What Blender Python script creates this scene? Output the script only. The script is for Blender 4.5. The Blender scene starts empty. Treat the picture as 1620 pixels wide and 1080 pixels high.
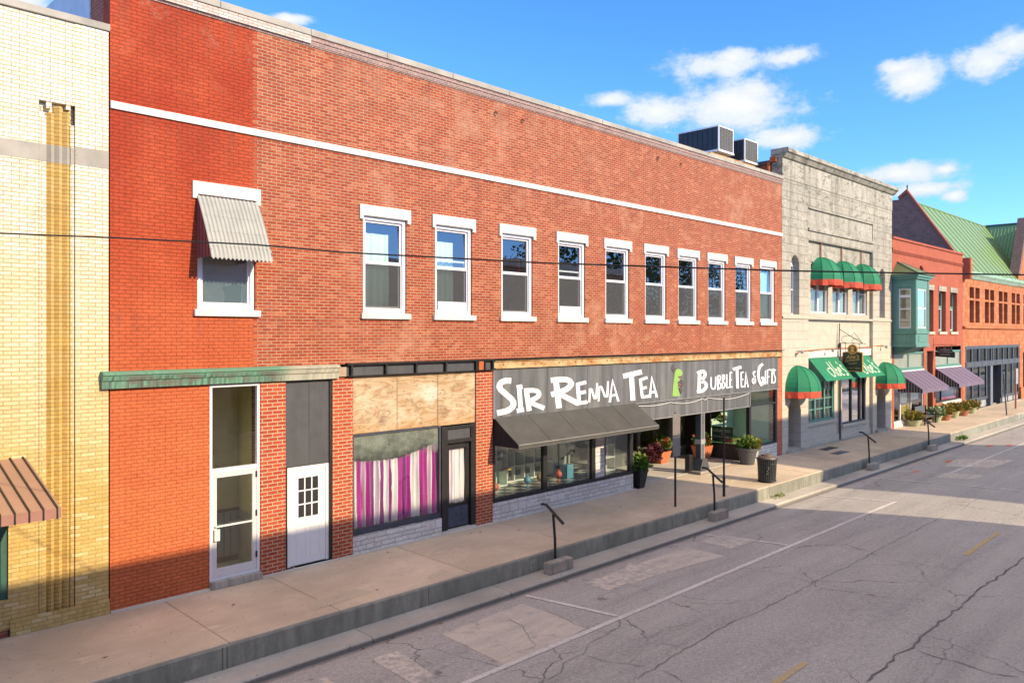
import bpy, math, random
from mathutils import Vector
S = bpy.context.scene
COL = S.collection
rnd = random.Random(7)
R = math.radians

# ------------------------------------------------------------------ camera, sky, sun, exposure
cam_d = bpy.data.cameras.new("camera"); cam = bpy.data.objects.new("camera", cam_d); COL.objects.link(cam)
cam.location = (0, -15.3, 5.04); cam.rotation_euler = (R(90), 0, R(-45.551))
cam_d.sensor_width = 36; cam_d.lens = 28.0; cam_d.shift_y = -0.0071; cam_d.clip_start = 0.1; cam_d.clip_end = 6000
S.camera = cam
SUN_AZ = 12.5      # light runs this far from +y towards -x
SUN_EL = 26.8
S.view_settings.view_transform = 'Standard'; S.view_settings.look = 'None'
S.view_settings.exposure = 1.2; S.view_settings.gamma = 1
sun_d = bpy.data.lights.new("sun", 'SUN'); sun_d.energy = 2.7; sun_d.angle = R(0.53); sun_d.color = (1.0, 0.80, 0.52)
sun = bpy.data.objects.new("sun", sun_d); COL.objects.link(sun)
to_sun = Vector((math.sin(R(SUN_AZ)) * math.cos(R(SUN_EL)), -math.cos(R(SUN_AZ)) * math.cos(R(SUN_EL)), math.sin(R(SUN_EL))))
sun.rotation_euler = to_sun.to_track_quat('Z', 'Y').to_euler(); sun.location = (5, -30, 30)

# ------------------------------------------------------------------ node helpers
def nd(nt, typ, ins=None, out=0, **attrs):
    n = nt.nodes.new(typ)
    for k, v in attrs.items(): setattr(n, k, v)
    for k, v in (ins or {}).items():
        s = n.inputs[k]
        if isinstance(v, bpy.types.NodeSocket): nt.links.new(v, s)
        else:
            if isinstance(v, (tuple, list)) and len(v) == 3 and s.type == 'RGBA': v = (*v, 1)
            s.default_value = v
    return n.outputs[out]
def mt(nt, op, a, b=0.0, c=0.0, clamp=False):
    return nd(nt, 'ShaderNodeMath', {0: a, 1: b, 2: c}, operation=op, use_clamp=clamp)
def mx(nt, f, a, b, blend='MIX'):
    return nd(nt, 'ShaderNodeMix', {0: f, 6: a, 7: b}, out=2, data_type='RGBA', blend_type=blend, clamp_factor=True)
def mr(nt, v, a, b, c=0.0, d=1.0, smooth=False):
    return nd(nt, 'ShaderNodeMapRange', {0: v, 1: a, 2: b, 3: c, 4: d}, clamp=True, interpolation_type='SMOOTHSTEP' if smooth else 'LINEAR')
def noise(nt, vec, scale, detail=4, rough=.55, out=0, dist=0.0):
    return nd(nt, 'ShaderNodeTexNoise', {'Vector': vec, 'Scale': scale, 'Detail': detail, 'Roughness': rough, 'Distortion': dist}, out=out)
def objco(nt): return nd(nt, 'ShaderNodeTexCoord', out=3)
def worldpos(nt): return nd(nt, 'ShaderNodeNewGeometry', out=0)
def sep(nt, v):
    n = nt.nodes.new('ShaderNodeSeparateXYZ'); nt.links.new(v, n.inputs[0]); return n.outputs
def com(nt, x=0.0, y=0.0, z=0.0): return nd(nt, 'ShaderNodeCombineXYZ', {0: x, 1: y, 2: z})
def sc3(nt, v, s): return nd(nt, 'ShaderNodeVectorMath', {0: v, 1: s}, operation='MULTIPLY')
def bump(nt, h, strength, dist): return nd(nt, 'ShaderNodeBump', {'Height': h, 'Strength': strength, 'Distance': dist})
def newmat(name):
    m = bpy.data.materials.new(name); m.use_nodes = True
    nt = m.node_tree; return m, nt, nt.nodes['Principled BSDF']
def setp(nt, b, color=None, rough=None, normal=None, metallic=None, spec=None):
    for k, v in (('Base Color', color), ('Roughness', rough), ('Normal', normal), ('Metallic', metallic), ('Specular IOR Level', spec)):
        if v is None: continue
        if isinstance(v, bpy.types.NodeSocket): nt.links.new(v, b.inputs[k])
        else: b.inputs[k].default_value = (*v, 1) if isinstance(v, tuple) and len(v) == 3 else v

# ------------------------------------------------------------------ world: sky texture with far clouds
w = bpy.data.worlds.new("World"); S.world = w; w.use_nodes = True
nt = w.node_tree; bg = nt.nodes['Background']
sky = nd(nt, 'ShaderNodeTexSky', sky_type='NISHITA', sun_disc=False, sun_elevation=R(SUN_EL), sun_rotation=R(180 - SUN_AZ), air_density=1.0, dust_density=0.4, ozone_density=1.6, altitude=200)
skyc = nd(nt, 'ShaderNodeHueSaturation', {'Saturation': 1.22, 'Value': 1.0, 'Color': sky})
dv = nd(nt, 'ShaderNodeTexCoord', out=0); dx, dy, dz = sep(nt, dv)
az = mt(nt, 'ARCTAN2', dx, dy); el = mt(nt, 'ARCSINE', dz)
CLOUDS = [(1.047,.316,.056,.015),(1.066,.322,.029,.011),(1.066,.271,.088,.028),(1.127,.318,.034,.012),(.917,.283,.03,.009),(.976,.269,.05,.017),(1.131,.229,.044,.012),(1.259,.279,.033,.018),(1.246,.292,.023,.008),(1.332,.287,.029,.019),(1.355,.299,.026,.017),(1.249,.179,.051,.012),(1.302,.15,.013,.007),(1.293,.18,.013,.005),(1.268,.16,.044,.008),(.524,.364,.029,.006),(.246,.344,.035,.01),(1.6,.25,.09,.03),(1.9,.32,.12,.03),(.1,.5,.14,.04),(-.5,.3,.12,.03),(2.6,.3,.15,.04),(-2.2,.35,.15,.04)]
wob = noise(nt, sc3(nt, dv, (1, 1, 2.0)), 14, 6, .6); wob2 = noise(nt, sc3(nt, dv, (1, 1, 1.6)), 42, 6, .68)
nz = mt(nt, 'ADD', mt(nt, 'MULTIPLY', mt(nt, 'SUBTRACT', wob, .5), 1.5), mt(nt, 'MULTIPLY', mt(nt, 'SUBTRACT', wob2, .5), 1.1))
dens = None; low = None
for a0, e0, hw, hh in CLOUDS:
    a = mt(nt, 'DIVIDE', mt(nt, 'SUBTRACT', az, a0), hw * 1.15); e = mt(nt, 'DIVIDE', mt(nt, 'SUBTRACT', el, e0), hh * 1.25)
    d = mt(nt, 'SUBTRACT', 1.0, mt(nt, 'SQRT', mt(nt, 'ADD', mt(nt, 'MULTIPLY', a, a), mt(nt, 'MULTIPLY', e, e))))
    dens = d if dens is None else nd(nt, 'ShaderNodeMath', {0: dens, 1: d, 2: .25}, operation='SMOOTH_MAX')
dens = mt(nt, 'ADD', dens, nz)
cov = mr(nt, dens, -.10, .55, 0, .97, True)
core = mr(nt, dens, .1, 1.2, 0, 1, True)
cloudc = mx(nt, core, (2.1, 2.45, 2.95), (3.0, 3.0, 3.05))
skyc = mx(nt, 1.0, skyc, (.43, .655, 1.06), 'MULTIPLY')
# bright warm cloud sheet added overhead, out of frame, to lift the ambient light
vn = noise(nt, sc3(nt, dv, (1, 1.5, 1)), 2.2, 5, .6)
fill_veil = mt(nt, 'MULTIPLY', mr(nt, dz, .46, .66, 0, 1, True), mr(nt, vn, .3, .6, .7, 1.0))
lowc = mx(nt, cov, skyc, cloudc)
nt.links.new(mx(nt, fill_veil, lowc, (2.85, 2.6, 2.45)), bg.inputs['Color']); bg.inputs['Strength'].default_value = 0.15

# ------------------------------------------------------------------ geometry helpers
ORG = {}
class MB:
    def __init__(s): s.v = []; s.f = []
    def add(s, vs, fs):
        o = len(s.v); s.v += [tuple(p) for p in vs]; s.f += [tuple(i + o for i in f) for f in fs]; return s
    def box(s, x0, x1, y0, y1, z0, z1):
        return s.add([(x0,y0,z0),(x1,y0,z0),(x1,y1,z0),(x0,y1,z0),(x0,y0,z1),(x1,y0,z1),(x1,y1,z1),(x0,y1,z1)],
                     [(0,3,2,1),(4,5,6,7),(0,1,5,4),(1,2,6,5),(2,3,7,6),(3,0,4,7)])
    def quad(s, a, b, c, d): return s.add([a, b, c, d], [(0,1,2,3)])
    def prism(s, poly, axis, t0, t1):
        # poly in the two other axes; axis 'y': (x,z); 'x': (y,z); 'z': (x,y)
        def p(q, t): return {'y': (q[0], t, q[1]), 'x': (t, q[0], q[1]), 'z': (q[0], q[1], t)}[axis]
        n = len(poly)
        return s.add([p(q, t0) for q in poly] + [p(q, t1) for q in poly],
                     [tuple(range(n))[::-1], tuple(range(n, 2*n))] + [(i, (i+1) % n, n+(i+1) % n, n+i) for i in range(n)])
    def tube(s, pts, r, n=8, cap=True):
        pts = [Vector(p) for p in pts]; rr = r if isinstance(r, (list, tuple)) else [r]*len(pts); o = len(s.v)
        for i, p in enumerate(pts):
            t = (pts[min(i+1, len(pts)-1)] - pts[max(i-1, 0)]).normalized()
            u = t.cross(Vector((0,0,1)) if abs(t.z) < .9 else Vector((1,0,0))).normalized(); v = t.cross(u)
            for k in range(n):
                a = 2*math.pi*k/n; s.v.append(tuple(p + (u*math.cos(a) + v*math.sin(a))*rr[i]))
        for i in range(len(pts)-1):
            for k in range(n):
                s.f.append((o+i*n+k, o+i*n+(k+1) % n, o+(i+1)*n+(k+1) % n, o+(i+1)*n+k))
        if cap: s.f.append(tuple(o+k for k in range(n))[::-1]); s.f.append(tuple(o+(len(pts)-1)*n+k for k in range(n)))
        return s
    def lathe(s, prof, cx, cy, n=20, close=True):
        o = len(s.v)
        for r, z in prof:
            for k in range(n):
                a = 2*math.pi*k/n; s.v.append((cx+r*math.cos(a), cy+r*math.sin(a), z))
        m = len(prof)
        for i in range(m-1):
            for k in range(n): s.f.append((o+i*n+k, o+i*n+(k+1) % n, o+(i+1)*n+(k+1) % n, o+(i+1)*n+k))
        if close: s.f.append(tuple(o+k for k in range(n))[::-1]); s.f.append(tuple(o+(m-1)*n+k for k in range(n)))
        return s
    def ring(s, x0, x1, z0, z1, y0, y1, wl, wt=None, wb=None):
        wt = wl if wt is None else wt; wb = wl if wb is None else wb
        s.box(x0, x0+wl, y0, y1, z0, z1); s.box(x1-wl, x1, y0, y1, z0, z1)
        s.box(x0+wl, x1-wl, y0, y1, z1-wt, z1); s.box(x0+wl, x1-wl, y0, y1, z0, z0+wb); return s
    def wall(s, x0, x1, z0, z1, yf, yb, holes=()):
        xs = sorted({x0, x1, *[min(max(h[i], x0), x1) for h in holes for i in (0, 1)]}); zs = sorted({z0, z1, *[min(max(h[i], z0), z1) for h in holes for i in (2, 3)]})
        def hole(i, j):
            if i < 0 or j < 0 or i >= len(xs)-1 or j >= len(zs)-1: return True
            cx = (xs[i]+xs[i+1])/2; cz = (zs[j]+zs[j+1])/2
            return any(h[0] < cx < h[1] and h[2] < cz < h[3] for h in holes)
        for i in range(len(xs)-1):
            for j in range(len(zs)-1):
                if hole(i, j): continue
                a, b, c, d = xs[i], xs[i+1], zs[j], zs[j+1]
                s.quad((a,yf,c),(b,yf,c),(b,yf,d),(a,yf,d)); s.quad((b,yb,c),(a,yb,c),(a,yb,d),(b,yb,d))
                if hole(i-1, j): s.quad((a,yb,c),(a,yf,c),(a,yf,d),(a,yb,d))
                if hole(i+1, j): s.quad((b,yf,c),(b,yb,c),(b,yb,d),(b,yf,d))
                if hole(i, j-1): s.quad((a,yb,c),(b,yb,c),(b,yf,c),(a,yf,c))
                if hole(i, j+1): s.quad((a,yf,d),(b,yf,d),(b,yb,d),(a,yb,d))
        return s
    def wallx(s, y0, y1, z0, z1, xf, xb, holes=()):
        t = MB(); t.wall(y0, y1, z0, z1, xf, xb, holes)
        return s.add([(p[1], p[0], p[2]) for p in t.v], [f[::-1] for f in t.f])
def mesh_of(name, mb, org, mat, smooth=False, bevel=0.0):
    me = bpy.data.meshes.new(name)
    me.from_pydata([(x-org[0], y-org[1], z-org[2]) for x, y, z in mb.v], [], mb.f)
    if isinstance(mat, (list, tuple)):
        for q in mat: me.materials.append(q)
    elif mat: me.materials.append(mat)
    if smooth:
        for p in me.polygons: p.use_smooth = True
    me.validate(); me.update()
    o = bpy.data.objects.new(name, me); COL.objects.link(o)
    if bevel:
        b = o.modifiers.new("bevel", 'BEVEL'); b.width = bevel; b.segments = 2; b.limit_method = 'ANGLE'; b.angle_limit = R(40)
    return o
def thing(name, label, cat, loc, group=None):
    o = bpy.data.objects.new(name, None); COL.objects.link(o); o.location = loc; o.empty_display_size = .2
    o['label'] = label; o['category'] = cat
    if group: o['group'] = group
    ORG[o.name] = Vector(loc); return o
def part(parent, name, mb, mat, label=None, smooth=False, bevel=0.0):
    org = ORG[parent.name]; o = mesh_of(name, mb, org, mat, smooth, bevel); o.parent = parent; ORG[o.name] = org
    if label: o['label'] = label
    return o
def solo(name, label, cat, mb, mat, loc, group=None, smooth=False, bevel=0.0):
    o = mesh_of(name, mb, loc, mat, smooth, bevel); o.location = loc; ORG[o.name] = Vector(loc)
    o['label'] = label; o['category'] = cat
    if group: o['group'] = group
    return o
def struct(name, mb, mat, smooth=False, bevel=0.0):
    o = mesh_of(name, mb, (0,0,0), mat, smooth, bevel); o['kind'] = 'structure'; ORG[o.name] = Vector((0,0,0)); return o
def copy_thing(root, loc, label, group=None):
    r = root.copy(); COL.objects.link(r); r.location = loc; r['label'] = label; ORG[r.name] = Vector(loc)
    if group: r['group'] = group
    for ch in root.children:
        c = ch.copy(); COL.objects.link(c); c.parent = r
        for g in ch.children:
            e = g.copy(); COL.objects.link(e); e.parent = c
    return r
def text_mb(mb, txt, org, u, v, height, width=None, shear=0.0, extrude=.004, align='LEFT'):
    cu = bpy.data.curves.new("lettering", 'FONT'); cu.body = txt; cu.extrude = 0; cu.shear = shear; cu.size = 1
    ob = bpy.data.objects.new("lettering", cu); COL.objects.link(ob)
    me = bpy.data.meshes.new_from_object(ob.evaluated_get(bpy.context.evaluated_depsgraph_get()))
    xs = [q.co.x for q in me.vertices]; ys = [q.co.y for q in me.vertices]
    x0, x1, y0, y1 = min(xs), max(xs), min(ys), max(ys); sy = height/(y1-y0); sx = (width/(x1-x0)) if width else sy
    off = -(x1-x0)*sx/2 if align == 'CENTER' else 0
    u = Vector(u).normalized(); v = Vector(v).normalized(); n = u.cross(v); og = Vector(org)
    base = [og + u*((q.co.x-x0)*sx+off) + v*((q.co.y-y0)*sy) for q in me.vertices]; N = len(base)
    fs = [tuple(p.vertices) for p in me.polygons]
    edges = {}
    for f in fs:
        for i in range(len(f)):
            e = (f[i], f[(i+1) % len(f)]); edges[e] = 1
    sides = [(a, b, b+N, a+N) for (a, b) in edges if (b, a) not in edges]
    mb.add(base + [p + n*extrude for p in base], [tuple(reversed(f)) for f in fs] + [tuple(i+N for i in f) for f in fs] + sides)
    bpy.data.objects.remove(ob); bpy.data.curves.remove(cu); bpy.data.meshes.remove(me); return mb
def stroke(mb, pts, wd, org, u, v, t=.012):
    # flat brush stroke with thickness: 2d points on the plane (u,v) around org
    u = Vector(u); v = Vector(v); n = u.cross(v); og = Vector(org); P2 = [Vector(p) for p in pts]; L = []; Rr = []
    for i, p in enumerate(P2):
        a = P2[max(i-1, 0)]; b = P2[min(i+1, len(P2)-1)]; d = (b-a).normalized()
        if 0 < i < len(P2)-1:
            d1 = (p-a).normalized(); d2 = (b-p).normalized(); c = max(.6, math.sqrt(max(0, (1+d1.dot(d2))/2)))
        else: c = 1
        q = Vector((-d.y, d.x))*(wd/2/c); L.append(p+q); Rr.append(p-q)
    W = lambda p, k: og + u*p.x + v*p.y + n*k
    m = len(P2); vs = [W(p, t) for p in L] + [W(p, t) for p in Rr] + [W(p, 0) for p in L] + [W(p, 0) for p in Rr]; fs = []
    for i in range(m-1):
        fs += [(i+1, i, m+i, m+i+1), (2*m+i+1, i+1+0, i, 2*m+i)[::-1], (m+i, 3*m+i, 3*m+i+1, m+i+1)]
    fs += [(0, 2*m, 3*m, m), (m-1, 2*m-1, 4*m-1, 3*m-1)]
    return mb.add(vs, fs)
def at(x, z, y):
    """facade-plane point (y=0) carried along the sight line to depth y: used where a wall stands back from the street front"""
    k = (15.3+y)/15.3; return x*k, 5.04+(z-5.04)*k
# ------------------------------------------------------------------ materials
def plain(name, col, rough=.6, metallic=0.0, var=.12, scale=3.0, bmp=0.0, bscale=60, spec=.5, streak=False):
    m, nt, b = newmat(name); co = worldpos(nt)
    v = sc3(nt, co, (9, 9, .5)) if streak else co
    n = noise(nt, v, scale, 5, .6); f = mr(nt, n, .25, .75, 1-var, 1+var)
    c = nd(nt, 'ShaderNodeVectorMath', {0: col, 'Scale': f}, operation='SCALE')
    setp(nt, b, c, mr(nt, noise(nt, co, scale*4, 3), .3, .7, max(.05, rough-.1), min(1, rough+.1)), None, metallic, spec)
    if bmp: setp(nt, b, normal=bump(nt, noise(nt, co, bscale, 4), bmp, .01))
    return m
def brick_vec(nt):
    x, y, z = sep(nt, worldpos(nt)); return com(nt, mt(nt, 'ADD', x, y), z, 0.0), x, y, z
def brickmat(name, c1, c2, mortar, bw=.21, bh=.068, ms=.010, extra=None, rough=.85, bstr=.6, c3=None, squash=1.0):
    m, nt, b = newmat(name); v, x, y, z = brick_vec(nt)
    bn = nt.nodes.new('ShaderNodeTexBrick'); nt.links.new(v, bn.inputs['Vector'])
    for k, q in (('Color1', (0,0,0,1)), ('Color2', (1,1,1,1)), ('Mortar', (0,0,0,1)), ('Scale', 1.0), ('Mortar Size', ms), ('Mortar Smooth', .15), ('Bias', 0.0), ('Brick Width', bw), ('Row Height', bh)): bn.inputs[k].default_value = q
    fac = bn.outputs['Fac']; per = bn.outputs['Color']
    w3 = com(nt, x, y, z)
    n1 = noise(nt, w3, 1.1, 5, .6); n2 = noise(nt, w3, 14, 4, .6)
    col = mx(nt, per, c1, c2)
    if c3: col = mx(nt, mr(nt, per, .8, .9, 0, 1), col, c3)
    col = nd(nt, 'ShaderNodeVectorMath', {0: col, 'Scale': mr(nt, n2, .25, .75, .82, 1.18)}, operation='SCALE')
    col = nd(nt, 'ShaderNodeVectorMath', {0: col, 'Scale': mr(nt, n1, .3, .7, .9, 1.1)}, operation='SCALE')
    mo = nd(nt, 'ShaderNodeVectorMath', {0: mortar, 'Scale': mr(nt, noise(nt, w3, 2.2, 4, .65), .3, .7, .75, 1.15)}, operation='SCALE')
    ctx = dict(nt=nt, fac=fac, per=per, col=col, mo=mo, x=x, y=y, z=z, w3=w3, n1=n1, n2=n2)
    if extra: extra(ctx)
    final = mx(nt, ctx['fac'], ctx['col'], ctx['mo'])
    if 'post' in ctx: final = ctx['post'](final)
    h = mt(nt, 'ADD', mt(nt, 'MULTIPLY', mt(nt, 'SUBTRACT', 1.0, fac), 1.0), mt(nt, 'MULTIPLY', ctx['n2'], .35))
    setp(nt, b, final, rough, bump(nt, h, bstr, .008), spec=.25); return m

def red_extra(c):
    nt = c['nt']; x, z, w3 = c['x'], c['z'], c['w3']
    # painted left strip with a toothed edge, x < 8.02
    row = mt(nt, 'MODULO', mt(nt, 'FLOOR', mt(nt, 'DIVIDE', z, .068)), 2.0)
    edge = mt(nt, 'ADD', 7.97, mt(nt, 'MULTIPLY', row, .105))
    upper = mt(nt, 'GREATER_THAN', z, 4.2)
    lim = mt(nt, 'ADD', mt(nt, 'MULTIPLY', upper, edge), mt(nt, 'MULTIPLY', mt(nt, 'SUBTRACT', 1.0, upper), 7.6))
    paint = mt(nt, 'LESS_THAN', x, lim)
    wear = mr(nt, noise(nt, sc3(nt, w3, (1, 1, 1)), 1.6, 6, .7), .55, .68, 0, 1)
    hi = mr(nt, z, 9.4, 11.4, 0, .8)
    bare = mt(nt, 'MULTIPLY', wear, hi)
    pcol = mx(nt, c['per'], (.375, .050, .018), (.305, .037, .015))
    pcol = mx(nt, mr(nt, noise(nt, sc3(nt, w3, (.5, 1, .5)), 1.4, 5, .6), .4, .72), pcol, (.45, .085, .033))
    pcol = mx(nt, mr(nt, mt(nt, 'ADD', z, mt(nt, 'MULTIPLY', noise(nt, w3, .8, 4), 3.0)), 9.5, 3.6, 0, .85), pcol, mx(nt, c['per'], (.66, .185, .068), (.57, .15, .055)))
    pcol = nd(nt, 'ShaderNodeVectorMath', {0: mx(nt, mr(nt, noise(nt, sc3(nt, w3, (.7, 1, 1.1)), 2.1, 6, .7), .45, .75, 0, .35), pcol, (.30, .05, .022)), 'Scale': mt(nt, 'MULTIPLY', mr(nt, c['n2'], .25, .75, .78, 1.22), mr(nt, c['per'], 0, 1, .88, 1.12))}, operation='SCALE')
    pmo = mx(nt, bare, nd(nt, 'ShaderNodeVectorMath', {0: pcol, 'Scale': .58}, operation='SCALE'), (.56, .42, .31))
    # lime bloom drifting over the bare brick
    b1 = noise(nt, sc3(nt, w3, (1, 1, .8)), .42, 6, .66, dist=.6); b2 = noise(nt, w3, 1.6, 5, .72)
    bl = mt(nt, 'MULTIPLY', mr(nt, mt(nt, 'ADD', mt(nt, 'MULTIPLY', b1, .6), mt(nt, 'MULTIPLY', b2, .4)), .52, .64, 0, .55), mr(nt, x, 8.5, 13, .15, 1))
    bcol = mx(nt, bl, c['col'], (.54, .28, .18))
    # paler tone lower down and to the right, darker rows at the parapet
    c['col'] = mx(nt, paint, bcol, pcol)
    c['mo'] = mx(nt, paint, c['mo'], pmo)
    g1 = noise(nt, sc3(nt, w3, (1.2, 1.2, .5)), .9, 6, .7)
    def post(f):
        f = mx(nt, mr(nt, g1, .60, .75, 0, .22), f, (.16, .06, .045))
        sk = noise(nt, com(nt, mt(nt, 'MULTIPLY', x, 5.0), 0.0, mt(nt, 'MULTIPLY', z, .22)), 1.0, 5, .7)   # run-off below the coping, the course and the sills
        bands = mt(nt, 'MAXIMUM', mr(nt, z, 10.2, 11.3, 0, 1), mt(nt, 'MAXIMUM', mt(nt, 'MULTIPLY', mr(nt, z, 8.3, 9.1), mt(nt, 'LESS_THAN', z, 9.13)), mt(nt, 'MULTIPLY', mr(nt, z, 4.5, 5.4), mt(nt, 'LESS_THAN', z, 5.42))))
        f = mx(nt, mt(nt, 'MULTIPLY', bands, mr(nt, sk, .47, .68, 0, .5)), f, (.17, .06, .04))
        return f
    c['post'] = post
M = {}
M['red_brick'] = brickmat('red_brick', (.355, .072, .027), (.255, .043, .018), (.42, .315, .215), extra=red_extra, c3=(.40, .115, .053), ms=.0074)
M['pier_brick'] = brickmat('pier_brick', (.45, .085, .032), (.35, .055, .024), (.50, .37, .25), bh=.080, bw=.23, ms=.011)
def yel_extra(c):
    nt = c['nt']
    v = noise(nt, c['w3'], .55, 4, .6)
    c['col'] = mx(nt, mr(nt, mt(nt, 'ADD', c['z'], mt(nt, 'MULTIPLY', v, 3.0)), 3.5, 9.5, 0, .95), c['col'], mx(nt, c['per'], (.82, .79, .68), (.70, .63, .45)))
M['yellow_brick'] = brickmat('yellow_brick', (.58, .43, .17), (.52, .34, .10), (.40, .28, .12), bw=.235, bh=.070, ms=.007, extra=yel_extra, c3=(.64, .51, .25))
M['amber_brick'] = brickmat('amber_brick', (.54, .36, .11), (.60, .42, .16), (.34, .22, .08), bw=.9, bh=.070, ms=.006, c3=(.60, .38, .12))
M['purple_brick'] = brickmat('purple_brick', (.33, .185, .165), (.24, .135, .135), (.40, .33, .28), ms=.012, bh=.06)
M['old_red_brick'] = brickmat('old_red_brick', (.40, .10, .06), (.30, .07, .045), (.34, .2, .15))
M['coral_brick'] = brickmat('coral_brick', (.42, .118, .068), (.37, .095, .056), (.42, .135, .08), ms=.007)
M['dark_brick'] = brickmat('dark_brick', (.10, .045, .042), (.17, .085, .07), (.36, .27, .25), ms=.012, bh=.075, bw=.25)
M['buff_brick'] = brickmat('buff_brick', (.55, .42, .30), (.45, .30, .20), (.5, .45, .4))
def stone_extra(c):
    nt = c['nt']; z = c['z']
    st = noise(nt, sc3(nt, c['w3'], (2.2, 2.2, .22)), 1.0, 6, .65); pt_ = noise(nt, c['w3'], 5, 6, .7)
    c['col'] = mx(nt, mr(nt, pt_, .50, .72, 0, .55), c['col'], (.19, .165, .125))
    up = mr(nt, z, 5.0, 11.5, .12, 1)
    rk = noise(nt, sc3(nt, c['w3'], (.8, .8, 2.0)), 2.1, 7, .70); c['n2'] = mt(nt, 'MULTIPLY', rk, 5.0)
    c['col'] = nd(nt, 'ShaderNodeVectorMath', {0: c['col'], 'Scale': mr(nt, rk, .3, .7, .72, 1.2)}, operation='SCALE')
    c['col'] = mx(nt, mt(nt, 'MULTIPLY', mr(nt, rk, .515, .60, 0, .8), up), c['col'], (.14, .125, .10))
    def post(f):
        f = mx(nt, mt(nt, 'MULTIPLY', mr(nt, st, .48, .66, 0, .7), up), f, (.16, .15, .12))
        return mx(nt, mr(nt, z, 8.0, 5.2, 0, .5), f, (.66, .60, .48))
    c['post'] = post
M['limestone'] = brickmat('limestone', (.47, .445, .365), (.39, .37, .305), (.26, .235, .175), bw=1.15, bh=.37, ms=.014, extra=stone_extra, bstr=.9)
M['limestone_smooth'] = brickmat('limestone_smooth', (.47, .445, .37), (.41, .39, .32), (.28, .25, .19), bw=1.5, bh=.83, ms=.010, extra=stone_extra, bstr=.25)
def rock_extra(c):
    nt = c['nt']; c['col'] = mx(nt, mr(nt, noise(nt, c['w3'], 6, 5, .7), .45, .75, 0, .5), c['col'], (.36, .12, .05))
M['sandstone'] = brickmat('sandstone', (.54, .215, .10), (.39, .125, .052), (.44, .16, .068), bw=.46, bh=.28, ms=.012, extra=rock_extra, bstr=.9)
M['white_stone'] = None
def ashlar():
    m, nt, b = newmat('white_ashlar'); v, x, y, z = brick_vec(nt); w3 = com(nt, x, y, z)
    v2 = nd(nt, 'ShaderNodeVectorMath', {0: v, 1: sc3(nt, nd(nt, 'ShaderNodeTexNoise', {'Vector': w3, 'Scale': 7.0, 'Detail': 3.0}, out=1), (.045, .045, 0))}, operation='ADD')
    def bt(w_, h_, ms, off):
        br = nt.nodes.new('ShaderNodeTexBrick'); nt.links.new(v2, br.inputs['Vector']); br.offset = off; br.squash = 1.35; br.squash_frequency = 3
        for k, q in (('Color1', (0,0,0,1)), ('Color2', (1,1,1,1)), ('Scale', 1.0), ('Mortar Size', ms), ('Mortar Smooth', .25), ('Brick Width', w_), ('Row Height', h_)): br.inputs[k].default_value = q
        return br
    big = bt(.66, .22, .0, .37); a1 = bt(.33, .22, .008, .37); a2 = bt(.22, .11, .008, .3); a3 = bt(.40, .11, .008, .45)
    s1 = mt(nt, 'GREATER_THAN', big.outputs['Color'], .62); s2 = mt(nt, 'LESS_THAN', big.outputs['Color'], .35)
    per = mx(nt, s1, mx(nt, s2, a2.outputs['Color'], a3.outputs['Color']), a1.outputs['Color'])
    fac = mx(nt, s1, mx(nt, s2, a2.outputs['Fac'], a3.outputs['Fac']), a1.outputs['Fac'])
    n2 = noise(nt, w3, 16, 5, .65); n3 = noise(nt, w3, 5, 4, .6)
    col = mx(nt, per, (.80, .775, .72), (.64, .61, .56)); col = nd(nt, 'ShaderNodeVectorMath', {0: col, 'Scale': mr(nt, n2, .3, .7, .84, 1.08)}, operation='SCALE')
    col = mx(nt, mr(nt, n3, .55, .75, 0, .4), col, (.52, .48, .42)); col = mx(nt, mt(nt, 'MULTIPLY', fac, .8), col, (.26, .235, .22))
    h = mt(nt, 'ADD', mt(nt, 'SUBTRACT', 1.0, fac), mt(nt, 'ADD', mt(nt, 'MULTIPLY', n2, .9), mt(nt, 'MULTIPLY', n3, .8)))
    setp(nt, b, col, .8, bump(nt, h, .9, .016), spec=.2); return m
M['white_ashlar'] = ashlar()
M['white_paint'] = plain('white_paint', (.80, .80, .79), .45, var=.04)
M['cream_trim'] = plain('cream_trim', (.70, .665, .59), .7, var=.2, scale=3, bmp=.15)
M['concrete_cap'] = plain('concrete_cap', (.36, .335, .285), .85, var=.3, scale=1.5, bmp=.4)
M['window_white'] = plain('window_white', (.78, .77, .79), .35, var=.02)
M['black_metal'] = plain('black_metal', (.018, .017, .017), .45, var=.25)
M['grey_metal'] = plain('grey_metal', (.075, .078, .085), .45, var=.15, scale=1.2, streak=True)
M['pale_metal'] = plain('pale_metal', (.52, .56, .62), .5, var=.15)
M['aluminium'] = plain('aluminium', (.72, .72, .72), .35, metallic=.2, var=.05)
M['galv'] = plain('galvanised', (.42, .43, .42), .45, metallic=.35, var=.2)
M['canvas_grey'] = plain('canvas_grey', (.070, .068, .062), .8, var=.22, scale=2.2, bmp=.2, bscale=9)
M['canvas_black'] = plain('canvas_black', (.016, .016, .017), .9, var=.1)
M['canvas_green'] = plain('canvas_green', (.010, .20, .092), .75, var=.14, scale=2.5)
M['canvas_red'] = plain('canvas_red', (.52, .07, .03), .75, var=.12)
M['brown_metal'] = plain('brown_metal', (.34, .20, .14), .5, var=.12, scale=2)
M['brown_edge'] = plain('brown_edge', (.33, .165, .13), .5, var=.1)
M['awning_cream'] = plain('awning_cream', (.36, .365, .33), .5, var=.12)
M['awning_maroon'] = plain('awning_maroon', (.20, .075, .075), .55, var=.1)
M['teal_paint'] = plain('teal_paint', (.115, .27, .215), .5, var=.1)
M['dark_teal'] = plain('dark_teal', (.04, .12, .10), .5, var=.1)
M['shingle'] = plain('shingle', (.16, .19, .08), .9, var=.3, scale=14, bmp=.5)
M['dark_room'] = plain('dark_room', (.10, .095, .085), .9)
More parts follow.
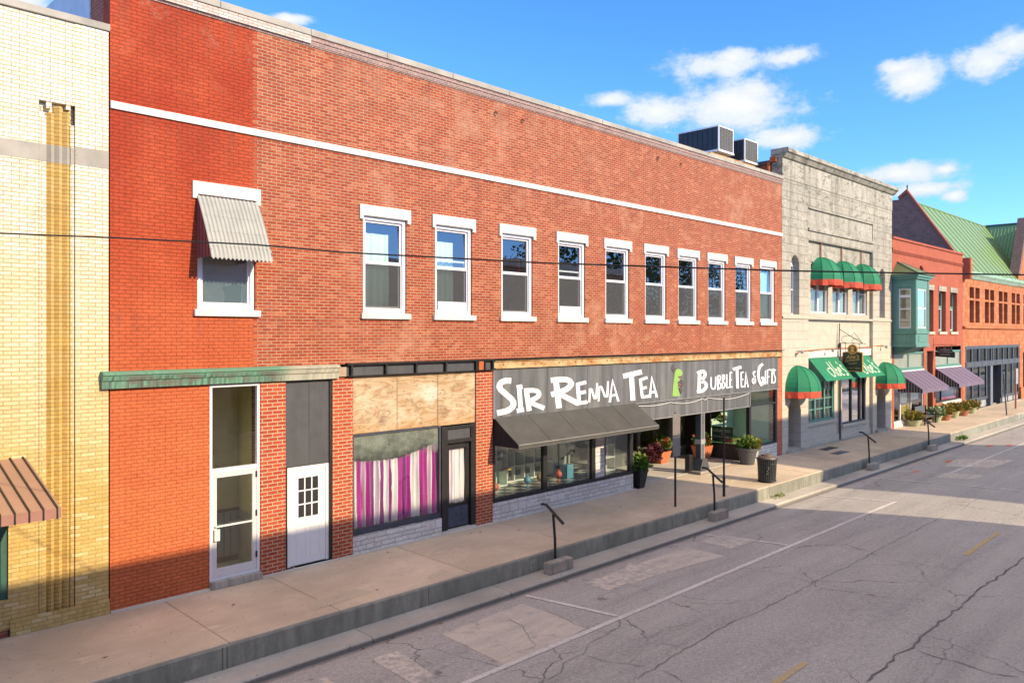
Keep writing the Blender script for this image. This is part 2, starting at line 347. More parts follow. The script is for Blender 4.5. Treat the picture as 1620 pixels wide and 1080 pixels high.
M['room_wall'] = plain('room_wall', (.34, .31, .24), .9)
M['room_cream'] = plain('room_cream', (.78, .73, .42), .85)
M['wainscot'] = plain('wainscot', (.52, .51, .42), .7)
M['roof_tar'] = plain('roof_tar', (.08, .08, .085), .95)
M['terracotta'] = plain('terracotta', (.56, .17, .07), .7)
M['pot_green'] = plain('pot_green', (.40, .42, .25), .7)
M['pot_brown'] = plain('pot_brown', (.36, .15, .08), .75)
M['pot_grey'] = plain('pot_grey', (.085, .085, .09), .6)
M['pot_black'] = plain('pot_black', (.02, .02, .02), .6)
M['soil'] = plain('soil', (.05, .03, .02), .95)
M['letter_white'] = plain('letter_white', (.86, .86, .88), .6, var=.02)
M['letter_gold'] = plain('letter_gold', (.65, .36, .07), .45, var=.1)
M['letter_cream'] = plain('letter_cream', (.62, .72, .56), .7, var=.2, scale=9)
M['board_black'] = plain('board_black', (.016, .022, .02), .4)
M['gold_disc'] = plain('gold_disc', (.62, .33, .06), .5)
M['emblem_green'] = plain('emblem_green', (.25, .45, .10), .6, var=.15, scale=6)
M['emblem_grey'] = plain('emblem_grey', (.09, .075, .075), .6, var=.3, scale=12)
M['emblem_red'] = plain('emblem_red', (.5, .14, .09), .6)
M['slate_blue'] = plain('slate_blue', (.055, .065, .085), .45, var=.2)
M['blue_door'] = plain('blue_door', (.05, .065, .10), .5, var=.45, scale=7)
M['lattice'] = plain('lattice', (.42, .45, .36), .6)
M['orange_paint'] = plain('orange_paint', (.62, .13, .05), .8, var=.3, scale=9)
M['screen_grey'] = None
def glassmat(name, tint=(.965, .985, .975), boost=1.0, rough=0.0, base=.02):
    m, nt, b = newmat(name); out = nt.nodes['Material Output']; nt.nodes.remove(b)
    tr = nd(nt, 'ShaderNodeBsdfTransparent', {0: tint}); gl = nd(nt, 'ShaderNodeBsdfGlossy', {'Color': (1, 1, 1), 'Roughness': rough})
    wv = nd(nt, 'ShaderNodeBump', {'Height': noise(nt, worldpos(nt), 1.3, 2), 'Strength': .05, 'Distance': .05}); nt.links.new(wv, gl.node.inputs['Normal'])
    fa = nd(nt, 'ShaderNodeLayerWeight', {'Blend': .5}, out=1)   # Schlick, the same from both sides of the pane
    f = mt(nt, 'ADD', mt(nt, 'MULTIPLY', mt(nt, 'ADD', .04, mt(nt, 'MULTIPLY', mt(nt, 'POWER', fa, 5.0), .96)), boost), base, clamp=True)
    nt.links.new(nd(nt, 'ShaderNodeMixShader', {0: f, 1: tr, 2: gl}), out.inputs['Surface']); return m
M['glass'] = glassmat('window_glass'); M['glass_up'] = glassmat('upstairs_glass', (.86, .93, .93), 2.2, 0, .07); M['glass_shop'] = glassmat('shop_glass', (.94, .98, .96), 1.0)
def sheer(name, col, opacity, rough=.9):
    m, nt, b = newmat(name); out = nt.nodes['Material Output']; setp(nt, b, col, rough, spec=.2)
    tr = nd(nt, 'ShaderNodeBsdfTransparent'); nt.links.new(nd(nt, 'ShaderNodeMixShader', {0: opacity, 1: tr, 2: b.outputs[0]}), out.inputs['Surface']); return m
M['screen_grey'] = sheer('insect_screen', (.105, .11, .115), .36)
M['curtain_sheer'] = plain('curtain_sheer', (.66, .80, .74), .9, var=.06)
def streaky(name, base, lo, hi, sx=7.0, sz=.35, seams=None, rough=.5):
    m, nt, b = newmat(name); x, y, z = sep(nt, worldpos(nt)); v = com(nt, mt(nt, 'MULTIPLY', mt(nt, 'ADD', x, y), sx), 0.0, mt(nt, 'MULTIPLY', z, sz))
    n = noise(nt, v, 1.0, 6, .7); n2 = noise(nt, worldpos(nt), 2.0, 4)
    c = mx(nt, mr(nt, n, .42, .70), lo, hi); c = mx(nt, mr(nt, n2, .35, .7, 0, .5), c, base)
    if seams:
        md = mt(nt, 'ABSOLUTE', mt(nt, 'SUBTRACT', mt(nt, 'MODULO', mt(nt, 'ADD', x, seams[1]), seams[0]), seams[0]/2)); c = mx(nt, mt(nt, 'LESS_THAN', md, .012), c, (.05, .05, .05))
    setp(nt, b, c, rough, spec=.4); return m
M['sign_metal'] = streaky('sign_metal', (.115, .12, .125), (.10, .105, .112), (.23, .235, .24), 3.2, .2, (1.83, .4))
M['copper_green'] = None
def copper():
    m, nt, b = newmat('copper_patina'); x, y, z = sep(nt, worldpos(nt)); v = com(nt, mt(nt, 'MULTIPLY', mt(nt, 'ADD', x, y), 14.0), 0.0, mt(nt, 'MULTIPLY', z, .9))
    n = noise(nt, v, 1.0, 6, .75); n2 = noise(nt, sc3(nt, worldpos(nt), (1.2, 1, 3)), 1.6, 4)
    g = mx(nt, mr(nt, n, .40, .62), (.055, .07, .055), (.13, .34, .22)); g = mx(nt, mr(nt, n2, .48, .60, 0, .85), g, (.12, .11, .09))
    g = mx(nt, mr(nt, z, 4.24, 4.30, 0, .6), g, (.12, .31, .20))
    pale = mx(nt, mr(nt, n, .38, .65), (.26, .28, .23), (.50, .46, .34))
    setp(nt, b, mx(nt, mr(nt, mt(nt, 'ADD', x, mt(nt, 'MULTIPLY', n2, .6)), 8.75, 9.15), g, pale), .65); return m
M['copper_green'] = copper()
M['copper_mint'] = plain('copper_mint', (.36, .58, .46), .6, var=.35, scale=4)
def rust():
    m, nt, b = newmat('rusty_cream_beam'); wp = worldpos(nt)
    n = noise(nt, sc3(nt, wp, (1, 1, 2)), 1.4, 7, .72); n2 = noise(nt, sc3(nt, wp, (3, 3, 1)), 3.0, 6, .7)
    c = mx(nt, mr(nt, n, .42, .60), (.50, .40, .22), (.36, .15, .04)); c = mx(nt, mr(nt, n2, .56, .70, 0, .85), c, (.20, .065, .02))
    setp(nt, b, c, .85, bump(nt, n2, .3, .01)); return m
M['rust'] = rust()
M['rust_plain'] = plain('rust_plain', (.42, .11, .03), .9, var=.4, scale=8)
def plywood():
    m, nt, b = newmat('plywood'); x, y, z = sep(nt, worldpos(nt))
    sh = mt(nt, 'FLOOR', mt(nt, 'DIVIDE', mt(nt, 'SUBTRACT', x, 10.41), 1.268))
    v = com(nt, mt(nt, 'MULTIPLY', x, .42), mt(nt, 'MULTIPLY', sh, 7.3), mt(nt, 'MULTIPLY', z, 2.0))
    d = noise(nt, v, 1.1, 3, .45, dist=.5); wv = mt(nt, 'SINE', mt(nt, 'MULTIPLY', d, 80.0)); g = noise(nt, sc3(nt, com(nt, x, sh, z), (1.8, 1, 50)), 1.0, 4)
    c = mx(nt, mr(nt, wv, -.2, 1, 0, .8), (.50, .385, .24), (.36, .215, .095)); c = mx(nt, mr(nt, g, .42, .75, 0, .6), c, (.30, .17, .07))
    st = noise(nt, sc3(nt, com(nt, x, 0.0, z), (.9, 1, 2.0)), 1.1, 6, .72); c = mx(nt, mr(nt, st, .48, .66, 0, .8), c, (.62, .53, .39)); st2 = noise(nt, com(nt, mt(nt, 'MULTIPLY', x, .9), 3.0, z), 2.4, 5, .7); c = mx(nt, mr(nt, st2, .56, .72, 0, .65), c, (.13, .075, .04))
    c = mx(nt, mr(nt, mt(nt, 'ADD', z, mt(nt, 'MULTIPLY', st, .5)), 3.25, 2.95, 0, .55), c, (.44, .23, .08))
    # torn pale patch where a bill was peeled away
    r_ = mt(nt, 'ADD', mt(nt, 'POWER', mt(nt, 'DIVIDE', mt(nt, 'SUBTRACT', x, 12.72), .26), 2.0), mt(nt, 'POWER', mt(nt, 'DIVIDE', mt(nt, 'SUBTRACT', z, 3.55), .20), 2.0))
    c = mx(nt, mr(nt, mt(nt, 'ADD', r_, mt(nt, 'MULTIPLY', mt(nt, 'SUBTRACT', st2, .5), 5.0)), 1.6, .2, 0, .6), c, (.66, .60, .50))
    seam = mt(nt, 'ABSOLUTE', mt(nt, 'SUBTRACT', mt(nt, 'MODULO', mt(nt, 'SUBTRACT', x, 10.41), 1.268), .634)); nail = nd(nt, 'ShaderNodeTexVoronoi', {'Vector': com(nt, mt(nt, 'MULTIPLY', x, 3.0), mt(nt, 'MULTIPLY', z, 5.0)), 'Scale': 1.0}, voronoi_dimensions='2D')
    c = mx(nt, mt(nt, 'MULTIPLY', mr(nt, seam, .58, .634, 0, .55), mr(nt, g, .3, .6)), c, (.18, .10, .05)); c = mx(nt, mr(nt, nail, .05, .08, .7, 0), c, (.10, .06, .035))
    setp(nt, b, c, .8, bump(nt, wv, .08, .003)); return m
M['plywood'] = plywood()
def curtain_mat(name, cols, period):
    m, nt, b = newmat(name); x, y, z = sep(nt, worldpos(nt)); u = mt(nt, 'ADD', x, mt(nt, 'MULTIPLY', noise(nt, com(nt, mt(nt, 'MULTIPLY', x, 4.0), 0.0, mt(nt, 'MULTIPLY', z, .7)), 1.0, 3), .16))
    r = nt.nodes.new('ShaderNodeValToRGB'); r.color_ramp.interpolation = 'CONSTANT'; cr = r.color_ramp
    while len(cr.elements) < len(cols): cr.elements.new(.5)
    for e, (p, c) in zip(cr.elements, cols): e.position = p; e.color = (*c, 1)
    nt.links.new(mr(nt, u, period[0], period[1]), r.inputs[0])
    setp(nt, b, r.outputs[0], .85, spec=.2); return m
MG, WH, PU, LV = (.50, .03, .34), (.80, .76, .78), (.30, .05, .28), (.62, .50, .62)
M['curtain_magenta'] = curtain_mat('curtain_magenta', [(0, MG), (.06, WH), (.12, MG), (.17, LV), (.20, MG), (.25, PU), (.28, WH), (.31, LV), (.34, WH), (.375, PU), (.395, WH), (.43, LV), (.46, PU), (.475, WH), (.55, LV), (.57, MG), (.60, PU), (.66, MG), (.70, WH), (.79, MG), (.91, WH), (.95, MG)], (10.40, 13.06))
M['curtain_white'] = curtain_mat('curtain_white', [(0, WH), (.2, LV), (.28, WH), (.45, (.55, .42, .58)), (.5, WH), (.7, LV), (.76, WH), (.9, LV)], (13.1, 14.15))
def green_roof(name, c, c2):
    m, nt, b = newmat(name); n = noise(nt, sc3(nt, worldpos(nt), (.6, .2, .2)), 1.5, 4); setp(nt, b, mx(nt, n, c, c2), .45, spec=.4); return m
M['roof_green'] = green_roof('roof_green', (.175, .28, .105), (.22, .335, .135)); 
def asphalt():
    m, nt, b = newmat('asphalt'); wp = worldpos(nt); x, y, z = sep(nt, wp)
    sp = noise(nt, wp, 55, 3, .8); sp2 = noise(nt, wp, 17, 4, .7); big = noise(nt, sc3(nt, wp, (.5, 1.2, 1)), .55, 5, .6); st = noise(nt, sc3(nt, wp, (.12, 1.6, 1)), 1.0, 5, .6)
    c = mx(nt, mr(nt, big, .3, .7), (.355, .34, .328), (.435, .415, .40))
    c = mx(nt, mr(nt, st, .5, .72, 0, .45), c, (.26, .245, .24))
    c = mx(nt, mr(nt, y, -4.1, -3.4, 0, .45), c, (.46, .40, .365))
    c = nd(nt, 'ShaderNodeVectorMath', {0: c, 'Scale': mr(nt, sp, .32, .68, .62, 1.38)}, operation='SCALE'); c = nd(nt, 'ShaderNodeVectorMath', {0: c, 'Scale': mr(nt, sp2, .3, .7, .78, 1.22)}, operation='SCALE')
    ol = mt(nt, 'MULTIPLY', mr(nt, noise(nt, wp, 1.5, 5, .7), .62, .70, 0, .7), mr(nt, y, -6.2, -5.4, 0, 1)); c = mx(nt, ol, c, (.11, .10, .10))
    tr_ = mt(nt, 'MULTIPLY', mr(nt, noise(nt, sc3(nt, wp, (.05, 1.1, 1)), 1.0, 4, .6), .52, .66, 0, .35), 1.0); c = mx(nt, tr_, c, (.50, .475, .45))
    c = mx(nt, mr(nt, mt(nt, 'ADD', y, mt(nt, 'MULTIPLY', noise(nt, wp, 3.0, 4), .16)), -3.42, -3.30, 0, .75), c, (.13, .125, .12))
    # hairline crazing
    dv_ = nd(nt, 'ShaderNodeVectorMath', {0: wp, 1: sc3(nt, nd(nt, 'ShaderNodeTexNoise', {'Vector': wp, 'Scale': 2.5, 'Detail': 5.0}, out=1), (.5, .5, 0))}, operation='ADD')
    vo = nd(nt, 'ShaderNodeTexVoronoi', {'Vector': dv_, 'Scale': .55}, feature='DISTANCE_TO_EDGE', voronoi_dimensions='2D')
    ck = mt(nt, 'MULTIPLY', mr(nt, vo, .004, .012, 1, 0), mr(nt, noise(nt, wp, .28, 3), .5, .62, 0, .75))
    c = mx(nt, ck, c, (.045, .04, .04))
    setp(nt, b, c, .9, bump(nt, mt(nt, 'ADD', sp, mt(nt, 'MULTIPLY', ck, -2.0)), .35, .006), spec=.25); return m
M['asphalt'] = asphalt()
def worn(name, col, amount, under=(.36, .34, .33), scale=5.0):
    m, nt, b = newmat(name); wp = worldpos(nt); n = noise(nt, wp, scale, 6, .75); s = noise(nt, wp, 55, 3, .8); n3 = noise(nt, sc3(nt, wp, (.6, 2.2, 1)), 1.2, 5, .7)
    f = mt(nt, 'MULTIPLY', mr(nt, n, .60-amount*.4, .75-amount*.3, 1, 0), mr(nt, n3, .35, .7, 1, .35))
    c = mx(nt, f, under, col); c = nd(nt, 'ShaderNodeVectorMath', {0: c, 'Scale': mr(nt, s, .32, .68, .76, 1.24)}, operation='SCALE')
    setp(nt, b, c, .9, bump(nt, s, .3, .006), spec=.25); return m
M['line_white'] = worn('line_white', (.74, .70, .68), .15, scale=9); M['line_yellow'] = worn('line_yellow', (.62, .42, .12), .3, scale=9)
M['road_patch'] = worn('road_patch', (.60, .54, .47), .2, scale=3)
M['line_faded'] = worn('line_faded', (.72, .65, .56), .45, scale=6)
M['crack'] = plain('crack_filler', (.15, .14, .137), .9, var=.3)
def concrete(name, c1, c2, grime=(.30, .25, .20), wallish=False, rnd_amt=.10, foot=None):
    m, nt, b = newmat(name); wp = worldpos(nt); x, y, z = sep(nt, wp)
    n = noise(nt, wp, .8, 6, .62); sp = noise(nt, wp, 70, 3, .8); md = noise(nt, wp, 6, 5, .7)
    c = mx(nt, mr(nt, n, .32, .68), c1, c2)
    c = mx(nt, mr(nt, noise(nt, sc3(nt, wp, (1, 1.6, 1)), .33, 5, .65), .40, .64, 0, .75), c, tuple(q*.74 for q in c1)); c = mx(nt, mr(nt, noise(nt, sc3(nt, wp, (1, 2.2, 1)), .9, 6, .75), .60, .70, 0, .5), c, tuple(min(1, q*1.32) for q in c2))
    spot = nd(nt, 'ShaderNodeTexVoronoi', {'Vector': wp, 'Scale': 1.7}, voronoi_dimensions='2D'); c = mx(nt, mr(nt, spot, .018, .03, .7, 0), c, (.07, .06, .055))
    ri = nd(nt, 'ShaderNodeObjectInfo', out=5); c = nd(nt, 'ShaderNodeVectorMath', {0: c, 'Scale': mr(nt, ri, 0, 1, 1-rnd_amt, 1+rnd_amt)}, operation='SCALE')
    c = mx(nt, mr(nt, md, .55, .75, 0, .4), c, grime)
    if wallish:
        s = noise(nt, com(nt, mt(nt, 'MULTIPLY', x, 3.2), 0.0, mt(nt, 'MULTIPLY', z, .8)), 1.0, 6, .7); c = mx(nt, mr(nt, s, .42, .66, 0, .8), c, (.17, .17, .145)); s2 = noise(nt, wp, 2.2, 6, .75); c = mx(nt, mr(nt, s2, .58, .72, 0, .5), c, (.55, .52, .44))
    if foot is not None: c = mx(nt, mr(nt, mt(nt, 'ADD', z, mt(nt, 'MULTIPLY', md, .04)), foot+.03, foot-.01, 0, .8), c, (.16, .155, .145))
    c = nd(nt, 'ShaderNodeVectorMath', {0: c, 'Scale': mr(nt, sp, .3, .7, .80, 1.20)}, operation='SCALE')
    setp(nt, b, c, .88, bump(nt, mt(nt, 'ADD', sp, mt(nt, 'MULTIPLY', md, 1.5)), .25, .006), spec=.25); return m
M['sidewalk'] = concrete('sidewalk_concrete', (.58, .47, .345), (.66, .54, .405), (.46, .355, .26)); M['kerb'] = concrete('kerb_concrete', (.28, .285, .24), (.37, .365, .305), (.17, .175, .15), True)
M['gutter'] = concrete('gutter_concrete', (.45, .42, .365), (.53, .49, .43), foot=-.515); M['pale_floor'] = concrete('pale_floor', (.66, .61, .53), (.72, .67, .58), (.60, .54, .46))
M['block'] = concrete('step_block', (.42, .38, .32), (.5, .45, .38), (.22, .19, .16), True)
def leafmat(name, a, b_, c3=None, p=.75):
    m, nt, b = newmat(name); r = nd(nt, 'ShaderNodeNewGeometry', out=8); c = mx(nt, r, a, b_)
    if c3: c = mx(nt, mt(nt, 'GREATER_THAN', nd(nt, 'ShaderNodeMath', {0: mt(nt, 'MULTIPLY', r, 7.13)}, operation='FRACT'), p), c, c3)
    setp(nt, b, c, .6, spec=.3); return m
M['leaf_tree'] = leafmat('leaf_tree', (.035, .075, .02), (.075, .12, .03)); M['leaf_green'] = leafmat('leaf_green', (.05, .13, .02), (.14, .24, .04)); M['leaf_gold'] = leafmat('leaf_gold', (.26, .19, .03), (.42, .25, .05), (.10, .17, .03), .7)
M['leaf_red'] = leafmat('leaf_red', (.06, .14, .03), (.16, .24, .05), (.48, .06, .04), .80); M['leaf_purple'] = leafmat('leaf_purple', (.055, .015, .03), (.10, .022, .04), (.20, .05, .09), .75)
M['leaf_lime'] = leafmat('leaf_lime', (.13, .19, .03), (.26, .31, .06), (.36, .20, .05), .85); M['leaf_white'] = leafmat('leaf_white', (.07, .18, .04), (.12, .26, .05), (.75, .75, .7), .7)
def checker():
    m, nt, b = newmat('checker_floor'); c = nd(nt, 'ShaderNodeTexChecker', {'Vector': worldpos(nt), 'Color1': (.62, .60, .52), 'Color2': (.06, .06, .06), 'Scale': 3.2}); setp(nt, b, c, .3); return m
M['checker'] = checker()
M['shelf_white'] = plain('shelf_white', (.82, .84, .80), .5, var=.05)
M['plum_canvas'] = streaky('plum_canvas', (.17, .13, .19), (.15, .115, .17), (.21, .17, .235), 3.0, .3, rough=.8)
M['stripe'] = None
def stripes():
    m, nt, b = newmat('striped_canvas'); x, y, z = sep(nt, worldpos(nt)); q = mt(nt, 'GREATER_THAN', mt(nt, 'FRACT', mt(nt, 'MULTIPLY', y, 7.0)), .55); setp(nt, b, mx(nt, q, (.02, .02, .02), (.20, .19, .20)), .85); return m
M['stripe'] = stripes()
M['poster_blue'] = plain('poster_blue', (.16, .20, .42), .5, var=.5, scale=6); M['poster_pink'] = plain('poster_pink', (.62, .10, .20), .5, var=.2)
def grime():
    m, nt, b = newmat('grimy_film'); out = nt.nodes['Material Output']; x, y, z = sep(nt, worldpos(nt)); setp(nt, b, (.40, .43, .38), .9, spec=.2)
    n = noise(nt, sc3(nt, worldpos(nt), (1.2, 1, 2)), 1.5, 5, .7); n2 = noise(nt, sc3(nt, worldpos(nt), (8, 1, .5)), 1.0, 4)
    o = mt(nt, 'ADD', mt(nt, 'MULTIPLY', mr(nt, mt(nt, 'ADD', z, mt(nt, 'MULTIPLY', n, .35)), 2.2, 2.6), mr(nt, n, .35, .65, .15, .55)), mt(nt, 'MULTIPLY', mr(nt, n2, .5, .75), .10))
    edge = mt(nt, 'MULTIPLY', mr(nt, mt(nt, 'ADD', x, mt(nt, 'MULTIPLY', n, .3)), 10.75, 10.5, 0, .45), 1.0)
    nt.links.new(nd(nt, 'ShaderNodeMixShader', {0: mt(nt, 'MAXIMUM', o, edge), 1: nd(nt, 'ShaderNodeBsdfTransparent'), 2: b.outputs[0]}), out.inputs['Surface']); return m
M['haze_glass'] = grime()
# ------------------------------------------------------------------ ground, road, kerbs, pavements
def road_z(y):
    u = abs(y+9.6)/6.3
    return -.33-.27*u**1.6 if u < 1 else -.6
g = MB(); g.quad((-1500,-1500,-1.0), (1500,-1500,-1.0), (1500,1500,-1.0), (-1500,1500,-1.0)); struct('ground', g, M['gutter'])
g = MB(); ys = [-15.9+i*.4846 for i in range(27)]
xs = [-60, -20, 0, 10, 20, 30, 40, 60, 90, 140, 260]
for i in range(len(xs)-1):
    for j in range(26): g.quad((xs[i],ys[j],road_z(ys[j])), (xs[i+1],ys[j],road_z(ys[j])), (xs[i+1],ys[j+1],road_z(ys[j+1])), (xs[i],ys[j+1],road_z(ys[j+1])))
struct('road', g, M['asphalt'], smooth=True)
def on_road(poly, dz):  # flat sheet following the crown, cut in y-steps by a fan of small quads
    return [(x, y, road_z(y)+dz) for x, y in poly]
def road_strip(mb, pts, wd, dz, jag=0.0, taper=False):
    P = []
    for (x0, y0), (x1, y1) in zip(pts, pts[1:]):
        n = max(1, int(math.hypot(x1-x0, y1-y0)/.16))
        for k in range(n): P.append(Vector((x0+(x1-x0)*k/n, y0+(y1-y0)*k/n)))
    P.append(Vector(pts[-1]))
    if jag:
        P = [P[0]] + [p+Vector((rnd.uniform(-jag, jag), rnd.uniform(-jag, jag))) for p in P[1:-1]] + [P[-1]]
    L = []; Q = []
    for i, p in enumerate(P):
        d = (P[min(i+1, len(P)-1)]-P[max(i-1, 0)]).normalized(); q = Vector((-d.y, d.x))*wd/2*(rnd.uniform(.35, 1.25) if jag else 1)
        if taper and i in (0, len(P)-1): q *= .1
        L.append(p+q); Q.append(p-q)
    for i in range(len(P)-1):
        mb.add(on_road([L[i], Q[i], Q[i+1], L[i+1]], dz), [(0,1,2,3)])
def road_poly(mb, poly, dz, cell=.45):
    # clip the outline into bands across the crown
    y0 = min(p[1] for p in poly); y1 = max(p[1] for p in poly); n = max(1, int((y1-y0)/cell))
    def clip(pl, yc, keep_above):
        o = []
        for i in range(len(pl)):
            a, b = pl[i], pl[(i+1) % len(pl)]; ia = (a[1] >= yc) == keep_above; ib = (b[1] >= yc) == keep_above
            if ia: o.append(a)
            if ia != ib: t = (yc-a[1])/(b[1]-a[1]); o.append((a[0]+(b[0]-a[0])*t, yc))
        return o
    for k in range(n):
        pl = poly
        if k > 0: pl = clip(pl, y0+(y1-y0)*k/n, True)
        if k < n-1: pl = clip(pl, y0+(y1-y0)*(k+1)/n, False)
        if len(pl) >= 3: mb.add(on_road(pl, dz), [tuple(range(len(pl)))])
CRACKS = [(0.03,[(10.22,-7.91),(10.81,-7.93),(11.85,-7.85),(13.29,-7.77),(14.64,-7.85),(15.86,-7.85),(16.98,-7.84),(18.81,-7.9),(20.54,-7.88),(23.83,-7.87),(26.37,-7.89)]),(0.075,[(12.65,-10.57),(13.48,-10.58),(14.13,-10.55),(14.59,-10.63),(15.51,-10.54),(16.22,-10.58),(17.35,-10.6),(18.2,-10.55),(18.99,-10.57),(20.1,-10.63),(21.03,-10.65),(22.41,-10.65)]),(0.045,[(14.56,-10.68),(14.46,-11.05),(14.52,-11.54),(14.45,-11.84),(14.66,-12.2)]),(0.022,[(16.98,-7.84),(17.0,-8.62),(17.02,-9.39),(17.27,-9.96),(17.35,-10.6),(17.59,-11.17),(17.65,-11.64)]),(0.022,[(17.09,-6.24),(17.19,-7.2),(16.84,-7.96)]),(0.02,[(19.77,-8.04),(19.92,-8.87),(20.05,-9.87),(20.26,-10.54)]),(0.025,[(19.84,-6.14),(20.39,-6.66),(20.45,-7.26),(20.54,-7.88)]),(0.022,[(14.08,-6.44),(14.27,-6.94),(14.94,-7.38)]),(0.02,[(11.59,-6.92),(12.01,-7.04),(12.61,-7.06),(13.38,-7.36)]),(0.03,[(10.79,-7.97),(10.75,-8.36),(10.64,-8.58)]),(0.02,[(22.97,-7.0),(23.99,-7.04),(25.44,-6.96),(26.09,-7.23)]),(0.02,[(23.87,-7.92),(24.03,-8.79),(23.94,-9.68),(24.03,-10.32)]),(0.025,[(20.48,-10.63),(20.76,-11.0)]),(0.02,[(21.16,-6.79),(22.18,-6.71)]),(0.022,[(31.87,-7.82),(34.11,-7.76),(35.65,-7.91)]),(0.02,[(26.96,-8.06),(28.56,-7.91),(30.66,-7.96)]),(0.03,[(12.38,-6.01),(11.96,-6.34),(11.08,-6.42),(10.54,-6.65),(10.02,-6.68),(9.68,-6.88),(9.21,-6.89)]),(0.025,[(10.54,-6.65),(10.54,-7.06),(10.65,-7.5),(10.81,-7.9)]),(0.02,[(10.65,-7.5),(11.13,-7.35)]),(0.02,[(11.56,-6.04),(11.61,-6.6),(11.66,-7.12),(11.83,-7.5),(11.85,-7.86),(12.14,-7.86)]),(0.022,[(11.09,-4.32),(10.95,-4.83),(10.69,-5.25),(10.4,-5.58),(10.35,-5.8),(9.94,-5.74),(9.38,-5.73)]),(0.018,[(8.63,-4.61),(8.6,-5.01),(8.86,-5.07)]),(0.018,[(8.37,-5.29),(8.39,-5.61),(8.47,-5.86)]),(0.02,[(12.03,-4.32),(11.65,-5.52),(11.56,-6.04)]),(0.015,[(10.14,-4.2),(10.56,-4.08),(11.0,-4.2)]),(0.02,[(10.02,-6.68),(9.95,-6.43),(9.48,-6.34)])]
PATCHES = [[(9.7,-3.94),(11.98,-3.84),(11.65,-5.85),(10.39,-6.04),(9.32,-6.07)],[(13.97,-3.87),(14.72,-3.89),(14.67,-4.69),(13.8,-4.7)],[(14.79,-3.88),(16.01,-3.93),(15.79,-4.88),(14.62,-4.73)],[(15.49,-3.88),(16.07,-3.6),(16.04,-3.81),(15.92,-4.83),(14.51,-4.81),(14.74,-3.88)],[(16.1,-3.87),(18.15,-3.92),(17.89,-5.19),(15.92,-4.89)],[(18.93,-3.81),(20.08,-3.88),(19.89,-5.0),(18.66,-4.93)],[(8.1,-3.92),(8.65,-3.99),(8.31,-5.36),(7.87,-5.42)],[(36.57,-4.84),(39.35,-4.54),(39.8,-6.69),(36.8,-6.49)],[(33.32,-5.43),(34.45,-5.45),(34.87,-6.78),(33.36,-6.67)],[(6.99,-4.0),(7.15,-4.02),(7.09,-4.45),(6.85,-4.43)]]
g = MB()
for p in PATCHES[:1]+PATCHES[3:5]: road_poly(g, p, .004)
struct('road_patch', g, M['road_patch'])
g = MB()
for p in PATCHES[1:3]+PATCHES[5:]: road_poly(g, p, .004)
struct('road_faded_paint', g, M['line_faded'])
g = MB(); road_strip(g, [(-4, -6.02), (27.4, -6.0)], .13, .008); road_strip(g, [(34, -5.6), (60, -5.6)], .12, .008)
for x in (-2.2, 5.13, 12.45, 19.77, 27.27, 34.4, 41.9, 49.2): road_strip(g, [(x, -3.5), (x+(.05 if x < 30 else .2), -5.9)], .11, .009)
road_strip(g, [(32.1, -3.5), (31.7, -9.0), (31.6, -15.5)], .12, .009)
struct('road_marking', g, M['line_white'])
g = MB()
for k in range(-3, 9): road_strip(g, [(9.5+k*12.05, -9.6), (12.65+k*12.05, -9.6)], .12, .006)
struct('road_centre_line', g, M['line_yellow'])
g = MB()
for x, y in ((34.5, -4.35), (38.2, -4.55), (45, -4.5), (45.6, -5.2)): road_poly(g, [(x+.45*math.cos(a)*rnd.uniform(.6, 1.2), y+.13*math.sin(a)*rnd.uniform(.6, 1.3)) for a in [k*.63 for k in range(10)]], .006)
struct('road_survey_paint', g, M['orange_paint'])
g = MB()
for wd, pts in CRACKS: road_strip(g, pts, wd*.48, .012, jag=.035, taper=True)
struct('road_crack', g, M['crack'])
# pavement slabs, raised on a half-metre kerb wall
JX = [-30, -20, -12, -6, -.6, 2.7, 6.15, 8.3, 11.6, 15.0, 18.4, 21.7, 25.25, 28.6, 32.0, 35.4, 38.8, 42.2, 45.6, 49, 53, 57, 62, 67, 72, 78, 90, 110, 140]
for i in range(len(JX)-1):
    a, b = JX[i]+.006, JX[i+1]-.006; g = MB(); dz = rnd.uniform(-.002, .002)
    g.prism([(-2.7, -.065+dz), (.34 if 21 < a < 29 else .0, .0+dz*.3), (.34 if 21 < a < 29 else .0, -.9), (-2.655, -.9), (-2.69, -.12+dz)], 'x', a, b)
    struct('sidewalk', g, M['sidewalk'] , bevel=.02)
KX = [-30, -18, -9, -2, 6.1, 10.4, 13.4, 17.45, 21.6, 25.2, 29.3, 33.8, 38.2, 42.6, 47, 52, 58, 64, 72, 80, 95, 140]
for i in range(len(KX)-1):
    g = MB(); o = rnd.uniform(-.012, .012); g.prism([(-2.68, -.085), (-2.66, -.075), (-2.66, -.9), (-2.72+o, -.9), (-2.72+o, -.12)], 'x', KX[i]+.008, KX[i+1]-.008); struct('kerb_wall', g, M['kerb'])
GX = [-30, -18, -9, -1, 4.5, 8.6, 12.2, 16.5, 20.3, 24.1, 28, 32, 36, 40, 44, 48, 54, 62, 72, 85, 140]
for i in range(len(GX)-1):
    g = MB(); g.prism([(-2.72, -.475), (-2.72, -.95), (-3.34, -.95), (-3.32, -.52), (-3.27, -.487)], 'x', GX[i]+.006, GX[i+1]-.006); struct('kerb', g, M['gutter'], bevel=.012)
g = MB(); g.box(-60, 140, -.006, .05, -.3, .045); g.v = [(x, y-.05 if y < 0 else y, z) for x, y, z in g.v]; struct('wall_footing', MB().box(5.2, 21.3, -.06, -.002, -.2, .03), M['pale_floor'])
g = MB(); g.box(21.2, 29.2, .345, 3.2, -.3, .012); struct('entry_floor', g, M['pale_floor'])
g = MB(); g.box(-60, 140, -19.45, -15.95, -.9, -.3); struct('far_sidewalk', g, M['sidewalk'])
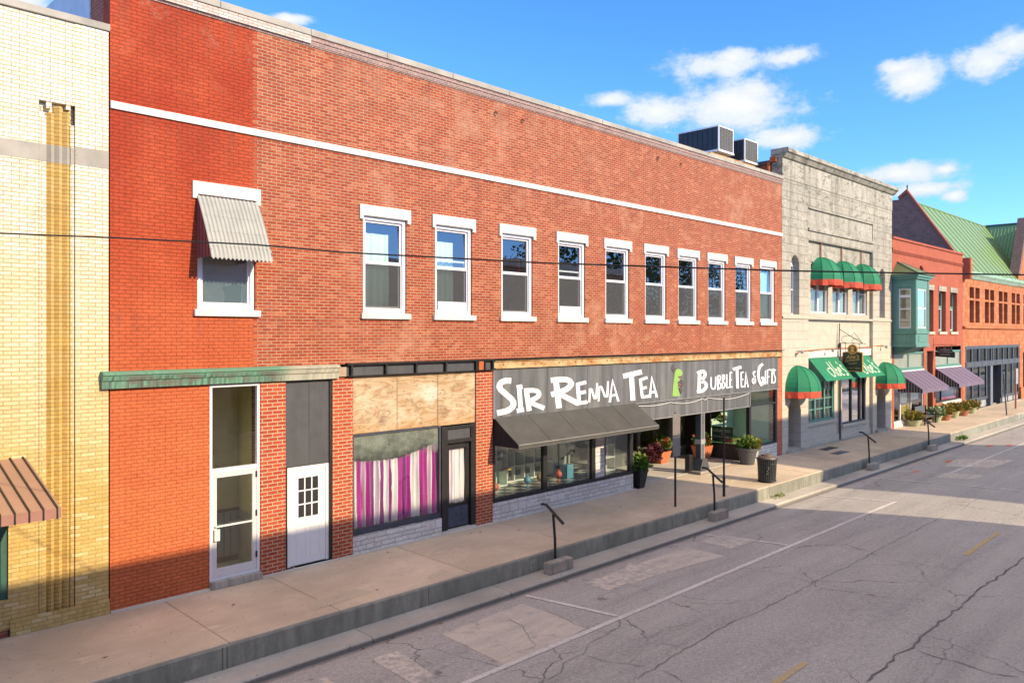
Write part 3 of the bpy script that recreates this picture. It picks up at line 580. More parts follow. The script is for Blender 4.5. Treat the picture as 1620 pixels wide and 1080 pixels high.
struct('far_kerb', MB().box(-60, 140, -15.95, -15.80, -.9, -.32), M['kerb'])

# ------------------------------------------------------------------ buildings across the street (they throw the shade)
def opposite(name, label, x0, x1, y, depth, ztop, mat, nwin):
    b = thing(name, label, 'building', (x0, y, -.3)); h = MB(); holes = []
    n = nwin; wv = (x1-x0)/n
    for k in range(n): holes.append((x0+wv*(k+.5)-.55, x0+wv*(k+.5)+.55, 5.3, 7.4))
    for k in range(n//2): holes.append((x0+wv*(2*k+1)-1.7, x0+wv*(2*k+1)+1.7, .3, 2.9))
    h.wall(x0, x1, -.3, ztop, y, y-.4, holes); h.f = [f[::-1] for f in h.f]
    part(b, 'wall', h, mat); s = MB(); s.box(x0, x0+.4, y-depth, y-.4, -.3, ztop-.3); s.box(x1-.4, x1, y-depth, y-.4, -.3, ztop-.3); s.box(x0+.4, x1-.4, y-depth, y-depth+.4, -.3, ztop-.3); part(b, 'side_wall', s, mat)
    part(b, 'roof', MB().box(x0+.4, x1-.4, y-depth+.4, y-.4, ztop-.9, ztop-.7), M['roof_tar'])
    part(b, 'cornice', MB().box(x0, x1, y+.002, y+.25, ztop-.5, ztop-.05), M['cream_trim'])
    for a in holes:
        f = part(b, 'window', MB().ring(a[0], a[1], a[2], a[3], y-.2, y-.1, .07), M['window_white']); part(f, 'pane', MB().box(a[0]+.07, a[1]-.07, y-.17, y-.15, a[2]+.07, a[3]-.07), M['board_black'])
opposite('brick_building', 'long buff brick building across the street whose shadow lies on the road', -34, 28.1, -19.5, 14, 10.87, M['buff_brick'], 20)
opposite('brick_building', 'shorter buff brick building across the street beyond the sunlit gap', 34.3, 48.8, -19.5, 14, 11.5, M['buff_brick'], 6)

# trees beyond the building across the street; they show as dark foliage in the upstairs glass
def tree(label, x, y, h):
    t = thing('broadleaf_tree', label, 'tree', (x, y, -.9), 'trees across the street'); m = MB(); m.tube([(x, y, -.9), (x+.1, y, h*.25), (x, y+.1, h*.5), (x+.2, y, h*.8)], [.5, .38, .25, .06], 8)
    for k in range(9): a = k*2.4; z = h*(.32+.05*k); m.tube([(x, y, z), (x+h*.12*math.cos(a), y+h*.12*math.sin(a), z+h*.1), (x+h*.22*math.cos(a), y+h*.22*math.sin(a), z+h*.16)], [.16, .1, .03], 5)
    part(t, 'trunk', m, plain('bark', (.10, .075, .055), .9)); m = MB()
    for _ in range(46):
        a = rnd.uniform(0, 6.28); u = rnd.uniform(-1, 1); r = math.sqrt(max(0, 1-u*u*.9))*rnd.uniform(.45, 1)*h*.30; c = Vector((x+r*math.cos(a), y+r*math.sin(a), h*.66+u*h*.32))
        for _ in range(70):
            q = c+Vector((rnd.gauss(0, 1), rnd.gauss(0, 1), rnd.gauss(0, .8)))*h*.045; d_ = Vector((rnd.uniform(-1, 1), rnd.uniform(-1, 1), rnd.uniform(-1, 1))).normalized(); s_ = d_.orthogonal().normalized()*.16
            m.add([q, q+d_*.22+s_, q+d_*.45, q+d_*.22-s_], [(0,1,2,3)])
    part(t, 'crown', m, M['leaf_tree'])
for lb_, x_, y_, h_ in (('tall broadleaf tree across the street beyond the shorter buff building', 70, -46, 20), ('broad leafy tree across the street, middle of the row', 84, -45, 22), ('tree across the street farthest to the right', 98, -47, 21), ('leafy tree across the street far behind the others', 114, -50, 22)): tree(lb_, x_, y_, h_)

g = MB()
for x0_, x1_, y0_, y1_ in ((7.9, 9.3, -2.4, -1.9), (12.6, 14.2, -2.5, -1.9), (10.6, 11.3, -2.5, -2.2), (16.2, 17.6, -2.55, -2.1), (20.2, 21.2, -1.2, -.7), (36.4, 37.6, -2.2, -1.6), (50.0, 52.4, -1.9, -1.3)):
    g.quad((x0_, y0_, y0_*.0241+.004), (x1_, y0_+.12, (y0_+.12)*.0241+.004), (x1_-.1, y1_, y1_*.0241+.004), (x0_+.15, y1_-.05, (y1_-.05)*.0241+.004))
struct('sidewalk_patch', g, concrete('pale_patch', (.60, .50, .37), (.66, .55, .42)))
# ------------------------------------------------------------------ yellow brick building (left)
yb = thing('yellow_brick_building', 'yellow glazed brick building with a fluted pilaster at the left edge', 'building', (2.0, 0, 0))
m = MB()
Z1 = 10.50
m.wall(-8, 4.05, 0.12, Z1, 0, .4, [(-8+2, 3.60, .62, 2.55)]); m.wall(4.05, 4.62, 9.05, Z1, 0, .4); m.wall(4.62, 5.17, .12, Z1, -.012, .4)
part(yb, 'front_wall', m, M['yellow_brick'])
# fluted pilaster: a shallow slot with stepped edges and three wedge-shaped ribs
m = MB(); m.wall(4.05, 4.62, .12, 9.05, .12, .4)
for (a, b, zt) in ((4.06, 4.17, 8.80), (4.55, 4.61, 8.70)): m.box(a, b, .012, .118, .14, zt)
m.box(4.17, 4.25, .012, .118, 8.93, 9.048); m.box(4.48, 4.55, .012, .118, 8.96, 9.048)
part(yb, 'pilaster_back', m, M['yellow_brick'])
m = MB()
for k, zt in ((0, 8.86), (1, 9.0), (2, 8.92)):
    a = 4.175+k*.126; m.prism([(a, .118), (a, .085), (a+.07, .012), (a+.126, .05), (a+.126, .118)], 'z', .14, zt)
part(yb, 'pilaster_rib', m, M['amber_brick'])
m = MB(); m.box(-8, 4.055, -.006, -.0005, 8.01, 8.30); m.box(4.625, 5.172, -.018, -.0125, 8.02, 8.325); part(yb, 'stone_band', m, M['concrete_cap'])
m = MB(); m.box(4.058, 4.172, .004, .0115, 8.01, 8.30); m.box(4.552, 4.612, .004, .0115, 8.02, 8.31)
for k in range(3):
    a = 4.175+k*.126; m.prism([(a-.002, .116), (a-.002, .079), (a+.07, .006), (a+.128, .044), (a+.128, .116)], 'z', 8.01, 8.31)
part(yb, 'stone_band', m, M['concrete_cap'])
part(yb, 'pilaster_joint', MB().box(4.0505, 4.0585, .001, .10, .14, 9.04).box(4.6115, 4.6195, .001, .10, .14, 9.04), M['black_metal'])
m = MB(); m.box(-8, 5.19, -.05, .5, 10.503, 10.63); part(yb, 'coping', m, M['concrete_cap'], bevel=.01)
m = MB(); m.box(3.62, 5.18, -.05, -.014, -.1, .20); m.box(3.62, 5.18, -.03, -.014, .20, .27); part(yb, 'plinth', m, M['yellow_brick'])
m = MB(); m.box(-6, 3.6, .02, .1, -.1, .60); part(yb, 'stall_riser', m, M['old_red_brick'])
w_ = part(yb, 'shop_window', MB().ring(-6, 3.6, .62, 2.55, .05, .14, .10), M['dark_teal']); part(w_, 'pane', MB().box(-5.9, 3.5, .09, .10, .72, 2.45), M['glass_shop'])
m = MB(); m.box(-8, 5.17, .4, 14, 10.1, 10.25); part(yb, 'roof', m, M['roof_tar'])
m = MB(); m.box(-8, -7.7, .4, 14, -.1, 10.1); m.box(-7.7, 5.17, 5, 5.2, -.1, 10.1); m.box(-7.7, 5.17, .4, 5, .3, .5); m.box(-7.7, 5.17, .4, 5, 3.6, 3.8); part(yb, 'inner_wall', m, M['room_wall'])
# standing-seam awning
aw = thing('metal_awning', 'brown standing seam metal awning on the yellow brick wall', 'awning', (2.2, 0, 2.1))
m = MB(); m.prism([(-.02, 2.96), (-1.86, 2.40), (-1.86, 2.25), (-1.84, 2.25), (-1.84, 2.38), (-.02, 2.93)], 'x', -3.0, 3.86); part(aw, 'canopy', m, M['brown_metal'])
m = MB(); m.prism([(-1.862, 2.395), (-1.878, 2.395), (-1.878, 2.24), (-1.862, 2.24)], 'x', -3.0, 3.862); part(aw, 'fascia', m, M['brown_edge'])
m = MB(); m.prism([(-.03, 2.91), (-1.83, 2.37), (-.03, 2.37)], 'x', 3.82, 3.84); part(aw, 'side_panel', m, M['brown_metal'])
m = MB()
for k in range(30):
    x = 3.795-k*.188; m.prism([(-.02, 2.985), (-1.89, 2.415), (-1.89, 2.235), (-1.879, 2.235), (-1.879, 2.396), (-.02, 2.963)], 'x', x, x+.022)
part(aw, 'seam', m, M['black_metal'])

# ------------------------------------------------------------------ red brick building (main)
rb = thing('red_brick_building', 'long two storey red brick commercial building with ten white sash windows', 'building', (18, 0, 0))
XL, XR = 5.20, 31.75
WINS = [(10.697,11.96),(12.856,14.106),(15.19,16.43),(17.52,18.76),(19.76,21.0),(21.89,23.13),(23.88,25.12),(25.86,27.10),(27.87,29.11),(29.86,31.10)]
AWW = (6.81, 8.03, 5.53, 7.80)
holes = [(a, b, 5.53, 7.80) for a, b in WINS] + [AWW]
m = MB(); m.wall(XL, XR, 4.36, 11.33, 0, .35, holes); part(rb, 'upper_wall', m, M['red_brick'])
m = MB(); m.wall(XL, 8.72, 0.03, 4.36, 0.0, .35, [(7.05, 8.13, .03, 4.04)]); part(rb, 'lower_wall', m, M['red_brick'])
m = MB(); m.box(7.05, 8.13, .02, .35, 4.04, 4.30); part(rb, 'door_head', m, M['white_paint'])
for a, b, z1, nm in ((8.135, 8.715, 4.06, ''), (9.87, 10.405, 4.06, ''), (14.235, 14.84, 4.06, ''), (31.30, 31.75, 4.08, '')):
    part(rb, 'brick_pier', MB().box(a, b, -.015, .36, .03, z1), M['pier_brick'])
m = MB(); m.box(XL, XR, -.045, -.002, 9.125, 9.265); part(rb, 'string_course', m, M['cream_trim'], bevel=.008)
m = MB(); m.box(XL, XR, -.02, -.002, 11.30, 11.335); m.box(XL, XR, -.035, .35, 11.335, 11.42); m.box(XL, XR, -.055, .35, 11.42, 11.515); part(rb, 'corbel_band', m, M['purple_brick'])
m = MB(); m.box(XL, 9.3, -.065, -.0555, 11.35, 11.515); part(rb, 'whitewashed_band', m, brickmat('limewashed_brick', (.72, .62, .54), (.60, .42, .34), (.40, .30, .27), bh=.06, ms=.012))
m = MB()
for k in range(13): a = XL+k*2.043; m.box(a+.004, a+2.039, -.09+rnd.uniform(-.006, .006), .50, 11.517, 11.655+rnd.uniform(-.008, .008))
part(rb, 'coping', m, M['concrete_cap'], bevel=.012)
m = MB(); m.box(XL, XL+.3, .35, 1.02, -.1, 11.51); part(rb, 'return_wall', m, M['old_red_brick'])
m = MB(); m.box(XL-.02, XL+.3, 1.03, 15.5, 10.0, 12.02); part(rb, 'parapet_cladding', m, M['pale_metal'])
m = MB(); m.box(XL+.02, XL+.3, 1.03, 15.5, -.1, 9.99); m.box(XR-.3, XR-.02, .36, 15.5, -.1, 11.2); m.box(XL+.3, XR-.3, 15.2, 15.5, -.1, 11.2); part(rb, 'side_wall', m, M['old_red_brick'])
m = MB(); m.box(XL+.3, XR-.3, .352, 15.2, 10.7, 10.9); part(rb, 'roof', m, M['roof_tar'])
m = MB(); m.box(XL+.3, XR-.3, .352, 15.2, 4.40, 4.7); part(rb, 'upper_floor', m, M['room_wall'])
m = MB()
for x in (9.6, 14.6, 19.3, 23.5, 27.5): m.box(x, x+.12, .36, 6.0, 4.71, 10.69)
m.box(XL+.3, XR-.3, 6.0, 6.12, 4.71, 10.69); part(rb, 'upper_partition', m, M['room_wall'])
# tie-rod bolts below the parapet
for px in (14.95, 16.0, 22.6, 24.0): part(rb, 'wall_eye', MB().tube([(px+.06*math.cos(a), -.03, 10.95+.06*math.sin(a)) for a in [k*.6 for k in range(9)]], .011, 5), M['black_metal'])

def red_window(a, b, z0, z1, screen=True, sashbar=.44, open_=False, lintel=True, single=False):
    f = part(rb, 'window', MB().ring(a+.004, b-.004, z0+.004, z1-.004, .045, .18, .085, .10, .09), M['window_white'], bevel=.006)
    i0, i1, j0, j1 = a+.09, b-.09, z0+.095, z1-.105
    if not single:
        zm = j0+(j1-j0)*.525
        part(f, 'upper_sash', MB().ring(i0, i1, zm, j1, .10, .135, .05, .05, .045), M['window_white'], bevel=.004)
        lo = .17 if open_ else 0
        part(f, 'lower_sash', MB().ring(i0+.002, i1-.002, j0+lo+.002, zm+.045+lo, .138, .172, .055, .045, .07), M['window_white'], bevel=.004)
        part(f, 'upper_pane', MB().quad((i0+.05, .108, zm+.045), (i1-.05, .108, zm+.045), (i1-.05, .146, j1-.05), (i0+.05, .146, j1-.05)), M['glass_up'])
        part(f, 'lower_pane', MB().box(i0+.055, i1-.055, .152, .158, j0+lo+.07, zm+lo), M['glass_up'])
        s = part(f, 'insect_screen', MB().box(i0+.012, i1-.012, .088, .091, j0+.012, zm-.005), M['screen_grey'])
        fm = MB().ring(i0, i1, j0, zm, .084, .096, .03); part(f, 'screen_frame', fm, M['window_white'])
        if open_: part(f, 'window_vent', MB().box(i0+.06, i1-.06, .070, .083, j0+.03, j0+.24), M['window_white'])
    else:
        part(f, 'sash', MB().ring(i0, i1, j0, j1, .08, .13, .05), M['window_white']); part(f, 'pane', MB().box(i0+.05, i1-.05, .10, .106, j0+.05, j1-.05), M['glass_up'])
        part(f, 'insect_screen', MB().box(i0+.052, i1-.052, .112, .115, j0+.052, j1-.052), sheer('blue_screen', (.33, .36, .40), .8))
    if lintel:
        L = MB(); e = .105; L.prism([(a-e, 8.03), (b+e, 8.03), (b+e, 7.69), (b+.004, 7.69), (b+.004, z1-.02), (a-.004, z1-.02), (a-.004, 7.69), (a-e, 7.69)], 'y', -.045, .04)
        part(f, 'lintel', L, M['cream_trim'], bevel=.008)
        part(f, 'sill', MB().box(a-.075, b+.09, -.075, .12, z0-.135, z0-.001), M['cream_trim'], bevel=.008)
    return f
for i, (a, b) in enumerate(WINS): red_window(a, b, 5.53, 7.80, open_=i in (1, 3))
red_window(*AWW, single=True)
# curtains hanging inside the upper rooms
def pleats(x0, x1, z0, zf, y, amp, n, per=14):
    mb = MB(); N = n*per
    zt = zf if callable(zf) else (lambda u: zf)
    rows = 6; ph = [rnd.uniform(.7, 1.3) for _ in range(n+1)]
    for j in range(rows+1):
        for i in range(N+1):
            u = i/N; q = u*n; k = int(min(q, n-1)); a = amp*ph[k]*(.55+.45*(1-j/rows)*1.0+.15*math.sin(k*2.1+j))
            mb.v.append((x0+(x1-x0)*u + .01*math.sin(q*3+j), y + a*math.sin(q*2*math.pi), z0+(zt(u)-z0)*j/rows))
    for j in range(rows):
        for i in range(N): mb.f.append((j*(N+1)+i, j*(N+1)+i+1, (j+1)*(N+1)+i+1, (j+1)*(N+1)+i))
    return mb
def curtain(x0, x1, z0, z1, y, n, label, mat, amp=.035, grp='curtains behind the upper windows'):
    o = solo('curtain', label, 'curtain', pleats(x0, x1, z0, z1, y, amp, n), mat, ((x0+x1)/2, y, z0), grp, smooth=True)
    sm = o.modifiers.new('solid', 'SOLIDIFY'); sm.thickness = .003; return o
curtain(10.8, 11.62, 5.6, 7.42, .27, 4, 'pale green curtain in the window with the tallest view, leftmost of the ten sash windows', M['curtain_sheer'])
curtain(12.96, 13.68, 5.6, 7.40, .27, 4, 'pale green curtain in the second of the ten sash windows from the left', M['curtain_sheer'])
curtain(29.95, 30.9, 5.6, 7.62, .27, 5, 'pale teal curtain filling the last sash window beside the limestone building', plain('curtain_teal', (.40, .72, .62), .9))
curtain(27.97, 28.35, 5.6, 7.62, .27, 2, 'narrow dark teal curtain in the ninth sash window from the left', plain('curtain_deep_teal', (.06, .20, .17), .9))
solo('light_tube', 'red glowing tube seen through the third sash window', 'light tube', MB().tube([(16.5, .6, 5.9), (16.49, .6, 7.35)], .04, 8), plain('red_tube', (.75, .05, .10), .4), (16.5, .6, 5.9))
# corrugated window awning
wa = thing('window_awning', 'corrugated cream aluminium awning over the window beside the yellow brick building', 'awning', (7.4, 0, 7.1))
x0, x1 = 6.79, 8.07; m = MB(); n = 15; rows = 10
A0 = Vector((0, -.03, 7.74)); A1 = Vector((0, -.66, 6.50))
pts = []
N = n*8
for j in range(rows+1):
    t = j/rows; c = A0.lerp(A1, t); b_ = .10*math.sin(t*math.pi)*.6
    for i in range(N+1):
        ph = (i/8.0) % 1.0; h = .022 if ph < .66 else 0.0
        if .60 < ph < .66 or ph == 0: h = .011
        zoff = -.045*math.sin(ph/.66*math.pi) if (j == rows and ph < .66) else 0
        pts.append((x0+(x1-x0)*i/N, c.y-b_*.55-h*.9, c.z+zoff-b_*.25+h*.45))
m.v = pts; m.f = [(j*(N+1)+i, j*(N+1)+i+1, (j+1)*(N+1)+i+1, (j+1)*(N+1)+i) for j in range(rows) for i in range(N)]
o = part(wa, 'canopy', m, M['awning_cream'])
sm = o.modifiers.new('solid', 'SOLIDIFY'); sm.thickness = .006
for x in (x0+.01, x1-.03):
    m = MB()
    for k in range(9):
        y = -.03-k*.066; zt = 7.70+(y+.03)*1.85; m.box(x+(.012 if k % 2 else 0), x+.014+(.012 if k % 2 else 0), y-.066, y, 6.52+(.03 if k % 2 else 0), max(6.6, zt-.06))
    part(wa, 'side_panel', m, M['awning_maroon'])
m = MB()
for t in (.3, .55, .8):
    c = A0.lerp(A1, t); b_ = .06*math.sin(t*math.pi); m.box(x0+.02, x1-.02, c.y-b_*.55-.028, c.y-b_*.55-.022, c.z-b_*.25+.0, c.z-b_*.25+.014)
part(wa, 'rivet_strip', m, M['awning_cream'])

# green copper cornice over the entrance doors
m = MB(); m.prism([(-.02, 4.37), (-.13, 4.36), (-.17, 4.335), (-.17, 4.30), (-.145, 4.285), (-.13, 4.20), (-.10, 4.185), (-.095, 4.055), (-.02, 4.05)], 'x', 5.03, 9.98)
part(rb, 'copper_cornice', m, M['copper_green'])
part(rb, 'cornice_end', MB().box(9.985, 10.2, -.07, -.003, 4.09, 4.30), plain('weathered_wood', (.40, .30, .20), .85, var=.35, scale=6))
m = MB(); m.box(10.21, 14.83, -.02, .30, 4.085, 4.358); part(rb, 'steel_beam', m, M['grey_metal'])
m = MB(); m.box(10.21, 14.83, -.11, -.021, 4.335, 4.358); m.box(10.21, 14.83, -.11, -.021, 4.085, 4.10)
for px in (10.34, 11.3, 12.2, 13.15, 14.2, 14.5, 14.8): m.box(px-.03, px+.02, -.10, -.021, 4.10, 4.335)
part(rb, 'beam_rib', m, M['black_metal'])
part(rb, 'rusted_plate', MB().box(14.25, 14.42, -.115, -.024, 4.11, 4.33), M['rust_plain'])
m = MB()
for k in range(6): a = 14.86+k*2.805; m.box(a, a+2.795, -.06, .30, 4.115, 4.325)
m.box(14.86, 31.69, -.12, -.061, 4.115, 4.135); m.box(14.86, 31.69, -.10, -.061, 4.31, 4.325)
part(rb, 'rusted_beam', m, M['rust'])
for k in range(22):
    a = 15.2+k*.76; m = MB().lathe([(.02, 0), (.02, .02)], 0, 0, 6); m.v = [(a+x, -.062-z, 4.22+y) for x, y, z in m.v]; part(rb, 'beam_rivet', m, M['rust_plain'])
part(rb, 'beam_flashing', MB().box(10.2, 31.75, -.13, -.003, 4.36, 4.385), M['black_metal'])

# glazed aluminium entrance with transom
gd = part(rb, 'glass_door', MB().ring(7.055, 8.125, .14, 4.035, -.005, .10, .055), M['window_white'], bevel=.004)
part(gd, 'transom_bar', MB().box(7.111, 8.069, -.004, .10, 2.28, 2.36), M['window_white'])
part(gd, 'transom_pane', MB().box(7.111, 8.069, .04, .048, 2.361, 3.979), M['glass_shop'])
part(gd, 'door_leaf', MB().ring(7.115, 8.065, .20, 2.275, .01, .06, .095, .10, .17), M['aluminium'], bevel=.004)
part(gd, 'door_pane', MB().box(7.21, 7.97, .03, .038, .371, 2.174), M['glass_shop'])
part(gd, 'push_bar', MB().box(7.16, 7.99, -.05, -.015, 1.20, 1.235).box(7.14, 7.25, -.045, .005, .93, 1.16), M['aluminium'])
for z in (.45, 1.3, 2.1): part(gd, 'hinge', MB().box(8.04, 8.066, -.02, .005, z, z+.12), M['black_metal'])
part(gd, 'threshold', MB().box(7.05, 8.13, -.12, .16, .005, .139), M['block'])
# stair hall behind it
m = MB(); m.box(5.55, 8.6, 1.6, 1.7, .02, 4.3); m.box(8.45, 8.55, .36, 1.6, .02, 4.38); m.box(5.52, 5.6, .36, 3.2, .02, 4.38); part(rb, 'hall_wall', m, M['room_cream'])
m = MB(); m.box(5.6, 8.449, 1.57, 1.599, .02, 1.12); m.box(8.43, 8.449, .37, 1.569, .02, 1.12); part(rb, 'hall_wainscot', m, M['wainscot'])
m = MB()
for k in range(18): x = 5.7+k*.15; m.box(x, x+.014, 1.562, 1.5695, .14, 1.1)
m.box(5.6, 8.449, 1.55, 1.5695, 1.121, 1.18); m.box(5.6, 8.449, 1.55, 1.5695, .02, .13); part(rb, 'hall_batten', m, plain('hall_trim', (.26, .25, .19), .7))
part(rb, 'hall_floor', MB().box(5.5, 10.0, .36, 3.2, -.05, .015), M['pale_floor'])

# white panelled door under a grey sheet panel
part(rb, 'sheet_panel', MB().box(8.735, 9.30, .03, .07, 2.20, 4.03).box(9.304, 9.855, .026, .07, 2.19, 4.03), M['grey_metal'])
wd = part(rb, 'white_door', MB().box(8.86, 9.725, .05, .10, .06, 2.10), M['white_paint'])
part(wd, 'door_frame', MB().box(8.765, 8.855, .03, .12, .05, 2.18).box(9.73, 9.80, .03, .12, .05, 2.18).box(8.855, 9.73, .03, .12, 2.105, 2.18), M['white_paint'])
m = MB(); m.box(9.03, 9.55, .036, .0495, 1.07, 1.95); m = MB()
for i in range(4): x = 9.03+i*.173; m.box(x-.014, x+.014, .034, .049, 1.05, 1.96)
for j in range(4): z = 1.065+j*.293; m.box(9.045, 9.535, .0355, .049, z-.014, z+.014)
part(wd, 'glazing_bar', m, M['white_paint'])
m = MB()
for i in range(3):
    for j in range(3): m.box(9.045+i*.173, 9.189+i*.173, .044, .0492, 1.08+j*.293, 1.343+j*.293)
part(wd, 'pane', m, plain('door_glass', (.035, .035, .04), .08))
m = MB()
for a in (9.0, 9.34): m.ring(a, a+.25, .22, .85, .043, .0495, .02)
part(wd, 'door_panel', m, M['white_paint']); part(wd, 'door_knob', MB().lathe([(.012, 0), (.03, .02), (.03, .05), (.01, .06)], 8.92, .02, 10), M['pot_brown'])
part(rb, 'door_jamb', MB().box(8.722, 8.764, .0, .1, .03, 2.19).box(9.80, 9.862, -.005, .1, .03, 4.05), M['black_metal'])

# boarded bay: plywood, curtained window, black door
m = MB()
for k in range(3): a = 10.415+k*1.268; m.box(a, a+1.262, .0+rnd.uniform(0, .008), .05, 2.76-(0.02 if k == 2 else 0), 4.07)
part(rb, 'plywood_board', m, M['plywood'])
sw = part(rb, 'curtained_window', MB().ring(10.41, 13.06, .43, 2.75, .02, .10, .05, .05, .12), M['slate_blue'])
part(sw, 'pane', MB().box(10.46, 13.01, .05, .058, .55, 2.70), M['glass'])
part(sw, 'grimy_film', MB().box(10.462, 13.008, .0602, .062, .552, 2.698), M['haze_glass'])
part(rb, 'stone_riser', MB().box(10.41, 13.06, -.015, .12, 0.0, .427), M['white_ashlar'])
def ctop(u): return 2.12 - .07*math.sin(u*math.pi*1.1) + (.16*max(0, (u-.55)/.45)) + .012*math.sin(u*90)
solo('curtain', 'magenta and white striped curtain sagging behind the large shop window', 'curtain', pleats(10.47, 12.99, .56, ctop, .15, .05, 19), M['curtain_magenta'], (11.7, .13, .56), smooth=True)
bd = part(rb, 'black_door', MB().ring(13.28, 14.06, .08, 2.22, .06, .11, .09, .11, .62), M['black_metal'])
part(bd, 'pane', MB().box(13.37, 13.97, .08, .088, .70, 2.11), M['glass'])
part(bd, 'kick_panel', MB().box(13.33, 14.01, .05, .0595, .12, .62), M['blue_door'])
part(bd, 'mail_slot', MB().ring(13.52, 13.82, .72, .82, .045, .0595, .02), M['galv'])
part(bd, 'door_frame', MB().box(13.07, 13.27, -.01, .12, .04, 2.70).box(14.07, 14.225, -.01, .12, .04, 2.72).box(13.27, 14.07, -.01, .12, 2.26, 2.36).box(13.27, 14.07, -.01, .12, 2.62, 2.70), M['black_metal'], bevel=.006)
part(bd, 'transom_panel', MB().box(13.271, 14.069, .03, .06, 2.361, 2.619), M['grey_metal'])
part(bd, 'door_sill', MB().box(13.07, 14.2, -.05, .12, .01, .075), M['pale_floor'])
solo('curtain', 'white pleated curtain inside the glazed black door', 'curtain', pleats(13.38, 13.96, .72, 2.09, .15, .022, 6), M['curtain_white'], (13.67, .15, .72), smooth=True)
m = MB(); m.box(10.0, 10.1, .36, 4, .02, 4.38); m.box(14.4, 14.5, .36, 8, .02, 4.38); m.box(10.1, 14.4, 3.4, 3.5, .02, 4.38); m.box(10.1, 14.4, .36, 3.4, -.05, .02); part(rb, 'store_partition', m, M['room_wall'])
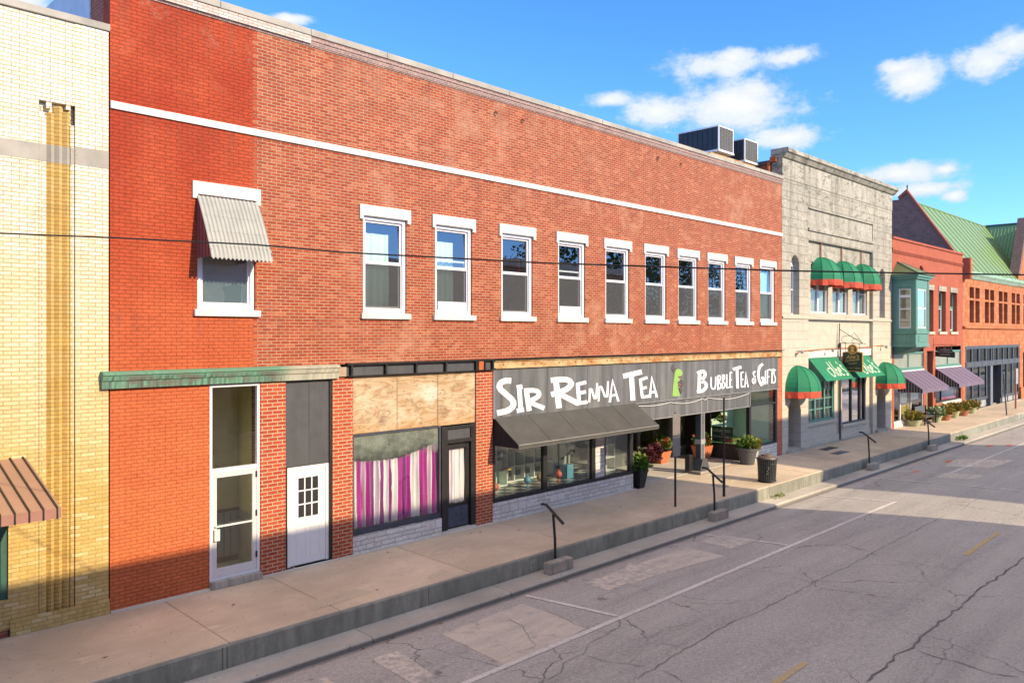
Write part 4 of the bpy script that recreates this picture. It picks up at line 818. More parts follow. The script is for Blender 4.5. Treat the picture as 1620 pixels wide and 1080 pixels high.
# ------------------------------------------------------------------ tea shop front
ts = thing('shop_sign', 'long grey metal shop sign with big white brush lettering and a green emblem', 'sign', (23, -.05, 2.79))
part(ts, 'sign_panel', MB().box(14.855, 31.285, -.05, -.002, 2.79, 4.095), M['sign_metal'])
SIGN_STROKES = [(0,[(15.517,3.844),(15.336,3.859),(15.261,3.853),(15.188,3.845),(15.067,3.807),(15.015,3.765),(14.967,3.718),(14.946,3.618),(14.993,3.549),(15.038,3.492),(15.178,3.4),(15.245,3.356),(15.312,3.311),(15.442,3.222),(15.465,3.194),(15.485,3.174),(15.488,3.126),(15.478,3.117),(15.469,3.102),(15.38,3.055),(15.319,3.041),(15.256,3.026),(14.951,3.001)],[(15.503,3.691),(15.336,3.706),(15.303,3.701),(15.268,3.699),(15.19,3.673),(15.185,3.666),(15.177,3.662),(15.169,3.623),(15.18,3.613),(15.194,3.591),(15.318,3.508),(15.386,3.463),(15.454,3.418),(15.6,3.322),(15.65,3.265),(15.704,3.201),(15.715,3.093),(15.674,3.035),(15.631,2.983),(15.502,2.917),(15.403,2.894),(15.308,2.874),(14.994,2.851)]),(0,[(15.748,3.511),(15.972,3.531)],[(15.713,3.634),(15.936,3.655)]),(0,[(15.738,3.548),(15.797,2.951)],[(15.916,3.548),(15.976,2.948)]),(0,[(15.749,2.872),(16.033,2.894)],[(15.712,2.996),(15.996,3.019)]),(0,[(16.008,3.488),(16.129,2.897)],[(16.203,3.497),(16.326,2.903)]),(0,[(16.017,3.414),(16.386,3.402),(16.451,3.391),(16.503,3.383),(16.535,3.359),(16.531,3.36),(16.535,3.361),(16.521,3.33),(16.49,3.316),(16.45,3.296),(16.166,3.222)],[(16.012,3.539),(16.386,3.529),(16.48,3.514),(16.588,3.497),(16.688,3.435),(16.713,3.384),(16.729,3.332),(16.687,3.25),(16.606,3.21),(16.536,3.178),(16.242,3.104)]),(0,[(16.169,3.097),(16.814,2.875)],[(16.239,3.209),(16.887,2.989)]),(0,[(17.23,3.686),(17.369,2.894)],[(17.474,3.695),(17.615,2.896)]),(0,[(17.142,3.64),(17.612,3.648),(17.712,3.639),(17.804,3.631),(17.911,3.592),(17.909,3.589),(17.907,3.601),(17.901,3.566),(17.882,3.554),(17.859,3.535),(17.736,3.487),(17.64,3.464),(17.541,3.441),(17.114,3.374)],[(17.121,3.791),(17.599,3.802),(17.729,3.791),(17.869,3.779),(18.042,3.723),(18.105,3.669),(18.167,3.599),(18.13,3.497),(18.067,3.448),(18.009,3.405),(17.852,3.346),(17.732,3.319),(17.616,3.293),(17.182,3.226)]),(0,[(17.464,3.237),(18.329,2.898)],[(17.569,3.367),(18.44,3.031)]),(0,[(18.245,3.565),(18.315,2.976)],[(18.419,3.566),(18.489,2.974)]),(0,[(18.299,3.491),(18.757,3.543)],[(18.261,3.59),(18.718,3.643)]),(0,[(18.4,3.228),(18.736,3.255)],[(18.368,3.328),(18.703,3.356)]),(0,[(18.38,2.926),(18.804,2.945)],[(18.354,3.027),(18.778,3.047)]),(0,[(18.921,2.97),(18.962,3.379),(18.942,3.355),(18.942,3.366),(19.077,3.066),(19.178,3.052),(19.267,3.072),(19.304,3.538)],[(18.84,2.977),(18.854,3.392),(18.953,3.405),(19.032,3.383),(19.178,3.086),(19.165,3.103),(19.162,3.086),(19.222,3.545)]),(0,[(19.369,2.971),(19.417,3.42),(19.413,3.397),(19.421,3.408),(19.607,3.088),(19.711,3.072),(19.819,3.09),(19.848,3.573)],[(19.286,2.979),(19.307,3.433),(19.416,3.449),(19.512,3.43),(19.702,3.111),(19.705,3.125),(19.706,3.105),(19.763,3.58)]),(0,[(19.953,2.903),(20.044,3.557),(20.274,2.908)],[(19.83,2.92),(20.026,3.659),(20.397,2.921)]),(0,[(19.949,3.079),(20.277,3.096)],[(19.929,3.149),(20.257,3.167)]),(0,[(20.612,3.622),(21.635,3.729)],[(20.552,3.775),(21.571,3.886)]),(0,[(20.893,3.749),(20.974,2.902)],[(21.157,3.748),(21.239,2.895)]),(0,[(21.442,3.545),(21.546,2.971)],[(21.598,3.549),(21.703,2.972)]),(0,[(21.48,3.496),(21.945,3.569)],[(21.433,3.579),(21.897,3.653)]),(0,[(21.591,3.214),(21.898,3.249)],[(21.552,3.299),(21.859,3.334)]),(0,[(21.583,2.932),(22.007,2.944)],[(21.561,3.018),(21.985,3.032)]),(0,[(22.125,2.927),(22.163,3.556),(22.389,2.918)],[(21.975,2.943),(22.153,3.673),(22.538,2.931)]),(0,[(22.086,3.062),(22.424,3.094)],[(22.057,3.13),(22.394,3.162)]),(1,[(25.039,3.69),(24.998,3.027)],[(25.265,3.679),(25.223,3.011)]),(1,[(25.032,3.585),(25.312,3.646),(25.346,3.644),(25.361,3.646),(25.413,3.62),(25.414,3.61),(25.423,3.597),(25.399,3.537),(25.365,3.518),(25.329,3.494),(25.134,3.446),(25.125,3.366),(25.185,3.292),(25.403,3.263),(25.437,3.244),(25.468,3.231),(25.5,3.168),(25.487,3.148),(25.477,3.125),(25.37,3.064),(25.312,3.052),(25.256,3.039),(24.957,3.037)],[(24.943,3.686),(25.233,3.753),(25.338,3.754),(25.464,3.749),(25.589,3.682),(25.617,3.63),(25.637,3.58),(25.599,3.488),(25.528,3.443),(25.459,3.401),(25.303,3.342),(25.328,3.378),(25.283,3.408),(25.48,3.365),(25.571,3.323),(25.665,3.275),(25.717,3.168),(25.689,3.109),(25.657,3.054),(25.512,2.973),(25.404,2.949),(25.294,2.927),(24.977,2.928)]),(1,[(25.9,3.465),(25.884,3.193),(25.9,3.133),(25.919,3.068),(26.008,3.013),(26.071,3.002),(26.138,2.995),(26.25,3.028),(26.278,3.096),(26.304,3.159),(26.32,3.475)],[(25.996,3.46),(25.98,3.189),(25.995,3.136),(26.009,3.087),(26.07,3.052),(26.087,3.051),(26.101,3.047),(26.162,3.062),(26.183,3.111),(26.206,3.166),(26.222,3.48)]),(1,[(26.396,3.485),(26.363,3.013)],[(26.495,3.48),(26.462,3.006)]),(1,[(26.388,3.463),(26.546,3.471),(26.55,3.465),(26.562,3.463),(26.579,3.411),(26.564,3.388),(26.55,3.365),(26.459,3.308),(26.458,3.272),(26.465,3.232),(26.562,3.188),(26.576,3.167),(26.593,3.144),(26.582,3.077),(26.557,3.06),(26.537,3.043),(26.362,3.01)],[(26.371,3.507),(26.542,3.521),(26.602,3.5),(26.653,3.476),(26.669,3.407),(26.648,3.372),(26.626,3.337),(26.541,3.282),(26.546,3.269),(26.541,3.259),(26.631,3.216),(26.659,3.179),(26.683,3.142),(26.671,3.063),(26.63,3.032),(26.585,3.001),(26.398,2.967)]),(1,[(26.732,3.507),(26.688,3.02)],[(26.821,3.502),(26.776,3.014)]),(1,[(26.72,3.487),(26.837,3.496),(26.832,3.492),(26.846,3.487),(26.862,3.429),(26.85,3.403),(26.838,3.377),(26.764,3.316),(26.767,3.282),(26.776,3.245),(26.869,3.203),(26.882,3.182),(26.898,3.161),(26.888,3.095),(26.864,3.077),(26.845,3.06),(26.692,3.025)],[(26.7,3.526),(26.832,3.542),(26.888,3.519),(26.925,3.496),(26.942,3.427),(26.926,3.391),(26.91,3.357),(26.84,3.297),(26.845,3.282),(26.843,3.268),(26.93,3.228),(26.956,3.193),(26.979,3.159),(26.967,3.083),(26.931,3.053),(26.892,3.023),(26.728,2.988)]),(1,[(27.006,3.536),(27.006,3.026)],[(27.107,3.532),(27.107,3.022)]),(1,[(27.044,2.997),(27.237,3.01)],[(27.024,3.042),(27.216,3.056)]),(1,[(27.272,3.584),(27.249,3.027)],[(27.363,3.58),(27.34,3.021)]),(1,[(27.295,3.552),(27.478,3.575)],[(27.271,3.592),(27.454,3.614)]),(1,[(27.32,3.281),(27.446,3.299)],[(27.292,3.32),(27.418,3.338)]),(1,[(27.282,3.005),(27.5,3.024)],[(27.262,3.045),(27.479,3.064)]),(1,[(27.555,3.646),(28.199,3.725)],[(27.493,3.748),(28.136,3.828)]),(1,[(27.727,3.724),(27.773,2.965)],[(27.925,3.721),(27.972,2.958)]),(1,[(28.096,3.561),(28.12,2.996)],[(28.191,3.559),(28.215,2.992)]),(1,[(28.118,3.529),(28.357,3.55)],[(28.098,3.57),(28.336,3.591)]),(1,[(28.167,3.257),(28.334,3.273)],[(28.144,3.297),(28.311,3.314)]),(1,[(28.166,2.974),(28.405,2.992)],[(28.146,3.015),(28.384,3.034)]),(1,[(28.478,2.966),(28.521,3.539),(28.648,2.968)],[(28.382,2.974),(28.509,3.602),(28.745,2.97)]),(1,[(28.452,3.112),(28.682,3.131)],[(28.433,3.147),(28.663,3.166)]),(1,[(29.244,3.589),(29.108,3.538),(29.083,3.507),(29.063,3.476),(29.091,3.415),(29.118,3.391),(29.149,3.365),(29.189,3.349),(29.182,3.351),(29.173,3.336),(29.049,3.271),(29.018,3.234),(28.989,3.195),(29.016,3.126),(29.059,3.102),(29.117,3.077),(29.232,3.085),(29.276,3.111),(29.313,3.135),(29.339,3.205),(29.329,3.238),(29.314,3.273),(29.215,3.334)],[(29.309,3.55),(29.183,3.501),(29.177,3.488),(29.166,3.475),(29.187,3.426),(29.204,3.412),(29.217,3.4),(29.301,3.375),(29.277,3.331),(29.255,3.303),(29.131,3.24),(29.111,3.214),(29.092,3.191),(29.114,3.138),(29.127,3.134),(29.124,3.131),(29.184,3.133),(29.195,3.142),(29.215,3.153),(29.238,3.214),(29.23,3.233),(29.226,3.25),(29.138,3.306)]),(1,[(29.851,3.88),(29.63,3.805),(29.564,3.747),(29.506,3.694),(29.44,3.554),(29.436,3.472),(29.433,3.392),(29.485,3.218),(29.535,3.148),(29.587,3.075),(29.728,2.961),(29.913,2.987),(29.994,3.025),(30.036,3.19),(30.024,3.242),(29.988,3.326),(29.795,3.341)],[(29.969,3.804),(29.768,3.735),(29.733,3.701),(29.689,3.663),(29.628,3.534),(29.626,3.464),(29.623,3.393),(29.672,3.229),(29.714,3.171),(29.754,3.115),(29.881,3.052),(29.785,3.061),(29.794,3.057),(29.842,3.206),(29.832,3.238),(29.845,3.238),(29.768,3.251)]),(1,[(30.084,3.58),(30.046,3.016)],[(30.175,3.575),(30.136,3.011)]),(1,[(30.253,3.574),(30.227,3.033)],[(30.345,3.57),(30.319,3.028)]),(1,[(30.271,3.555),(30.547,3.583)],[(30.249,3.592),(30.525,3.62)]),(1,[(30.298,3.283),(30.468,3.301)],[(30.275,3.319),(30.445,3.337)]),(1,[(30.55,3.543),(30.896,3.582)],[(30.522,3.586),(30.868,3.625)]),(1,[(30.649,3.574),(30.622,3.034)],[(30.742,3.57),(30.715,3.029)]),(1,[(31.023,3.592),(30.903,3.587),(30.86,3.563),(30.827,3.543),(30.791,3.477),(30.806,3.431),(30.82,3.387),(30.908,3.284),(30.925,3.239),(30.942,3.194),(30.929,3.111),(30.904,3.091),(30.887,3.073),(30.734,3.052)],[(31.038,3.555),(30.936,3.548),(30.925,3.539),(30.904,3.527),(30.873,3.471),(30.885,3.434),(30.897,3.396),(30.985,3.293),(31.004,3.242),(31.024,3.191),(31.01,3.1),(30.975,3.07),(30.932,3.037),(30.762,3.016)])]
EMBLEM = [[(23.412,2.914),(23.49,3.45),(23.563,3.706),(23.65,3.816),(23.797,3.836),(23.96,3.798),(24.05,3.705),(24.035,3.624),(23.945,3.578),(23.768,3.569),(23.871,3.483),(23.886,3.434),(23.724,3.376),(23.768,3.179),(23.812,3.047),(23.886,2.945),(23.88,2.892),(23.65,2.89)],[(23.36,3.874),(23.446,4.008),(23.621,3.833),(23.504,3.708),(23.417,3.759)],[(23.768,3.569),(24.035,3.583),(23.99,3.536),(23.812,3.527)],[(23.724,3.376),(23.975,3.479),(24.035,3.428),(24.125,3.359),(24.08,3.213),(23.975,3.185),(23.856,3.289),(23.945,3.391),(23.797,3.348)],[(23.812,3.16),(23.945,3.187),(24.08,3.098),(23.945,2.958)],[(23.797,3.584),(23.916,3.593),(23.856,3.549)],[(23.812,3.307),(23.886,3.312),(23.916,3.261),(23.842,3.26)]]
lt = MB(); lt2 = MB()
for i, (side, Lp, Rp) in enumerate(SIGN_STROKES):
    mb = lt2 if side else lt; y0 = -.0505; y1 = -.0545-.0007*i; n = len(Lp)
    mb.add([(x, y1, z) for x, z in Lp]+[(x, y1, z) for x, z in Rp]+[(x, y0, z) for x, z in Lp]+[(x, y0, z) for x, z in Rp],
           [(k, k+1, n+k+1, n+k) for k in range(n-1)]+[(k, k+1, 2*n+k+1, 2*n+k) for k in range(n-1)]+[(n+k, n+k+1, 3*n+k+1, 3*n+k) for k in range(n-1)]+[(0, n, 3*n, 2*n), (n-1, 2*n-1, 4*n-1, 3*n-1)])
part(ts, 'lettering', lt, M['letter_white']); part(ts, 'lettering', lt2, M['letter_white'])
# painted emblem: a green upright shape with grey side marks
def poly_on_sign(pts, y, t):
    mb = MB(); mb.prism(pts, 'y', y-t, y); return mb
part(ts, 'emblem', poly_on_sign(EMBLEM[0], -.0503, .010), M['emblem_green'])
for k, pl in enumerate(EMBLEM[1:5]): part(ts, 'emblem_mark', MB().prism(pl, 'y', -.068-.001*k, -.0615), M['emblem_grey'])
for pl in EMBLEM[5:]: part(ts, 'emblem_mark', MB().prism(pl, 'y', -.076, -.0725), M['emblem_red'])
m = MB(); m.box(14.85, 31.29, -.065, -.0505, 2.772, 2.79); m.box(14.84, 14.853, -.06, -.003, 2.79, 4.10); part(ts, 'sign_edge', m, M['galv'])
# canvas awning
ca = thing('canvas_awning', 'dark grey canvas awning sloping over the gift shop display window', 'awning', (18, 0, 2.1))
m = MB(); NX, NY = 72, 8
for k in range(2):
    for j in range(NY+1):
        for i in range(NX+1):
            u, t = i/NX, j/NY; sag_ = .030*math.sin(math.pi*t)*(.35+.65*abs(math.sin(u*math.pi*5)))+.006*math.sin(u*47+t*5)*t
            m.v.append((14.87+6.41*u, -.055-.895*t, 2.80-.635*t-sag_-.012*k))
W_ = NX+1; O_ = W_*(NY+1)
for j in range(NY):
    for i in range(NX):
        a = j*W_+i; m.f += [(a, a+1, a+W_+1, a+W_), (O_+a, O_+a+W_, O_+a+W_+1, O_+a+1)]
part(ca, 'canopy', m, M['canvas_grey'], smooth=True)
m = MB()
for k in range(1, 5): x = 14.87+6.41*k/5; m.tube([(x, -.055-.895*t, 2.803-.635*t-.030*math.sin(math.pi*t)*.35) for t in [q/8 for q in range(9)]], .006, 4)
part(ca, 'seam', m, M['canvas_grey'])
m = MB(); m.prism([(-.951, 2.150), (-.955, 2.06), (-.945, 2.06), (-.944, 2.150)], 'x', 14.87, 21.28); part(ca, 'valance', m, M['canvas_grey'])
m = MB(); m.box(14.87, 21.28, -.962, -.9515, 2.150, 2.166); part(ca, 'piping', m, M['galv'])
for x in (14.872, 21.27): part(ca, 'side_panel', MB().prism([(-.06, 2.775), (-.943, 2.15), (-.943, 2.065), (-.06, 2.065)], 'x', x, x+.008), M['canvas_black'])
m = MB(); m.tube([(14.9, -.06, 2.06), (14.9, -.94, 2.06), (21.25, -.94, 2.06), (21.25, -.06, 2.06)], .013, 6); part(ca, 'awning_frame', m, M['galv'])
# display window left of the entry
dw = part(rb, 'display_window', MB().box(14.85, 14.94, -.01, .10, .62, 2.78).box(16.87, 17.03, -.01, .10, .62, 2.78).box(19.08, 19.25, -.01, .10, .62, 2.78).box(19.72, 19.76, -.01, .10, .62, 2.78).box(21.03, 21.20, -.01, .12, .62, 2.78).box(14.85, 21.2, -.02, .12, .52, .62), M['black_metal'], bevel=.004)
for a, b in ((14.94, 16.87), (17.03, 19.08), (19.76, 21.03)): part(dw, 'pane', MB().box(a, b, .04, .048, .62, 2.77), M['glass_shop'])
part(dw, 'pane', MB().box(21.10, 21.108, .12, 2.9, .62, 2.2), M['glass_shop'])
part(dw, 'return_frame', MB().box(21.06, 21.15, .12, 2.9, .52, .62).box(21.06, 21.15, 2.75, 2.9, .62, 2.75).box(21.06, 21.15, 1.4, 1.47, .62, 2.75), M['black_metal'])
part(rb, 'stone_pier', MB().box(19.255, 19.715, .0, .30, .62, 2.78), M['white_ashlar'])
part(rb, 'stone_riser', MB().box(14.85, 21.19, -.015, .12, .0, .518).box(21.03, 21.19, .121, 2.9, .0, .518), M['white_ashlar'])
# entry: header panel, back wall, door, right-hand display
part(rb, 'header_panel', MB().box(21.25, 28.98, .005, .05, 2.20, 2.775), M['sign_metal'])
m = MB(); m.box(21.25, 28.98, -.012, .004, 2.18, 2.20); m.box(28.96, 29.0, -.02, .06, 2.20, 2.76)
for x in (25.35, 25.75): m.box(x, x+.03, -.012, .004, 2.2, 2.77)
part(rb, 'header_trim', m, M['galv'])
m = MB()
def sag(xa, xb, z, d): return [(xa+(xb-xa)*k/8, -.035, z-d*4*(k/8)*(1-k/8)) for k in range(9)]
for a, b, z, d in ((21.4, 23.3, 2.70, .05), (23.3, 25.4, 2.71, .10), (25.4, 25.75, 2.72, .06), (25.75, 28.9, 2.73, .14)): m.tube(sag(a, b, z, d), .010, 5)
solo('string_light', 'white string light cable looped under the grey shop sign', 'cable', m, M['white_paint'], (25, -.03, 2.65))
part(rb, 'entry_soffit', MB().box(21.2, 31.3, .06, 2.95, 2.80, 2.86), M['room_wall'])
m = MB(); m.box(21.2, 25.6, 2.9, 3.0, .02, .5); m.box(25.55, 25.7, 2.9, 3.0, .02, 2.8); m.box(27.7, 28.4, 2.86, 3.0, .02, 2.8); m.box(29.45, 29.55, 2.9, 3.0, .02, 2.8); m.box(25.7, 27.7, 2.9, 3.0, .02, .28); m.box(21.2, 29.5, 2.9, 3.0, 2.42, 2.8); m.box(26.6, 26.72, 2.9, 3.0, .28, 2.42)
part(rb, 'entry_wall', m, plain('taupe_frame', (.10, .095, .09), .5))
part(rb, 'entry_pane', MB().box(21.2, 25.55, 2.94, 2.95, .5, 2.42).box(25.7, 26.6, 2.94, 2.95, .28, 2.42).box(26.72, 27.7, 2.94, 2.95, .28, 2.42), M['glass_shop'])
ed = part(rb, 'entry_door', MB().ring(28.42, 29.43, .05, 2.40, 2.90, 2.96, .11, .14, .34), plain('taupe_metal', (.19, .175, .16), .45)); part(ed, 'pane', MB().box(28.53, 29.32, 2.925, 2.933, .39, 2.26), M['glass_shop']); part(ed, 'handle', MB().tube([(28.55, 2.89, 1.0), (28.55, 2.83, 1.02), (28.55, 2.83, 1.3), (28.55, 2.89, 1.32)], .012, 6).box(28.5, 28.62, 2.85, 2.9, 1.5, 1.62), M['galv'])
rd = part(rb, 'display_window', MB().box(28.95, 29.10, -.01, .14, .58, 2.78).box(31.16, 31.295, -.01, .12, .58, 2.78).box(29.10, 31.16, -.02, .11, .55, .63).box(29.10, 31.16, -.01, .10, 2.18, 2.25).box(28.97, 29.05, .14, 2.9, .55, .63).box(28.97, 29.05, 1.75, 2.9, .63, 2.78), M['black_metal'], bevel=.004)
part(rd, 'pane', MB().box(29.10, 31.16, .04, .048, .63, 2.18).box(29.1, 31.16, .04, .048, 2.25, 2.77), M['glass_shop']); part(rd, 'pane', MB().box(29.0, 29.008, .14, 1.75, .63, 2.77), M['glass_shop'])
part(rb, 'stone_riser', MB().box(28.97, 31.28, -.015, .12, .0, .549), M['white_ashlar'])
part(rb, 'side_riser', MB().box(28.96, 29.06, .121, 2.9, .0, .549), M['pot_brown'] if False else plain('dark_riser', (.05, .04, .035), .6, var=.4, scale=4))
# iron column on the street line
ic = part(rb, 'iron_column', MB().box(25.42, 25.68, .06, .26, .05, 2.2), M['slate_blue'], bevel=.01)
part(ic, 'column_flute', MB().box(25.43, 25.47, .03, .06, .5, 2.19).box(25.53, 25.57, .03, .06, .5, 2.19).box(25.63, 25.67, .03, .06, .5, 2.19), M['galv'])
part(ic, 'column_base', MB().prism([(25.25, .10), (25.85, .10), (25.85, .18), (25.70, .52), (25.40, .52), (25.25, .18)], 'y', -.06, .34), M['grey_metal'], bevel=.015)
part(ic, 'column_collar', MB().box(25.40, 25.70, .02, .28, 1.05, 1.22), M['galv']); part(ic, 'column_footing', MB().box(25.1, 25.95, -.15, .42, .013, .10), M['block'])
solo('utility_box', 'small black box standing at the foot of the iron column', 'box', MB().box(24.98, 25.24, .24, .44, .10, .68), M['black_metal'], (25.1, .3, .10), bevel=.02)
# interiors
part(rb, 'display_floor', MB().box(14.6, 21.03, .13, 2.6, .56, .60), M['checker']); part(rb, 'shop_floor', MB().box(14.6, 21.0, 2.6, 8, -.05, .02).box(21.0, 31.4, 3.2, 8, -.05, .02), M['room_wall'])
part(rb, 'shop_wall', MB().box(14.5, 31.4, 7.9, 8.0, .02, 4.38).box(31.31, 31.4, .37, 7.9, .02, 4.38).box(14.85, 21.0, 2.5, 2.56, .6, 4.3), plain('shop_wall', (.62, .64, .58), .9))
part(rb, 'display_table', MB().box(29.06, 31.28, .13, 2.0, .60, .64), plain('green_baize', (.02, .42, .12), .7))
part(rb, 'display_backing', MB().box(29.06, 31.3, 2.0, 2.06, .64, 1.5).box(30.2, 31.3, 1.96, 2.0, 1.5, 2.6), plain('pale_backing', (.66, .72, .64), .8))
def cube_shelf(x0, z0, nx, nz, y, label, s=.40):
    t = thing('cube_shelf', label, 'shelf', (x0, y, z0), 'cube shelves in the display window'); m = MB()
    for i in range(nx+1): m.box(x0+i*s-.012, x0+i*s+.012, y, y+.34, z0, z0+nz*s)
    for j in range(nz+1):
        for i in range(nx): m.box(x0+i*s+.012, x0+(i+1)*s-.012, y, y+.34, z0+j*s-.012, z0+j*s+.012)
    part(t, 'frame', m, M['shelf_white']); m = MB(); m.box(x0, x0+nx*s, y+.342, y+.35, z0, z0+nz*s); part(t, 'back_panel', m, plain('teal_back', (.20, .36, .32), .6)); return t
cube_shelf(15.25, .62, 3, 4, 1.15, 'white cube shelf behind the left pane of the display window', .44)
cube_shelf(16.75, .62, 5, 2, 1.45, 'low white cube shelf running behind the mullion of the display window', .44)
pal = [(.55, .62, .58), (.05, .3, .26), (.62, .42, .06), (.5, .1, .06), (.08, .09, .1), (.7, .7, .66), (.1, .28, .42), (.45, .25, .12)]
pm = [plain('merchandise', c, .5, var=.2, scale=12) for c in pal]
def gift(kind, x, y, z, i, label):
    m = MB()
    if kind == 'book': a = rnd.uniform(.10, .16); m.prism([(x-a, z), (x+a, z), (x+a, z+.27), (x-a, z+.27)], 'y', y, y+.03); m.box(x-a+.03, x+a-.03, y-.004, y, z+.05, z+.22); n, c = 'picture_book', 'book'
    elif kind == 'orb': m.lathe([(.07, z), (.06, z+.015), (.015, z+.05), (.015, z+.10), (.06, z+.12), (.105, z+.18), (.115, z+.22), (.09, z+.29), (.03, z+.33), (.012, z+.38)], x, y, 16); n, c = 'glass_orb', 'ornament'
    elif kind == 'vase': m.lathe([(.05, z), (.07, z+.06), (.08, z+.13), (.03, z+.22), (.04, z+.27)], x, y, 14); n, c = 'vase', 'vase'
    elif kind == 'tag': m.prism([(x, z-.085), (x+.065, z), (x, z+.085), (x-.065, z)], 'y', y, y+.006); m.tube([(x, y, z+.085), (x, y, z+.5)], .003, 4); n, c = 'paper_tag', 'tag'
    elif kind == 'box': m.box(x-.15, x+.15, y-.12, y+.12, z, z+.42); n, c = 'gift_box', 'box'
    elif kind == 'flower': m.lathe([(.008, z), (.008, z+.24), (.09, z+.26), (.10, z+.29), (.03, z+.33)], x, y, 12); n, c = 'paper_flower', 'ornament'
    return solo(n, label, c, m, pm[i] if kind != 'tag' else (M['letter_white'] if i else M['board_black']), (x, y, z), 'goods in the display window', smooth=kind in ('orb', 'vase'))
for k, (kd, x, y, z, i, l) in enumerate([
  ('book', 15.5, 1.25, 1.08, 0, 'pale picture book on the upper left cube of the tall shelf'), ('book', 15.92, 1.25, 1.52, 1, 'teal picture book on the third tier of the tall cube shelf'), ('book', 16.35, 1.25, 1.08, 5, 'white picture book in the right column of the tall cube shelf'),
  ('vase', 15.95, 1.3, 1.08, 2, 'orange vase in the middle of the tall cube shelf'), ('flower', 16.2, .75, .9, 2, 'orange paper flower on a stem in the left display pane'),
  ('book', 17.0, 1.55, .65, 4, 'dark book at the left end of the low cube shelf'), ('book', 17.42, 1.55, .65, 4, 'dark book second along the low cube shelf'), ('book', 17.85, 1.55, .65, 4, 'dark book third along the low cube shelf'), ('book', 18.3, 1.55, .65, 4, 'dark book at the right of the low cube shelf'),
  ('box', 18.75, .7, .61, 6, 'white and blue gift box standing by the white stone pier'), ('orb', 15.35, .42, .61, 3, 'dark red glass orb nearest the left brick pier'), ('orb', 16.75, .5, .61, 6, 'blue glass orb just left of the black mullion'), ('orb', 17.35, .55, .61, 7, 'pink brown glass orb just right of the black mullion'), ('orb', 18.1, .5, .61, 3, 'red glass orb in the middle of the second pane'),
  ('tag', 15.45, .25, 1.72, 1, 'white diamond paper tag hanging in the left pane'), ('tag', 17.22, .25, 1.72, 1, 'white diamond paper tag hanging beside the mullion'), ('tag', 18.2, .25, 1.66, 0, 'black diamond paper tag hanging in the second pane'),
  ('vase', 17.9, 1.6, 1.52, 5, 'white vase on top of the low cube shelf'), ('vase', 18.5, 1.6, 1.52, 1, 'dark teal vase on top of the low cube shelf'), ('box', 15.1, .9, .61, 0, 'grey gift box on the checkered floor by the left brick pier'),
  ('vase', 20.2, .5, .62, 3, 'red vase in the narrow pane beside the entry'), ('vase', 20.6, .7, .62, 5, 'white vase in the narrow pane beside the entry')]): gift(kd, x, y, z, i, l)
m = MB()
for j in range(4): m.box(19.9, 20.95, .5, .85, .62+.42*j, .64+.42*j)
for x in (19.92, 20.4, 20.92): m.tube([(x, .52, .61), (x, .52, 2.1)], .012, 5); m.tube([(x, .83, .61), (x, .83, 2.1)], .012, 5)
solo('wire_rack', 'white tiered rack of small goods in the narrow pane beside the entry', 'rack', m, M['shelf_white'], (20.4, .7, .61))
m = MB(); m.tube([(18.0, .8, 2.45), (18.9, .8, 2.45)], .015, 6)
for k in range(7): m.tube([(18.05+k*.13, .8, 2.44), (18.05+k*.13, .8, 2.0+.05*math.sin(k*2))], .014, 6)
m.lathe([(.0, 2.30), (.13, 2.33), (.15, 2.42), (.06, 2.52)], 18.15, .8, 14); solo('wind_chime', 'dark wind chimes hanging in the second display pane', 'wind chime', m, M['black_metal'], (18.4, .8, 2.0))
m = MB(); m.box(28.995+.02, 29.04, .75, 1.70, .66, 1.30); bb = solo('window_board', 'dark lettered board standing in the entry side window', 'board', m, plain('window_board', (.02, .05, .055), .5), (29.02, 1.2, .66))
m = MB(); text_mb(m, 'LOGAN CO.', (29.014, 1.65, 1.08), (0,-1,0), (0,0,1), .10, .80); text_mb(m, 'LOGAN COUNTY', (29.014, 1.65, .86), (0,-1,0), (0,0,1), .06, .80); text_mb(m, 'THE', (29.014, 1.28, 1.22), (0,-1,0), (0,0,1), .04); m.box(29.008, 29.014, 1.2, 1.25, 1.0, 1.02)
part(bb, 'lettering', m, M['letter_white'])

# ------------------------------------------------------------------ foliage and planters
def leaves(mb, c, rx, ry, rz, n, size, droop=.0, shell=.55, long=1.6):
    for _ in range(n):
        while True:
            p = Vector((rnd.uniform(-1, 1), rnd.uniform(-1, 1), rnd.uniform(-1, 1)))
            if shell < p.length < 1 or (p.length < 1 and rnd.random() < .25): break
        k = 1+.22*math.sin(p.x*5+c[0]*3)*math.cos(p.y*4+p.z*3)
        q = Vector((c[0]+p.x*rx*k, c[1]+p.y*ry*k, c[2]+p.z*rz*k-droop*(p.x*p.x+p.y*p.y)))
        d = (Vector((p.x, p.y, p.z*.6+.35)).normalized() + Vector((rnd.uniform(-.7, .7), rnd.uniform(-.7, .7), rnd.uniform(-.5, .5)))).normalized()
        s_ = d.cross(Vector((rnd.uniform(-1, 1), rnd.uniform(-1, 1), rnd.uniform(-1, 1)))).normalized()
        h = size*rnd.uniform(.6, 1.3); wv = h*.5/long*1.3
        mb.add([q, q+d*h*.5+s_*wv, q+d*h, q+d*h*.5-s_*wv], [(0,1,2,3)])
def pot_prof(r0, r1, h, z): return [(r0, z), (r0+(r1-r0)*.9, z+h*.86), (r1*1.06, z+h*.86), (r1*1.08, z+h), (r1*.96, z+h), (r1*.9, z+h*.9)]
